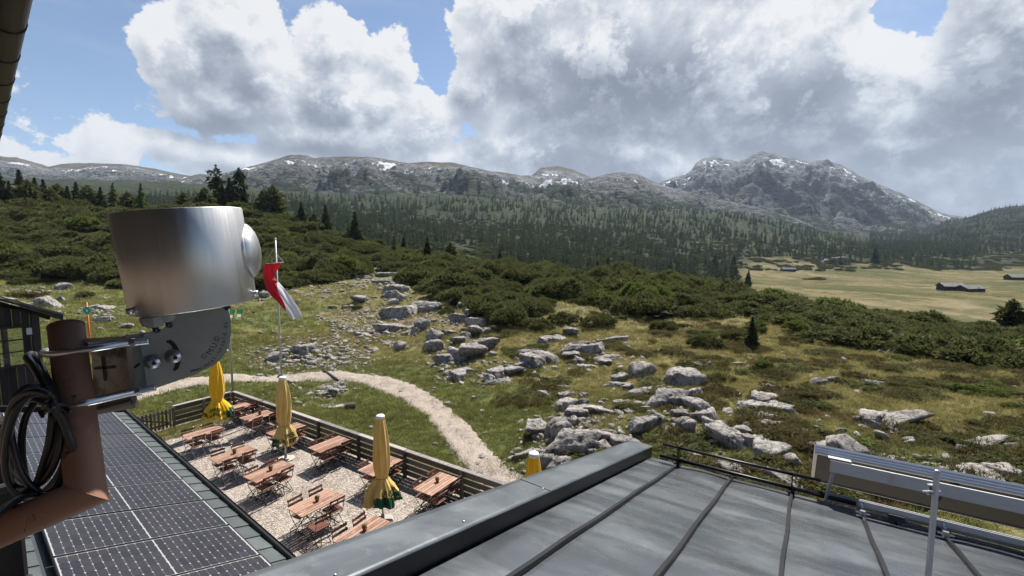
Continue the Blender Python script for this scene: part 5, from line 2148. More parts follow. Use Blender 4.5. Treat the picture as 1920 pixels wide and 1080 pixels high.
# small things on the lawn ------------------------------------------------------------
def build_small():
    # assembly point sign
    p = on_ground(172, 690)
    p = at_y(169, 640, 26.0)
    g0 = gz(p[0], p[1])
    top = at_y(162, 567, 26.0)
    t = empty('assembly_point_sign', (p[0], p[1], g0), 0, 'green emergency assembly point sign on an orange post', 'sign')
    MB().tube([(0, 0, -.2), ((top[0] - p[0]) * .5, 0, (top[2] - g0) * .5), (top[0] - p[0], 0, top[2] - g0)], .05, 10).build('post', 'orange_paint', t, True)
    c = at_y(165.5, 582, 26.0) - np.array([p[0], p[1], g0])
    w = 15.5 / FPX * 26
    pl = MB().box((c[0], -.07, c[2]), (w, .02, w * .95), ch=.004).build('sign_plate', 'sign_green', t)
    sy = MB()
    for sx in (-1, 1):
        for sz in (-1, 1):
            M = Matrix.Translation((c[0] + sx * w * .31, -.083, c[2] + sz * w * .30)) @ Matrix.Rotation(math.atan2(sz, sx), 4, (0, -1, 0))
            sy2 = MB()
            sy.add([(-w * .11, 0, -w * .045), (.0, 0, -w * .045), (0, 0, -w * .09), (w * .09, 0, 0), (0, 0, w * .09), (0, 0, w * .045), (-w * .11, 0, w * .045)], [(0, 1, 2, 3, 4, 5, 6)], M @ Matrix.Rotation(math.pi, 4, (0, 1, 0)))
    sy.build('arrows', 'sign_white', pl)
    pe = MB()
    for dx, s in ((-.07, .9), (.07, .9), (0, 1.1)):
        x = c[0] + dx * w
        y = -.083 - .002 * (dx == 0)
        r = w * .042 * s
        pe.add([(x + r * math.cos(a), y, c[2] + w * .10 * s + r * math.sin(a)) for a in np.linspace(0, 6.283, 9)[:-1]], [tuple(range(8))])
        pe.add([(x - r * 1.1, y, c[2] - w * .15 * s), (x + r * 1.1, y, c[2] - w * .15 * s), (x + r * 1.3, y, c[2] + w * .05 * s), (x - r * 1.3, y, c[2] + w * .05 * s)], [(0, 1, 2, 3)])
    pe.build('figures', 'sign_white', pl)
    fr = MB()
    for (a, b_) in (((-1, -1), (1, -1)), ((1, -1), (1, 1)), ((1, 1), (-1, 1)), ((-1, 1), (-1, -1))):
        fr.bar((c[0] + a[0] * w * .47, -.083, c[2] + a[1] * w * .45), (c[0] + b_[0] * w * .47, -.083, c[2] + b_[1] * w * .45), .012, .012)
    fr.build('border', 'sign_white', pl)
    # deck chairs
    for k, (px, py) in enumerate(((433, 594), (449, 592))):
        p = on_ground(px, py + 8)
        t = empty('deck_chair', p, R(18), 'green printed canvas deck chair on the lawn, %s' % ('half hidden by the steel bracket' if k == 0 else 'fully in view right of its twin'), 'deck chair', 'deck chairs on the lawn')
        for sx in (-.30, .30):
            MB().bar((sx, -.55, .05), (sx, .45, .98), .04, .03).build('rail', 'table_wood', t)
            MB().bar((sx * .93, .55, .03), (sx * .93, -.35, .50), .04, .03).build('leg', 'table_wood', t)
        for y, z in ((-.53, .07), (.43, .96)):
            MB().bar((-.32, y, z), (.32, y, z), .035, .035, 6).build('crossbar', 'table_wood', t)
        pts = [(-.50, .12), (-.32, .20), (-.05, .36), (.18, .60), (.40, .94)]
        V, F = [], []
        for (y, z) in pts:
            V += [(-.27, y, z), (.27, y, z)]
        for i in range(len(pts) - 1):
            F.append((2 * i, 2 * i + 1, 2 * i + 3, 2 * i + 2))
        cv = mk('canvas', V, F, 'deck_green', t)
        V2 = [(-.17, -.22, .29), (.17, -.22, .29), (.17, .06, .50), (-.17, .06, .50)]
        mk('print', V2, [(0, 1, 2, 3)], 'deck_pink', cv)
    # log on the lawn
    p = on_ground(657, 768)
    t = empty('log', p, R(20), 'short sawn log lying on the lawn inside the path', 'log')
    b = MB()
    b.tube([(-.24, 0, .17), (0, .01, .18), (.24, 0, .17)], [.165, .175, .16], 14)
    b.build('bark_body', 'bark', t)
    MB().lathe([(.145, .0), (.14, .012)], 14, Matrix.Translation((-.242, 0, .17)) @ Matrix.Rotation(R(-90), 4, 'Y')).build('cut_face', 'table_wood', t)
    # flat stone
    p = on_ground(610, 762)
    o = new_obj('rock', _rk['s'][1])
    o.location = (p[0], p[1], p[2] + .01)
    o.scale = (.52, .62, .14)
    tag(o, 'single very flat pale slab lying in the lawn beside the log', 'rock', 'limestone rocks on the slope')
    # wooden beam across the path edge (water bar)
    a_, b_ = on_ground(607, 697), on_ground(640, 720)
    MB_ = MB().bar(a_ + np.array([0, 0, .10]), b_ + np.array([0, 0, .10]), .10, .10)
    o = MB_.build('timber_beam', 'dark_timber')
    tag(o, 'thin dark timber beam lying across the bend of the gravel path', 'beam')
    # bleached dead branches on the heath
    rnd = random.Random(3)
    for (px, py, w, lab) in ((1320, 690, 1.6, 'weathered dead branch tangle on the middle of the slope'), (1605, 625, 2.0, 'bleached dead branches at the thicket edge on the right'), (1425, 695, 1.2, 'small grey dead branch beside the young spruce'), (1660, 665, 1.3, 'dark broken branch on the brown heath')):
        p = on_ground(px, py)
        b = MB()
        for i in range(6):
            an = rnd.uniform(-.5, .5) + (0 if i % 2 else math.pi)
            l = w * rnd.uniform(.3, .6)
            b.tube([(0, 0, .08), (l * .5 * math.cos(an), l * .4 * math.sin(an), .18 + rnd.random() * .15), (l * math.cos(an + .3), l * math.sin(an + .3), .15 + rnd.random() * .4)], [.04, .028, .008], 5)
        o = b.build('dead_branch', 'cap_wood', loc=p)
        tag(o, lab, 'branch', 'dead branches on the heath')


build_small()


# huts in the valley ------------------------------------------------------------
mat('old_boards', m_wood((.035, .024, .020), (.085, .060, .050), (.6, .6, .2)), rough=.9)
mat('shingle', m_wood((.10, .095, .095), (.20, .19, .185), (.5, .5, .5)), rough=.9)
mat('tin_blue', m_wood((.085, .105, .12), (.13, .155, .175), (.3, .3, .3)), rough=.95, spec=.05)
mat('window_dark', None, (.01, .01, .012), .2)


def hut(px, py, Y, w, d, h, rh, rz, label, roofm='shingle', over=.5, z=None):
    p = at_y(px, py, Y)
    z = gz(p[0], p[1]) if z is None else z
    t = empty('alpine_hut', (p[0], p[1], z), rz, label, 'hut', 'huts on the alpine pasture')
    g2 = rh
    V = [(-w / 2, -d / 2, -.5), (w / 2, -d / 2, -.5), (w / 2, d / 2, -.5), (-w / 2, d / 2, -.5), (-w / 2, -d / 2, h), (w / 2, -d / 2, h), (w / 2, d / 2, h), (-w / 2, d / 2, h), (-w / 2, 0, h + g2), (w / 2, 0, h + g2)]
    F = [(0, 1, 5, 4), (1, 2, 6, 9, 5), (2, 3, 7, 6), (3, 0, 4, 8, 7), (4, 5, 9, 8), (6, 7, 8, 9)]
    mk('wall', V, F, 'old_boards', t)
    for sy in (-1, 1):
        y0, z0 = sy * (d / 2 + over), h - g2 * over / (d / 2)
        a_ = [(-w / 2 - over, y0, z0 + .06), (w / 2 + over, y0, z0 + .06), (w / 2 + over, 0, h + g2 + .06), (-w / 2 - over, 0, h + g2 + .06)]
        q = [(x, y, zz + .16) for x, y, zz in a_]
        mk('roof_slope', a_ + q, [(0, 1, 2, 3), (4, 7, 6, 5), (0, 4, 5, 1), (1, 5, 6, 2), (2, 6, 7, 3), (3, 7, 4, 0)], roofm, t)
    MB().box((w * .12, -d / 2 - .03, .95), (.9, .06, 1.9)).build('door', 'dark_timber', t)
    for x in (-.28, .34):
        wd = MB().box((w * x, -d / 2 - .03, h * .58), (.8, .05, .7)).build('window', 'window_dark', t)
    MB().box((0, 0, -.1), (w + .1, d + .1, .5)).build('plinth', 'concrete', t)
    return t


hut(1782, 547, 205, 8.0, 5.5, 2.1, 1.3, R(-12), 'dark wooden hut with a pale plinth, left of the pair on the meadow')
hut(1817, 552, 200, 9.0, 5.5, 1.5, 1.2, R(8), 'low dark wooden hut, right of the pair on the meadow')
hut(1906, 524, 300, 10.0, 6.5, 2.0, 1.7, R(-10), 'dark wooden hut at the right picture edge of the meadow')
hut(1478, 505, 440, 11.0, 6, 2.2, 1.2, R(-14), 'far hut with a blue-grey tin roof at the meadow end', 'tin_blue')
hut(1267, 541, 118, 2.0, 1.8, 1.9, .35, R(-10), 'little grey shed with a pale roof among the pines on the ridge', 'shingle', .25)

# pale crags at the rim of the meadow
for k, (px, py, w, lab) in enumerate(((1548, 505, 13, 'smaller pale crag at the far rim of the meadow'), (1582, 503, 20, 'larger pale crag at the far rim of the meadow'), (1330, 522, 14, 'grey crag among pines above the little shed'))):
    Y = (500, 505, 150)[k]
    p = at_y(px, py, Y)
    o = new_obj('crag', _rk['r'][k])
    s = w * Y / FPX / 2
    o.scale = (s, s * .7, s * 1.0)
    o.location = (p[0], p[1], float(high(np.array([p[0]]), np.array([p[1]]))[0]) + s * .3)
    tag(o, lab, 'crag', 'pale crags by the meadow')

# ------------------------------------------------------------------ roofs and walls of the house
def m_zinc(g, b):
    P = g.pos()
    n1 = g.noise(P, .7, 5, .6, .6)
    n2 = g.noise(P, 14.0, 6, .7)
    n3 = g.noise(P, 2.6, 5, .62, 1.2)
    # rain streaks run down the slope
    a = R(33.4)
    dn = g.vm('DOT_PRODUCT', P, (math.sin(a), math.cos(a), 0))
    ac = g.vm('DOT_PRODUCT', P, (math.cos(a), -math.sin(a), 0))
    sv = g.n('ShaderNodeCombineXYZ', {0: g.m('MULTIPLY', ac, 22.0), 1: g.m('MULTIPLY', dn, .9), 2: 0.0}).outputs[0]
    st = g.noise(sv, 1.0, 5, .6)
    c = g.mix(g.mapr(n1, .3, .7), (.110, .123, .138), (.152, .166, .182))
    sv2 = g.n('ShaderNodeCombineXYZ', {0: g.m('MULTIPLY', ac, .9), 1: g.m('MULTIPLY', dn, 3.2), 2: 0.0}).outputs[0]
    bd = g.noise(sv2, 1.0, 4, .55, .5)  # soft cross bands: light and shade of dents, put into the colour
    c = g.mix(g.mapr(bd, .40, .66, 0, .38), c, (.225, .238, .250))
    c = g.mix(g.mapr(st, .55, .8, 0, .16), c, (.27, .28, .285))
    c = g.mix(g.mapr(n3, .58, .72, 0, .22), c, (.26, .255, .24))
    c = g.mix(g.mapr(n2, .62, .74, 0, .40), c, (.075, .08, .085))
    c = g.mix(g.mapr(bd, .46, .32, 0, .32), c, (.105, .114, .124))
    g.put(b.inputs['Base Color'], c)
    g.put(b.inputs['Roughness'], g.mapr(g.m('MULTIPLY_ADD', n2, .35, bd), .5, 1.0, .24, .38))
    bump(g, b, g.m('MULTIPLY_ADD', n3, .6, g.m('MULTIPLY', n2, .12)), .05, .02)


mat('zinc', m_zinc, metal=.65, rough=.35, spec=.5)


def m_dark_metal(g, b):
    P = g.pos()
    n = g.noise(P, 5.0, 6, .65)
    n2 = g.noise(P, .8, 4, .6, .8)
    c = g.mix(n, (.030, .036, .042), (.075, .085, .095))
    c = g.mix(g.mapr(n2, .5, .7, 0, .5), c, (.11, .12, .13))
    g.put(b.inputs['Base Color'], c)
    bump(g, b, n, .12, .01)


mat('dark_metal', m_dark_metal, metal=.35, rough=.42, spec=.5)


def m_verge(g, b):
    P = g.pos()
    n = g.noise(P, 7.0, 6, .65)
    n2 = g.noise(P, 1.1, 5, .6, 1.0)
    c = g.mix(g.mapr(n2, .35, .7), (.070, .082, .092), (.150, .165, .178))
    c = g.mix(g.mapr(n, .56, .7, 0, .4), c, (.22, .23, .235))
    g.put(b.inputs['Base Color'], c)
    bump(g, b, g.m('ADD', n2, g.m('MULTIPLY', n, .3)), .2, .02)


mat('verge_metal', m_verge, metal=.5, rough=.38, spec=.5)


def m_roof_tile(g, b):
    P = g.pos()
    oi = g.n('ShaderNodeObjectInfo')
    n = g.noise(P, 4.0, 6, .65, .5)
    c = g.mix(g.m('MULTIPLY_ADD', oi.outputs['Random'], .4, g.m('MULTIPLY', n, .7)), (.050, .062, .060), (.125, .142, .138))
    c = g.mix(g.mapr(g.noise(P, 1.3, 4, .6), .55, .72, 0, .5), c, (.17, .185, .18))
    g.put(b.inputs['Base Color'], c)
    bump(g, b, n, .15, .01)


mat('roof_tile', m_roof_tile, metal=.3, rough=.42, spec=.5)
mat('aluminium', lambda g, b: g.put(b.inputs['Base Color'], g.mix(g.noise(g.vm('MULTIPLY', g.pos(), (2, 2, 30)), 6, 4, .6), (.46, .47, .49), (.66, .67, .69))), metal=.6, rough=.45, spec=.5)
mat('collector_back', lambda g, b: g.put(b.inputs['Base Color'], g.mix(g.noise(g.pos(), 3.0, 5, .6), (.028, .034, .038), (.048, .056, .060))), metal=.1, rough=.6, spec=.4)
mat('collector_glass', None, (.012, .015, .025), .08, 0, .6)
mat('cell', lambda g, b: g.put(b.inputs['Base Color'], g.mix(g.n('ShaderNodeObjectInfo').outputs['Random'], (.013, .012, .017), (.024, .021, .026))), rough=.22, spec=.32)
mat('backsheet', None, (.30, .31, .32), .35, 0, .5)
mat('black_frame', None, (.012, .012, .014), .4, .4, .5)
mat('clear_glass', lambda g, b: None, (.9, .95, .95), .02, 0, .5)


def _glass():
    m_ = MATS['clear_glass']
    nt = m_.node_tree
    g = G(nt)
    tr = g.n('ShaderNodeBsdfTransparent', {'Color': (.86, .90, .90)})
    gl = g.n('ShaderNodeBsdfGlossy', {'Color': (.9, .92, .95), 'Roughness': .03})
    fr = g.n('ShaderNodeFresnel', {'IOR': 1.45})
    mx = g.n('ShaderNodeMixShader', {0: fr.outputs[0], 1: tr.outputs[0], 2: gl.outputs[0]})
    g.put(nt.nodes['Material Output'].inputs['Surface'], mx.outputs[0])


_glass()


def frame_matrix(origin, ex, ey, ez):
    M = Matrix.Identity(4)
    for i, v in enumerate((ex, ey, ez)):
        for k in range(3):
            M[k][i] = v[k]
    for k in range(3):
        M[k][3] = origin[k]
    return M


def dir_az(az, down=0.0):
    a, d = R(az), R(down)
    return Vector((math.sin(a) * math.cos(d), math.cos(a) * math.cos(d), -math.sin(d)))


# ---- lower roof with the solar panels: local x = down the slope, y = along the eave (away), z = out of the roof
SO = Vector(CAM + 6.714 * ray(431, 982))
S_E = dir_az(-51.2)
S_D = dir_az(38.8, 15.5)
S_N = S_D.cross(S_E).normalized()
SM = frame_matrix(SO, S_D, S_E, S_N)


def build_lower_roof():
    t = empty('lower_house_wing', (0, 0, 0), 0, 'low house wing whose tiled metal roof carries the solar panels', 'building', mw=SM)
    # deck under the tiles and panels
    MB().box((-2.9, 1.7, -.20), (6.5, 12.8, .16)).build('roof_deck', 'dark_metal', t)
    tl = .405
    # narrow tile strip between panels and eave
    def tile_mesh(w):
        b = MB()
        b.add([(0, 0, 0), (w, 0, 0), (w, tl + .03, .0), (0, tl + .03, .0), (0, 0, .022), (w, 0, .022), (w, tl + .03, .006), (0, tl + .03, .006)],
              [(0, 3, 2, 1), (4, 5, 6, 7), (0, 1, 5, 4), (1, 2, 6, 5), (2, 3, 7, 6), (3, 0, 4, 7)])
        return b
    y0 = -4.4
    n = 30
    for (x, w) in ((.045, .285), (-2.43, .46), (-2.90, .46), (-3.37, .46), (-3.84, .46), (-4.31, .46), (-4.78, .46)):
        first = None
        for i in range(n):
            y = y0 + i * tl + (.2 if int(abs(x) * 10) % 2 else 0)
            if y > 7.5:
                continue
            if first is None:
                first = tile_mesh(w - .006).build('roof_tile', 'roof_tile', t)
                o = first
            else:
                o = first.copy(); COL.objects.link(o); o.parent = t
            o.location = (x, y, -.115)
    # sheet under the panels
    MB().box((-.95, 1.7, -.112), (1.96, 12.5, .012)).build('underlay', 'dark_metal', t)
    # eave trim and gutter
    MB().box((.345, 1.7, -.09), (.035, 12.6, .09)).build('eave_trim', 'black_frame', t)
    g_ = MB()
    pr = [(.075 * math.cos(a), .075 * math.sin(a)) for a in np.linspace(math.pi, 2 * math.pi, 9)]
    V, F = [], []
    for yy in (-4.5, 8.0):
        for (a, c) in pr:
            V.append((.445 + a, yy, -.16 + c))
    for i in range(8):
        F.append((i, i + 1, 10 + i, 9 + i))
    gm_ = mk('gutter', V, F, 'black_frame', t)
    gm_.modifiers.new('thick', 'SOLIDIFY').thickness = .004
    # end verge at the far side
    MB().box((-2.9, 7.92, -.06), (6.4, .12, .16)).build('verge_trim', 'black_frame', t)
    # walls of the wing, upright under the roof
    t.matrix_world = SM
    inv = SM.inverted()
    def upright(a, b, z1, m, nm):
        # wall between two roof-frame points, down to the ground
        A, B = SM @ Vector(a), SM @ Vector(b)
        d = (B - A); d.z = 0
        nrm = Vector((d.y, -d.x, 0)).normalized() * .1
        V = [A - nrm, B - nrm, B + nrm, A + nrm]
        V = [Vector((v.x, v.y, 0.0)) for v in V] + V
        mk(nm, [inv @ v for v in V], [(0, 1, 2, 3), (4, 7, 6, 5), (0, 4, 5, 1), (1, 5, 6, 2), (2, 6, 7, 3), (3, 7, 4, 0)], m, t)
    upright((.05, -4.2, -.3), (.05, 7.8, -.3), 0, 'wall_timber', 'wall')
    upright((.05, 7.7, -.3), (-5.6, 7.7, -.3), 0, 'wall_timber', 'wall')


build_lower_roof()


def build_panels():
    L, W, g_ = 1.895, 1.035, .018
    # half-cut cells: 6 across the short side, 10 + 10 along the long side
    cw, cl = (W - .05) / 6, (L - .075) / 20
    k = .012
    a, b = (cl - .0034) / 2, (cw - .0034) / 2
    octo = [(-a + k, -b), (a - k, -b), (a, -b + k), (a, b - k), (a - k, b), (-a + k, b), (-a, b - k), (-a, -b + k)]
    cell = bpy.data.meshes.new('cell')
    n = 8
    cell.from_pydata([(x, y, 0) for x, y in octo] + [(x, y, .0012) for x, y in octo], [], [tuple(range(8, 16))] + [(i, (i + 1) % 8, 8 + (i + 1) % 8, 8 + i) for i in range(8)])
    cell.materials.append(MATS['cell'])
    frame = MB()
    for (c, d) in (((-L / 2, .007, 0), (L, .014, .035)), ((-L / 2, W - .007, 0), (L, .014, .035)), ((-.007, W / 2, 0), (.014, W - .028, .035)), ((-L + .007, W / 2, 0), (.014, W - .028, .035))):
        frame.box(c, d)
    fm = bpy.data.meshes.new('frame')
    fm.from_pydata(frame.v, [], frame.f)
    fm.materials.append(MATS['black_frame'])
    sh = MB().box((-L / 2, W / 2, .010), (L - .03, W - .03, .008))
    sm_ = bpy.data.meshes.new('backsheet')
    sm_.from_pydata(sh.v, [], sh.f)
    sm_.materials.append(MATS['backsheet'])
    rows = list(range(-3, 7))
    rnd = random.Random(2)
    for q, r in enumerate(rows):
        y = r * (W + g_)
        M = SM @ Matrix.Translation((0.0, y, -.02 + rnd.uniform(-.003, .003)))
        far = len(rows) - q
        t = empty('solar_module', (0, 0, 0), 0, 'dark solar panel with white cell grid, %s from the far end of the roof' % ORD[far - 1], 'solar panel', 'solar panels on the lower roof', mw=M)
        for nm, me in (('frame', fm), ('backsheet', sm_)):
            new_obj(nm, me, t)
        joined = MB()
        for i in range(20):
            x = -L + .028 + cl * (i + .5) + (.013 if i >= 10 else 0)
            for j in range(6):
                yy = .025 + cw * (j + .5)
                if r < 3:
                    o = new_obj('cell', cell, t)
                    o.location = (x, yy, .0145)
                else:
                    joined.add([(x + p, yy + s, .0145 + zz) for zz in (0, .0012) for p, s in octo], [tuple(range(8, 16))])
        if r >= 3:
            c = joined.build('cells', 'cell', t)
            c['kind'] = 'stuff'


build_panels()

# ---- standing seam roof at the right: local x = down the slope, y = along the eave (left), z = out
MO = Vector(CAM + 5.5 * ray(1271, 874.6))
M_E = dir_az(-56.6)
M_D = dir_az(33.4, 13.75)
M_N = M_D.cross(M_E).normalized()
MM = frame_matrix(MO, M_D, M_E, M_N)
MRP = lambda x, y, z: MM @ Vector((x, y, z))


def build_seam_roof():
    t = empty('standing_seam_roof', (0, 0, 0), 0, 'grey standing seam sheet metal roof in the right foreground', 'roof', mw=MM)
    sp = .585
    rs = np.random.RandomState(8)
    X0, X1 = -6.3, .10
    edges = [.37, 0.0] + [-sp * k for k in range(1, 9)]
    for k in range(len(edges) - 1):
        y1, y0 = edges[k] - .012, edges[k + 1] + .012
        nx, ny = 70, 14
        Xg, Yg = np.meshgrid(np.linspace(X0, X1, nx), np.linspace(y0, y1, ny), indexing='ij')
        u = (Yg - y0) / (y1 - y0)
        env = np.sin(np.pi * u) ** .8
        Z = env * (.006 + .0065 * np.sin(Xg * 7.5 + k * 1.7 + 1.2 * fbm(Xg * .8, Yg * 0 + k, 2., 2)) + .008 * fbm(Xg * 1.1 + k * 5, Yg * 1.6, 1.0, 3))
        Z = Z + .0016 * fbm(Xg * 6 + k * 9, Yg * 6, 5.0, 3)
        idx = np.arange(nx * ny).reshape(nx, ny)
        F = np.stack([idx[:-1, :-1], idx[1:, :-1], idx[1:, 1:], idx[:-1, 1:]], -1).reshape(-1, 4)
        o = mk('sheet', np.stack([Xg, Yg, Z], -1).reshape(-1, 3), F, 'zinc', t, True)
        # fold line near the eave
        MB().box((X1 - .17, (y0 + y1) / 2, .012), (.010, (y1 - y0) * .94, .006)).build('eave_fold', 'zinc', o)
    for y in edges[1:]:
        n = 40
        pts = [(X0 + (X1 - .04 - X0) * i / n, y + .004 * math.sin(i * .7 + y * 9), .014 + .002 * math.sin(i * 1.3)) for i in range(n + 1)]
        b = MB()
        for a_, c_ in zip(pts[:-1], pts[1:]):
            b.bar(a_, c_, .026, .040)
        b.build('seam', 'black_frame', t)
    # raised verge cap on the left edge
    b = MB()
    b.add([(X0, .375, -.02), (X1 + .10, .375, -.02), (X1 + .10, .375, .115), (X0, .375, .115), (X0, .64, .13), (X1 + .10, .64, .13), (X1 + .10, .64, -.12), (X0, .64, -.12)],
          [(0, 1, 2, 3), (3, 2, 5, 4), (4, 5, 6, 7), (1, 6, 5, 2)])
    b.build('verge_face', 'black_frame', t)  # verge sides painted black: shade of the face turned from the sun
    nx, ny = 80, 8
    Xg, Yg = np.meshgrid(np.linspace(X0, X1 + .11, nx), np.linspace(.365, .655, ny), indexing='ij')
    Z = .121 + (Yg - .365) * .055 + .0025 * fbm(Xg * 2.2, Yg * 4, 3., 3)
    idx = np.arange(nx * ny).reshape(nx, ny)
    F = np.stack([idx[:-1, :-1], idx[1:, :-1], idx[1:, 1:], idx[:-1, 1:]], -1).reshape(-1, 4)
    vc = mk('verge_cap', np.stack([Xg, Yg, Z], -1).reshape(-1, 3), F, 'verge_metal', t, True)
    md = vc.modifiers.new('thick', 'SOLIDIFY')
    md.thickness = .006
    md.offset = 1
    # overlap of two cap lengths, rivets
    MB().box((-2.62, .51, .133), (.05, .285, .012), rot=(R(3.1), 0, 0)).build('cap_joint', 'verge_metal', vc)
    for x in (-4.55, -3.65, -2.66, -1.55, -.42):
        for y in (.43,):
            MB().lathe([(.008, 0), (.007, .003), (.003, .005)], 10, Matrix.Translation((x, y, .130 + (y - .365) * .055))).build('rivet', 'bare_steel', vc, True)
    # roof body and gable wall below the verge
    MB().box(((X0 + X1) / 2, -2.2, -.13), (X1 - X0 - .1, 5.6, .18)).build('roof_deck', 'dark_timber', t)
    inv = MM.inverted()
    def upright(a, c, nm):
        A, B = MM @ Vector(a), MM @ Vector(c)
        d = B - A; d.z = 0
        nr = Vector((d.y, -d.x, 0)).normalized() * .1
        V = [A - nr, B - nr, B + nr, A + nr]
        V = [Vector((v.x, v.y, 0.0)) for v in V] + V
        mk(nm, [inv @ v for v in V], [(0, 1, 2, 3), (4, 7, 6, 5), (0, 4, 5, 1), (1, 5, 6, 2), (2, 6, 7, 3), (3, 7, 4, 0)], 'wall_timber', t)
    upright((-.4, .3, -.22), (-6.0, .3, -.22), 'wall')
    upright((-.4, .3, -.22), (-.4, -4.6, -.22), 'wall')

    # snow guard along the eave
    s = empty('snow_guard', (0, 0, 0), 0, 'black two-pipe snow guard along the eave of the seam roof', 'snow guard', mw=MM)
    for (x, z, y1, y0, r) in ((.00, .075, .22, -1.72, .022), (.02, .215, .20, -1.42, .017)):
        MB().tube([(x, y1, z), (x, (y0 + y1) / 2, z - .002), (x, y0, z)], r, 10).build('pipe', 'black_frame', s, True)
    for y in (0.0, -2 * sp):
        b = MB()
        b.box((-.02, y, .12), (.10, .012, .25))
        b.build('bracket', 'black_frame', s)
        MB().box((-.03, y, .03), (.09, .06, .05), ch=.006).build('seam_clamp', 'black_frame', s)
        MB().bar((-.04, y - .05, .035), (-.04, y + .05, .035), .02, .02, 6).build('bolt', 'bare_steel', s)


build_seam_roof()


def build_collector():
    t = empty('solar_collector', (0, 0, 0), 0, 'tilted aluminium framed solar collector seen from behind over the eave', 'solar collector', mw=MM)
    # local slope frame; world-horizontal tilt measured from the roof plane
    y1, y0 = -1.36, -6.0
    tilt = R(26)                       # steeper than the roof by this much
    top = Vector((.10, 0, .47))
    dn = Vector((math.cos(tilt), 0, -math.sin(tilt)))
    nb = Vector((-math.sin(tilt), 0, -math.cos(tilt)))    # back side
    Lc, th = 1.02, .10
    def P(s, y, h):
        v = top + dn * s - nb * h
        return (v.x, y, v.z)
    ym = (y0 + y1) / 2
    rot = Matrix(((dn.x, 0, -nb.x), (0, 1, 0), (dn.z, 0, -nb.z)))
    def slab(s0, s1, h0, h1, ya, yb, nm, m, parent=t, ch=0.0):
        return MB().box(P((s0 + s1) / 2, (ya + yb) / 2, (h0 + h1) / 2), (s1 - s0, abs(yb - ya), h1 - h0), rot=rot, ch=ch).build(nm, m, parent)
    slab(.02, Lc - .02, .012, .03, y1 - .02, y0, 'back_sheet', 'collector_back')
    slab(.03, Lc - .03, th - .022, th - .012, y1 - .03, y0, 'glass', 'collector_glass')
    fr = slab(-.012, .02, 0, th, y1, y0, 'frame_rail', 'aluminium')
    for k in range(3):
        slab(-.0165, -.011, .018 + k * .028, .030 + k * .028, y1 - .002, y0, 'groove_rib', 'aluminium', fr)
    slab(Lc - .02, Lc, 0, th, y1, y0, 'frame_rail', 'aluminium')
    slab(.0, Lc, 0, th, y1 + .006, y1 - .022, 'frame_end', 'aluminium')
    for k in range(1, 4):
        slab(.05, Lc - .03, -.012, .012, y1 - .02 - k * 1.08, y1 - .06 - k * 1.08, 'back_rib', 'collector_back')
    slab(.30, .36, -.006, .012, y1 - .75, y1 - 2.1, 'vent_slot', 'black_frame')
    # mounting frame
    f = empty('collector_frame', (0, 0, 0), 0, 'aluminium rack of rails and struts that holds up the collector', 'mounting frame', mw=MM)
    def beam(a, b_, w, h, nm, m='aluminium'):
        return MB().bar(a, b_, w, h).build(nm, m, f)
    bx, bz = -.06, .40
    bm_ = beam((bx, y1 - .13, bz), (bx, y0, bz), .045, .115, 'beam')
    MB().box((bx, y1 - .132, bz), (.05, .006, .12)).build('end_cap', 'bare_steel', bm_)
    MB().box((.01, y1 - .21, .475), (.15, .19, .006)).build('angle_plate', 'aluminium', f)
    beam((bx, y1 - .16, bz - .06), (-.02, y1 - .11, .03), .05, .008, 'strut')
    beam((.13, y1 - .12, .055), (.13, y0, .03), .012, .085, 'flat_rail')
    rl = beam((-.06, -1.74, .105), (-.06, y0, .105), .045, .05, 'round_rail')
    beam((-.055, -1.74, .134), (-.055, y0, .134), .020, .010, 'rail_lip')
    for y in (-2.02, -2.98):
        MB().box((-.09, y, .055), (.07, .12, .05)).build('rail_clamp', 'collector_back', f)
        MB().bar((-.10, y, .04), (-.10, y, .0), .018, .018, 6).build('bolt', 'black_frame', f)
    for y in (-3 * .585, -4 * .585):
        c = MB().box((-.22, y, .045), (.07, .05, .07), ch=.008).build('seam_clamp', 'bare_steel', f)
        for dx in (-.02, .02):
            MB().bar((-.22 + dx, y - .055, .05), (-.22 + dx, y + .055, .05), .016, .016, 6).build('bolt', 'bare_steel', c)
        MB().tube([(-.21, y, .08), (-.20, y + .004, .12), (-.17, y, .135), (-.14, y - .004, .12)], .012, 8).build('hook', 'bare_steel', c, True)
    # clamp holding the rod to the beam, weld on the beam
    MB().box((bx - .028, y1 - .62, bz), (.006, .028, .112), ch=.002).build('weld', 'bare_steel', f)
    # upright rod
    top_ = at_y(1757, 885, 2.8)
    loc = inv_ = MM.inverted() @ Vector(top_)
    base = Vector((top_[0], top_[1], 0))
    # roof height under the rod
    q = MM.inverted() @ Vector(top_)
    nz = (MM.to_3x3() @ Vector((0, 0, 1)))
    h = q.z / nz.z
    r = empty('lightning_rod', (top_[0], top_[1], top_[2] - h), 0, 'square aluminium upright rod standing on the seam roof before the collector', 'rod')
    MB().box((0, 0, h / 2), (.027, .027, h), ch=.004).build('rod', 'aluminium', r)
    MB().lathe([(.015, h), (.015, h + .010), (.006, h + .014)], 12).build('rod_cap', 'bare_steel', r, True)
    MB().box((0, 0, .02), (.07, .07, .03), ch=.004).build('foot_plate', 'aluminium', r)
    cl = MB().box((.0, .026, h - .13), (.06, .02, .07), ch=.004).build('clamp', 'bare_steel', r)
    MB().bar((-.085, .0, h - .13), (.03, .0, h - .13), .016, .016, 8).build('clamp_bolt', 'bare_steel', r)


build_collector()


# ---- the house the camera looks out of: wall behind, eave above
H_E = dir_az(-49.6)
H_N = dir_az(40.4)
H_O = Vector((0, 0, 0))


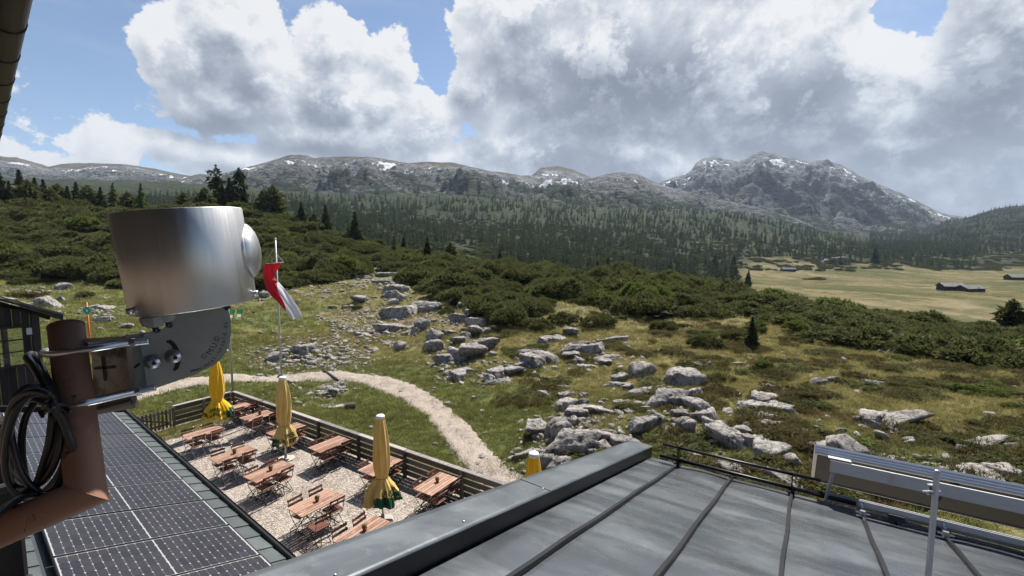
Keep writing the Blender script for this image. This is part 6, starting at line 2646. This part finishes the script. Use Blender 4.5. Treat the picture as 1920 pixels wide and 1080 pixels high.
def build_house():
    M = frame_matrix(H_O, H_N, H_E, Vector((0, 0, 1)))       # x out of the wall, y along it (away left), z up
    t = empty('main_house', (0, 0, 0), 0, 'main house with dark gutter eave above and timber wall behind the viewer', 'building', mw=M)
    # timber wall, plank by plank
    y = -6.0
    first = None
    k = 0
    while y < 7.5:
        if first is None:
            first = MB().box((0, 0, 0), (.04, .188, 9.6), ch=.004).build('wall_plank', 'wall_timber', t)
            o = first
        else:
            o = first.copy(); COL.objects.link(o); o.parent = t
        o.location = (-.75 - .008 * (k % 2), y, 4.8)
        y += .19
        k += 1
    # eave: soffit boards, tiles on top, gutter with sleeve joints
    ez, ex = 9.0, .135
    sl = R(24)
    rot = Matrix.Rotation(sl, 3, 'Y')
    def rp(s, y, h):
        return (ex - s * math.cos(sl) + h * math.sin(sl), y, ez + s * math.sin(sl) + h * math.cos(sl))
    for k in range(10):
        MB().box(rp(.1 + .2 * k, 2.0, .03), (.196, 16, .02), rot=rot).build('soffit_board', 'dark_timber', t)
    for k in range(44):
        y = -5.8 + k * .36
        b = MB()
        for (s0, s1, h) in ((-.05, .42, .075), (.36, .84, .082), (.78, 1.26, .089), (1.2, 1.68, .096)):
            b.box(rp((s0 + s1) / 2, 0, h), (s1 - s0, .35, .022), rot=rot)
        o = b.build('roof_tile', 'roof_tile_dark' if 'roof_tile_dark' in MATS else 'dark_timber', t, loc=(0, y, 0))
    V, F = [], []
    pr = [(.07 * math.cos(a), .07 * math.sin(a)) for a in np.linspace(math.pi, 2 * math.pi, 11)]
    for yy in (-6, 10):
        for (a, c) in pr:
            V.append((ex + .06 + a, yy, ez + .05 + c))
    for i in range(10):
        F.append((i, i + 1, 12 + i, 11 + i))
    g_ = mk('gutter', V, F, 'gutter_brown', t, True)
    g_.modifiers.new('thick', 'SOLIDIFY').thickness = .004
    MB().tube([(ex + .128, -6, ez + .052), (ex + .128, 10, ez + .052)], .010, 8).build('gutter_bead', 'gutter_brown', t, True)
    for k in range(22):
        y = -5.5 + k * .62
        pts = [(ex + .06 + .076 * math.cos(a), y, ez + .05 + .076 * math.sin(a)) for a in np.linspace(math.pi, 2 * math.pi + .2, 11)]
        b = MB()
        for a_, c_ in zip(pts[:-1], pts[1:]):
            b.bar(a_, c_, .008, .03, up=(0, 1, 0))
        b.build('gutter_hook', 'gutter_brown', t)
    MB().box((ex - .03, 2, ez + .03), (.03, 16, .16)).build('fascia', 'dark_timber', t)
    # dark upright at the left picture edge
    p = M.inverted() @ Vector(at_y(4, 900, .95))
    MB().box((p.x, p.y + .03, 6.55), (.05, .05, 1.75), ch=.006).build('rail_post', 'dark_timber', t)
    for z in (7.28, 7.05, 6.86, 6.72):
        MB().box((p.x, p.y + .0, z), (.062, .03, .02), ch=.004).build('post_clip', 'dark_timber', t)


mat('gutter_brown', lambda g, b: g.put(b.inputs['Base Color'], g.mix(g.noise(g.pos(), 9, 5, .6), (.022, .016, .015), (.060, .045, .040))), rough=.5, metal=.3, spec=.4)
mat('roof_tile_dark', lambda g, b: g.put(b.inputs['Base Color'], g.mix(g.noise(g.pos(), 6, 5, .6), (.020, .018, .018), (.055, .048, .045))), rough=.7)
build_house()


# ---- dark timber wing beyond the lower roof
def build_wing():
    Nv = Vector((N_DIR[0], N_DIR[1], 0))
    Ev = Vector((E_DIR[0], E_DIR[1], 0))
    C0 = Vector(at_y(77, 660, 13.0))
    base = Vector((C0.x, C0.y, 0))
    M = frame_matrix(base, Nv, Ev, Vector((0, 0, 1)))         # x along the end wall towards the yard, y away
    inv = M.inverted()
    def wp(px, py):
        """photo pixel on the end wall plane -> local (x, z)"""
        d = Vector(ray(px, py))
        o = Vector(CAM)
        t_ = (base - o).dot(Ev) / d.dot(Ev)
        q = inv @ (o + d * t_)
        return q.x, q.z
    t = empty('timber_wing', (0, 0, 0), 0, 'dark timber shelter with a small-paned window behind the solar roof', 'building', mw=M)
    x1, ztop = wp(77, 590)
    xw1, zw1 = wp(41, 614)
    _, zw0 = wp(41, 683)
    xw0 = xw1 - 1.15
    zt = ztop + .05
    # planks: upright, left of the corner, with the window opening left free
    x = 0.0
    pw = .17
    k = 0
    while x > -3.6:
        cx = x - pw / 2
        top = zt + .02 + (-cx) * .33
        if cx - pw / 2 < xw1 - .02 and cx + pw / 2 > xw0 + .02:
            for (a, b) in ((1.5, zw0 - .05), (zw1 + .05, top)):
                MB().box((cx, .02 + .006 * (k % 2), (a + b) / 2), (pw - .008, .03, b - a)).build('plank', 'dark_timber', t)
        else:
            MB().box((cx, .02 + .006 * (k % 2), (1.5 + top) / 2), (pw - .008, .03, top - 1.5)).build('plank', 'dark_timber', t)
        x -= pw
        k += 1
    MB().box((-.07, -.03, (1.5 + zt) / 2), (.16, .10, zt - 1.5), ch=.006).build('corner_post', 'dark_timber', t)
    w = empty_part('window', t)
    for (c, d) in ((((xw0 + xw1) / 2, -.02, zw1 + .03), (xw1 - xw0 + .12, .07, .06)), (((xw0 + xw1) / 2, -.03, zw0 - .03), (xw1 - xw0 + .16, .12, .06)), ((xw1 + .03, -.02, (zw0 + zw1) / 2), (.06, .07, zw1 - zw0)), ((xw0 - .03, -.02, (zw0 + zw1) / 2), (.06, .07, zw1 - zw0))):
        MB().box(c, d).build('frame', 'dark_timber', w)
    xm = xw1 - .50
    MB().box((xm, -.02, (zw0 + zw1) / 2), (.05, .05, zw1 - zw0)).build('mullion', 'dark_timber', w)
    for f in (.36, .68):
        MB().box(((xw0 + xw1) / 2, -.02, zw0 + (zw1 - zw0) * f), (xw1 - xw0, .035, .03)).build('glazing_bar', 'dark_timber', w)
    MB().box(((xw0 + xw1) / 2, .0, (zw0 + zw1) / 2), (xw1 - xw0, .006, zw1 - zw0)).build('pane', 'clear_glass', w)
    MB().box((xw1 + .13, -.04, zw1 - .12), (.12, .05, .2), ch=.01).build('wall_box', 'pole_grey', t)
    # roof slab falling towards the yard
    xr, zr = wp(109, 589)
    xl, zl = wp(0, 559)
    s = (zl - zr) / (xl - xr)
    xl2 = -4.2
    zl2 = zr + s * (xl2 - xr)
    th = .07
    V = [(xr, -.45, zr - th), (xr, 4.5, zr - th), (xl2, 4.5, zl2 - th), (xl2, -.45, zl2 - th), (xr, -.45, zr), (xr, 4.5, zr), (xl2, 4.5, zl2), (xl2, -.45, zl2)]
    mk('roof', V, [(0, 1, 2, 3), (4, 7, 6, 5), (0, 4, 5, 1), (1, 5, 6, 2), (2, 6, 7, 3), (3, 7, 4, 0)], 'dark_timber', t)
    # ribbed sheet on top
    n = 30
    for k in range(n):
        yy = -.42 + k * .165
        MB().bar((xr + .04, yy, zr + .022), (xl2, yy, zl2 + .022), .09, .03).build('roof_rib', 'dark_metal', t)
    MB().box((xr - .02, 2.0, zr - .05), (.04, 5.0, .16)).build('eave_board', 'dark_timber', t)
    for k in range(3):
        MB().bar((xr - .1, .4 + k * 1.6, zr - .13), (xl2, .4 + k * 1.6, zl2 - .13), .08, .12).build('rafter', 'dark_timber', t)
    for yy in (4.2,):
        MB().box((-.07, yy, zt / 2), (.14, .14, zt)).build('corner_post', 'dark_timber', t)
        MB().box((-3.5, yy, zt / 2 + .6), (.14, .14, zt + 1.2)).build('corner_post', 'dark_timber', t)
    MB().box((-3.5, .0, zt / 2 + .6), (.14, .14, zt + 1.2)).build('corner_post', 'dark_timber', t)


def empty_part(name, parent):
    o = bpy.data.objects.new(name, None)
    COL.objects.link(o)
    o.parent = parent
    return o


build_wing()

# ------------------------------------------------------------------ weather camera on its bracket, close to the viewer
def m_steel(g, b):
    P = g.objco()
    n = g.noise(g.vm('MULTIPLY', P, (90, 90, 2.0)), 3.0, 4, .6)
    n2 = g.noise(P, 9.0, 5, .6)
    g.put(b.inputs['Base Color'], g.mix(n2, (.50, .49, .48), (.66, .65, .64)))
    g.put(b.inputs['Roughness'], g.mapr(g.m('MULTIPLY_ADD', n2, .5, n), .5, 1.0, .34, .46))
    bump(g, b, n, .03, .001)


mat('stainless', m_steel, metal=1.0, rough=.3, spec=.5)


def m_galv(g, b):
    P = g.objco()
    n = g.noise(P, 30.0, 5, .6)
    g.put(b.inputs['Base Color'], g.mix(n, (.20, .21, .22), (.33, .34, .35)))
    bump(g, b, n, .05, .001)


mat('plate_grey', m_galv, metal=.55, rough=.48, spec=.4)


def m_tube(g, b):
    P = g.pos()
    n = g.noise(P, 16.0, 6, .65)
    n2 = g.noise(g.vm('MULTIPLY', P, (1, 1, .55)), 26.0, 5, .7, .6)
    c = g.mix(n, (.195, .092, .056), (.30, .158, .102))
    c = g.mix(g.mapr(n2, .605, .66, 0, .9), c, (.014, .010, .009))
    c = g.mix(g.mapr(g.noise(P, 60, 3, .6), .62, .72, 0, .4), c, (.32, .20, .14))
    g.put(b.inputs['Base Color'], c)
    bump(g, b, g.m('MULTIPLY', n2, -1.0), .15, .002)


mat('tube_brown', m_tube, rough=.55, spec=.35)


def m_worn(g, b):
    P = g.objco()
    n = g.noise(P, 22.0, 6, .65, .8)
    c = g.mix(g.mapr(n, .35, .62), (.07, .066, .062), (.40, .385, .36))
    g.put(b.inputs['Base Color'], c)


mat('worn_steel', m_worn, metal=.25, rough=.5, spec=.4)
mat('stainless_edge', None, (.36, .36, .355), .42, .35, .5)
mat('zinc_bolt', None, (.55, .57, .60), .28, .95, .5)
mat('gland', None, (.40, .40, .40), .5)
mat('rubber', None, (.010, .010, .011), .38, 0, .5)

W_DIR = Vector((math.sin(R(-35.4)), math.cos(R(-35.4)), 0))       # from the viewer to the housing
W_RIGHT = Vector((W_DIR.y, -W_DIR.x, 0))
CAMV = Vector(CAM)


def Qp(px, py, near=0.0, D0=.94):
    """photo pixel on the upright plane through the housing axis (near: metres closer)"""
    d = Vector(ray(px, py))
    return CAMV + d * ((D0 - near) / d.dot(W_DIR))


def plate(poly, near, th, name, m, parent, loc):
    V0 = [Qp(x, y, near) for x, y in poly]
    V = [v - W_DIR * (th / 2) - loc for v in V0] + [v + W_DIR * (th / 2) - loc for v in V0]
    k = len(poly)
    F = [tuple(range(k)), tuple(reversed(range(k, 2 * k)))] + [(i, k + i, k + (i + 1) % k, (i + 1) % k) for i in range(k)]
    return mk(name, V, F, m, parent)


def build_webcam():
    C = CAMV + W_DIR * .94 + Vector((0, 0, -.018))
    tilt = R(5.8)
    ax = (Vector((0, 0, 1)) * math.cos(tilt) - W_RIGHT * math.sin(tilt)).normalized()
    rx = (W_RIGHT * math.cos(tilt) + Vector((0, 0, 1)) * math.sin(tilt)).normalized()
    fw = ax.cross(rx)                                               # away from the viewer
    M = frame_matrix(C, rx, fw, ax)
    t = empty('weather_camera', C, 0, 'brushed steel drum camera housing with a dome window on a curved plate', 'camera housing', mw=M)
    r, h = .0905, .158
    th = .0015
    body = MB().lathe([(r - .004, -h / 2), (r - .001, -h / 2 - .0005), (r, -h / 2 + .001), (r, h / 2 - .001), (r - .0008, h / 2), (r - .003, h / 2), (r - .003, h / 2 - .012), (.002, h / 2 - .012)], 128, cap=False).build('housing', 'stainless', t, True)
    MB().lathe([(.001, -h / 2 + .002), (r - .004, -h / 2 + .002)], 64, cap=False).build('base_plate', 'plate_grey', t)
    # dome window on the right
    Md = Matrix.Translation((r - .008, .004, .004)) @ Matrix.Rotation(R(90), 4, 'Y') @ Matrix.Rotation(R(8), 4, 'X')
    prof = [(.0505, -.004), (.0505, .003), (.050, .006), (.047, .012), (.041, .0175), (.032, .0225), (.020, .0258), (.008, .0272), (.001, .0275)]
    dm = MB().lathe(prof, 64, Md, cap=False).build('dome_cover', 'stainless', t, True)
    MB().lathe([(.0520, -.003), (.0535, -.001), (.0535, .004), (.0515, .006)], 64, Md, cap=False).build('dome_ring', 'stainless', dm, True)
    # housing screws
    for an in (-62, 66):
        a = R(an)
        n = Vector((math.sin(a), -math.cos(a), 0))
        p = n * (r - .002) + Vector((0, 0, -h / 2 + .010))
        s = MB().bar(p, p + n * .010, .0088, .0088, 14).build('screw', 'zinc_bolt', t, True)
        MB().bar(p + n * .0101, p + n * .0103, .0045, .0045, 6).build('socket', 'rubber', s)  # dark disc painted for the shade within the screw hole
    # cable glands under the housing
    inv = M.inverted()
    for (px, py, rr, hh, dn) in ((287, 596, .0165, .022, 619), (313, 594, .0115, .017, 610)):
        p = inv @ Qp(px, py, .03)
        g_ = MB().lathe([(rr * .9, -h / 2 + .002), (rr * .9, -h / 2 - .004), (rr * 1.05, -h / 2 - .005), (rr * 1.05, -h / 2 - hh * .55), (rr * .92, -h / 2 - hh * .8), (rr * .55, -h / 2 - hh)], 8 if rr > .013 else 10, Matrix.Translation((p.x, p.y, 0))).build('cable_gland', 'gland', t)
        MB().tube([(p.x, p.y, -h / 2 - hh + .002), (p.x, p.y + .006, -h / 2 - hh - .006), (p.x + .002, p.y + .030, -h / 2 - hh - .012)], .0042, 10).build('cable_stub', 'rubber', g_, True)
    # plates
    zero = Vector((0, 0, 0))
    b = empty('camera_mount', C, 0, 'grey steel bracket plates with engraved lettering, bolts and slots under the housing', 'bracket')
    loc = C.copy()
    outl = [(270, 626), (282, 622), (300, 619), (307, 616), (313, 609), (323, 602), (325, 590), (427, 576), (431, 592), (433, 610), (433, 625), (431, 640), (427, 652), (421, 664), (413, 674), (404, 682), (394, 688), (383, 693), (366, 701), (350, 707), (330, 714), (310, 721), (290, 728), (278, 732), (263, 648)]
    plate(outl, .010, .006, 'front_plate', 'plate_grey', b, loc)
    plate([(240, 628), (282, 622), (300, 619), (310, 640), (312, 700), (300, 724), (258, 739), (244, 735)], .0, .006, 'rear_plate', 'plate_grey', b, loc)
    MB().bar(Qp(345, 585, .006) - loc, Qp(352, 581, .006) - loc, .012, .012, 6).build('mount_bolt', 'zinc_bolt', b)
    MB().bar(Qp(421, 573, .012) - loc, Qp(429, 579, .012) - loc, .010, .010, 8).build('mount_bolt', 'rubber', b)
    # curved slot and short slot: dark strips painted for their inner shade
    def strip(path, w, nm, m, near):
        P = [Qp(x, y, near) - loc for x, y in path]
        V, F = [], []
        for i, p in enumerate(P):
            d = (P[min(i + 1, len(P) - 1)] - P[max(i - 1, 0)]).normalized()
            s = d.cross(W_DIR).normalized() * w / 2 * (1.0 if 0 < i < len(P) - 1 else .6)
            V += [p - s, p + s]
        for i in range(len(P) - 1):
            F.append((2 * i, 2 * i + 1, 2 * i + 3, 2 * i + 2))
        return mk(nm, V, F, m, b)
    strip([(312, 641), (318, 640), (325, 646), (331, 656), (334, 668), (334, 680), (331, 689), (326, 695)], .0065, 'curved_slot_shade', 'black_frame', .0136)
    strip([(252, 690), (262, 681)], .006, 'short_slot_shade', 'black_frame', .0036)
    for (px, py) in ((290, 677), (329, 667)):
        p = Qp(px, py, .013) - loc
        wsh = MB().bar(p - W_DIR * .0004 + (-W_RIGHT) * .003, p - W_DIR * .004 + (-W_RIGHT) * .003, .022, .022, 24).build('washer', 'plate_grey', b, True)
        MB().bar(p - W_DIR * .004, p - W_DIR * .017, .0165, .0165, 24).build('cap_screw', 'zinc_bolt', b, True)
        MB().bar(p - W_DIR * .0171, p - W_DIR * .0174, .0066, .0066, 6).build('hex_socket_shade', 'black_frame', b)  # dark disc stands in for the shade inside the hex hole
    # engraved lettering following the curved edge
    def lettering(txt, pts, size):
        path = _spline(np.array([(x, y) for x, y in pts], float), 20)
        seg = np.r_[0, np.cumsum(np.linalg.norm(np.diff(path, axis=0), axis=1))]
        n = len(txt)
        for i, ch in enumerate(txt):
            s = seg[-1] * (i + .5) / n
            x, y = np.interp(s, seg, path[:, 0]), np.interp(s, seg, path[:, 1])
            x2, y2 = np.interp(min(s + 2, seg[-1]), seg, path[:, 0]), np.interp(min(s + 2, seg[-1]), seg, path[:, 1])
            x1, y1 = np.interp(max(s - 2, 0), seg, path[:, 0]), np.interp(max(s - 2, 0), seg, path[:, 1])
            V, F = text_verts(ch, size)
            if len(V) == 0:
                continue
            o = Qp(x, y, .0134)
            tx = (Qp(x2, y2, .0134) - Qp(x1, y1, .0134)).normalized()
            ty = W_DIR.cross(-tx).normalized()
            if ty.z < 0 and abs(tx.x) > .3:
                ty = -ty
            mk('letter', [o + tx * v[0] + ty * (v[1] - size * .33) - loc for v in V], F, 'black_frame', b)
    lettering('www.mtel-unseld.de', [(357, 695), (370, 692), (384, 686), (400, 673), (412, 655), (419, 636), (422, 618), (423, 603)], .0098)
    lettering('© M.U.©', [(380, 670), (392, 661), (401, 648), (408, 632)], .0125)

    # tube, U channel, U bolts
    tp = Vector(at_y(124, 613, .663))
    el = Vector(at_y(163, 925, .567))
    lf = Vector(at_y(-90, 1032, .50))
    tb = empty('bracket_tube', el, 0, 'rust brown steel pipe with a mitred elbow carrying the camera', 'pipe')
    rr = .0205
    d1 = (tp - el).normalized()
    d2 = (lf - el).normalized()
    bis = (d1 + d2).normalized()
    def pipe(a, bdir, top, name):
        # cylinder cut by the mitre plane at the elbow
        x = bdir.cross(Vector((0, 1, 0))).normalized()
        y = bdir.cross(x)
        nrm = (d1 - d2).normalized()
        V, F, n = [], [], 40
        for k in range(n):
            o = (x * math.cos(2 * math.pi * k / n) + y * math.sin(2 * math.pi * k / n)) * rr
            s = -o.dot(nrm) / bdir.dot(nrm)
            V.append(a + o + bdir * s - el)
        for k in range(n):
            o = (x * math.cos(2 * math.pi * k / n) + y * math.sin(2 * math.pi * k / n)) * rr
            V.append(top + o - el)
        for k in range(n):
            F.append((k, (k + 1) % n, n + (k + 1) % n, n + k))
        F.append(tuple(range(n, 2 * n)))
        return mk(name, V, F, 'tube_brown', tb, True)
    pipe(el, d1, tp, 'upright')
    pipe(el, d2, lf, 'arm')
    n = 40
    nrm = (d1 - d2).normalized()
    u_ = d1.cross(Vector((0, 1, 0))).normalized()
    v_ = d1.cross(u_)
    ring = []
    for k in range(n + 1):
        o = (u_ * math.cos(2 * math.pi * k / n) + v_ * math.sin(2 * math.pi * k / n)) * rr
        ring.append(o + d1 * (-o.dot(nrm) / d1.dot(nrm)))
    MB().tube(ring, .0007, 6).build('weld', 'tube_brown', tb, True)
    MB().lathe([(rr + .0004, 0), (rr + .0004, .0015), (.001, .002)], 40, Matrix.Translation(tp - el) @ d1.to_track_quat('Z', 'Y').to_matrix().to_4x4(), cap=False).build('end_cap', 'tube_brown', tb)

    u = empty('pipe_clamp', Vector(at_y(245, 700, .70)), 0, 'folded steel clamp channel with two threaded U-bolts gripping the brown pipe', 'clamp')
    loc = Vector(at_y(245, 700, .70))
    Y0, Y1 = .715, .655                                            # back and front of the channel
    def Z(px, py, Y):
        return Vector(at_y(px, py, Y)) - loc
    def quad_plate(a, b_, c, d, th_dir, m, nm):
        V = [a, b_, c, d] + [v + th_dir for v in (a, b_, c, d)]
        return mk(nm, V, [(0, 1, 2, 3), (7, 6, 5, 4), (0, 4, 5, 1), (1, 5, 6, 2), (2, 6, 7, 3), (3, 7, 4, 0)], m, u)
    dY = Vector((0, .005, 0))
    web = quad_plate(Z(170, 640, Y0), Z(243, 634, Y0), Z(254, 765, Y0), Z(178, 778, Y0), dY, 'worn_steel', 'back_web')
    # right cheek with rounded corners, top and bottom flanges
    cheek = [(239, 626), (243, 628), (246, 634), (250, 680), (256, 748), (255, 756), (250, 760), (246, 757), (240, 690), (236, 640), (233, 634), (230, 631)]
    V = [Z(x, y, Y1) for x, y in cheek] + [Z(x, y, Y1) + (Z(246, 690, Y0) - Z(246, 690, Y1)) * 1.0 for x, y in cheek]
    k = len(cheek)
    mk('right_cheek', V, [tuple(reversed(range(k))), tuple(range(k, 2 * k))] + [(i, (i + 1) % k, k + (i + 1) % k, k + i) for i in range(k)], 'stainless_edge', u)
    def flange(pts, nm, dz):
        a, b_ = [Z(x, y, Y1) for x, y in pts]
        c, d = b_ + (Z(246, 690, Y0) - Z(246, 690, Y1)), a + (Z(246, 690, Y0) - Z(246, 690, Y1))
        quad_plate(a, b_, c, d, Vector((0, 0, dz)), 'stainless_edge', nm)
    flange([(141, 636), (234, 630)], 'top_flange', -.0055)
    flange([(165, 783), (249, 757)], 'bottom_flange', .0050)
    # cross slot in the web, its inner shade drawn as dark shapes
    for (p0, p1, w) in (((192, 668), (197, 714), .0052), ((176, 691), (216, 688), .0046)):
        a, b_ = Z(*p0, Y0 - .0012), Z(*p1, Y0 - .0012)
        dd = (b_ - a).normalized()
        s = dd.cross(Vector((0, 1, 0))).normalized() * w / 2
        m_ = (a + b_) / 2
        mk('slot', [a - s * .5, a + dd * w * .5 - s, b_ - dd * w * .5 - s, b_ - s * .5, b_ + s * .5, b_ - dd * w * .5 + s, a + dd * w * .5 + s, a + s * .5], [tuple(range(8))], 'black_frame', web)
    axd = d1
    for kx, path in enumerate(([(279, 639, .662), (245, 643, .655), (200, 650, .632), (160, 656, .618), (125, 661, .612), (98, 664, .618), (84, 664, .640), (82, 660, .668), (96, 656, .690), (130, 652, .700), (200, 645, .712), (262, 638, .722)],
                               [(291, 727, .655), (255, 735, .645), (215, 744, .618), (180, 752, .598), (150, 758, .586), (122, 763, .586), (108, 764, .600), (104, 760, .630), (118, 756, .655), (160, 750, .668), (220, 740, .690), (275, 727, .712)])):
        P_ = [Vector(q) for q in _spline(np.array([Z(*q)[:] for q in path]), 5)]
        ub = MB().tube(P_, .0044, 12).build('u_bolt', 'zinc_bolt', u, True)
        thr = MB()
        a, b_ = P_[0], P_[5] + (P_[5] - P_[0]) * .15
        dd = (b_ - a).normalized()
        L_ = (b_ - a).length
        for i in range(22):
            q = a + dd * L_ * i / 22
            thr.tube([q, q + dd * .0011], [.0051, .0046], 12)
        o = thr.build('thread', 'zinc_bolt', ub, True)
        o['kind'] = 'stuff'
        for q in (Z(*path[1][:2], path[1][2]),):
            MB().bar(q, q + dd * -.006, .0135, .0135, 6).build('nut', 'zinc_bolt', u)


build_webcam()


def build_cables():
    rnd = random.Random(12)
    base = Vector(at_y(98, 768, .585))
    t = empty('cable_coil', base, 0, 'looped black cables tied to the brown pipe', 'cable')
    def P(px, py, Y):
        return Vector(at_y(px, py, Y)) - base
    loops = [(70, 832, 62, 104, -4), (66, 836, 56, 98, 6), (78, 826, 58, 100, -10), (86, 838, 46, 96, 4), (62, 828, 54, 88, 10), (74, 842, 66, 92, -14)]
    for k, (cx, cy, rx, ry, ro) in enumerate(loops):
        pts = []
        n = 48
        for i in range(n + 1):
            a = 2 * math.pi * i / n - math.pi / 2 + .5
            x = rx * math.cos(a) * (1 + .06 * math.sin(3 * a + k))
            y = ry * math.sin(a) * (1 + .05 * math.cos(2 * a + k * 2))
            # all strands pass through the tie at the top right
            w = math.exp(-((a + math.pi / 2 - .75) / .5) ** 2)
            c, s = math.cos(R(ro)), math.sin(R(ro))
            X, Y_ = cx + x * c - y * s, cy + x * s + y * c
            X = X * (1 - w) + (100 + rnd.uniform(-2, 2)) * w
            Y_ = Y_ * (1 - w) + (768 + rnd.uniform(-2, 2)) * w
            pts.append(P(X, Y_, .585 + .022 * math.sin(a * 1.0 + k) + .004 * k - .012))
        MB().tube(_spline(np.array([p[:] for p in pts[::2]]), 4), .0041, 8).build('cable', 'rubber', t, True)
    for k, pts in enumerate(([(58, 664, .66), (52, 672, .64), (66, 690, .62), (84, 722, .60), (98, 752, .585), (106, 790, .58), (100, 850, .575), (70, 905, .57), (20, 945, .53), (-40, 985, .46)],
                             [(64, 664, .67), (78, 690, .63), (96, 730, .60), (108, 775, .582), (122, 830, .58), (118, 890, .575), (88, 925, .575), (30, 938, .53), (-40, 1000, .46)],
                             [(99, 772, .575), (92, 830, .57), (78, 880, .57), (62, 930, .565), (58, 952, .565)])):
        MB().tube(_spline(np.array([P(*q)[:] for q in pts]), 6), .0052 if k == 0 else .0044, 8).build('cable', 'rubber', t, True)
    # ties
    ti = MB()
    for i in range(5):
        a0 = P(84 + i * 2, 775 - i * 3, .570)
        ti.tube([P(82, 772 - i * 3, .572), P(100, 762 - i * 2 + 6, .560), P(122, 766 - i * 2, .572)], .0030, 6)
    ti.tube([P(122, 764, .572), P(132, 771, .565), P(128, 776, .56)], .002, 6).tube([P(84, 776, .572), P(74, 771, .565), P(80, 782, .56)], .002, 6)
    ti.build('cable_tie', 'rubber', t, True)
    MB().tube([P(18, 846, .592), P(26, 852, .578), P(38, 846, .59)], .003, 6).build('cable_tie', 'rubber', t, True)


build_cables()
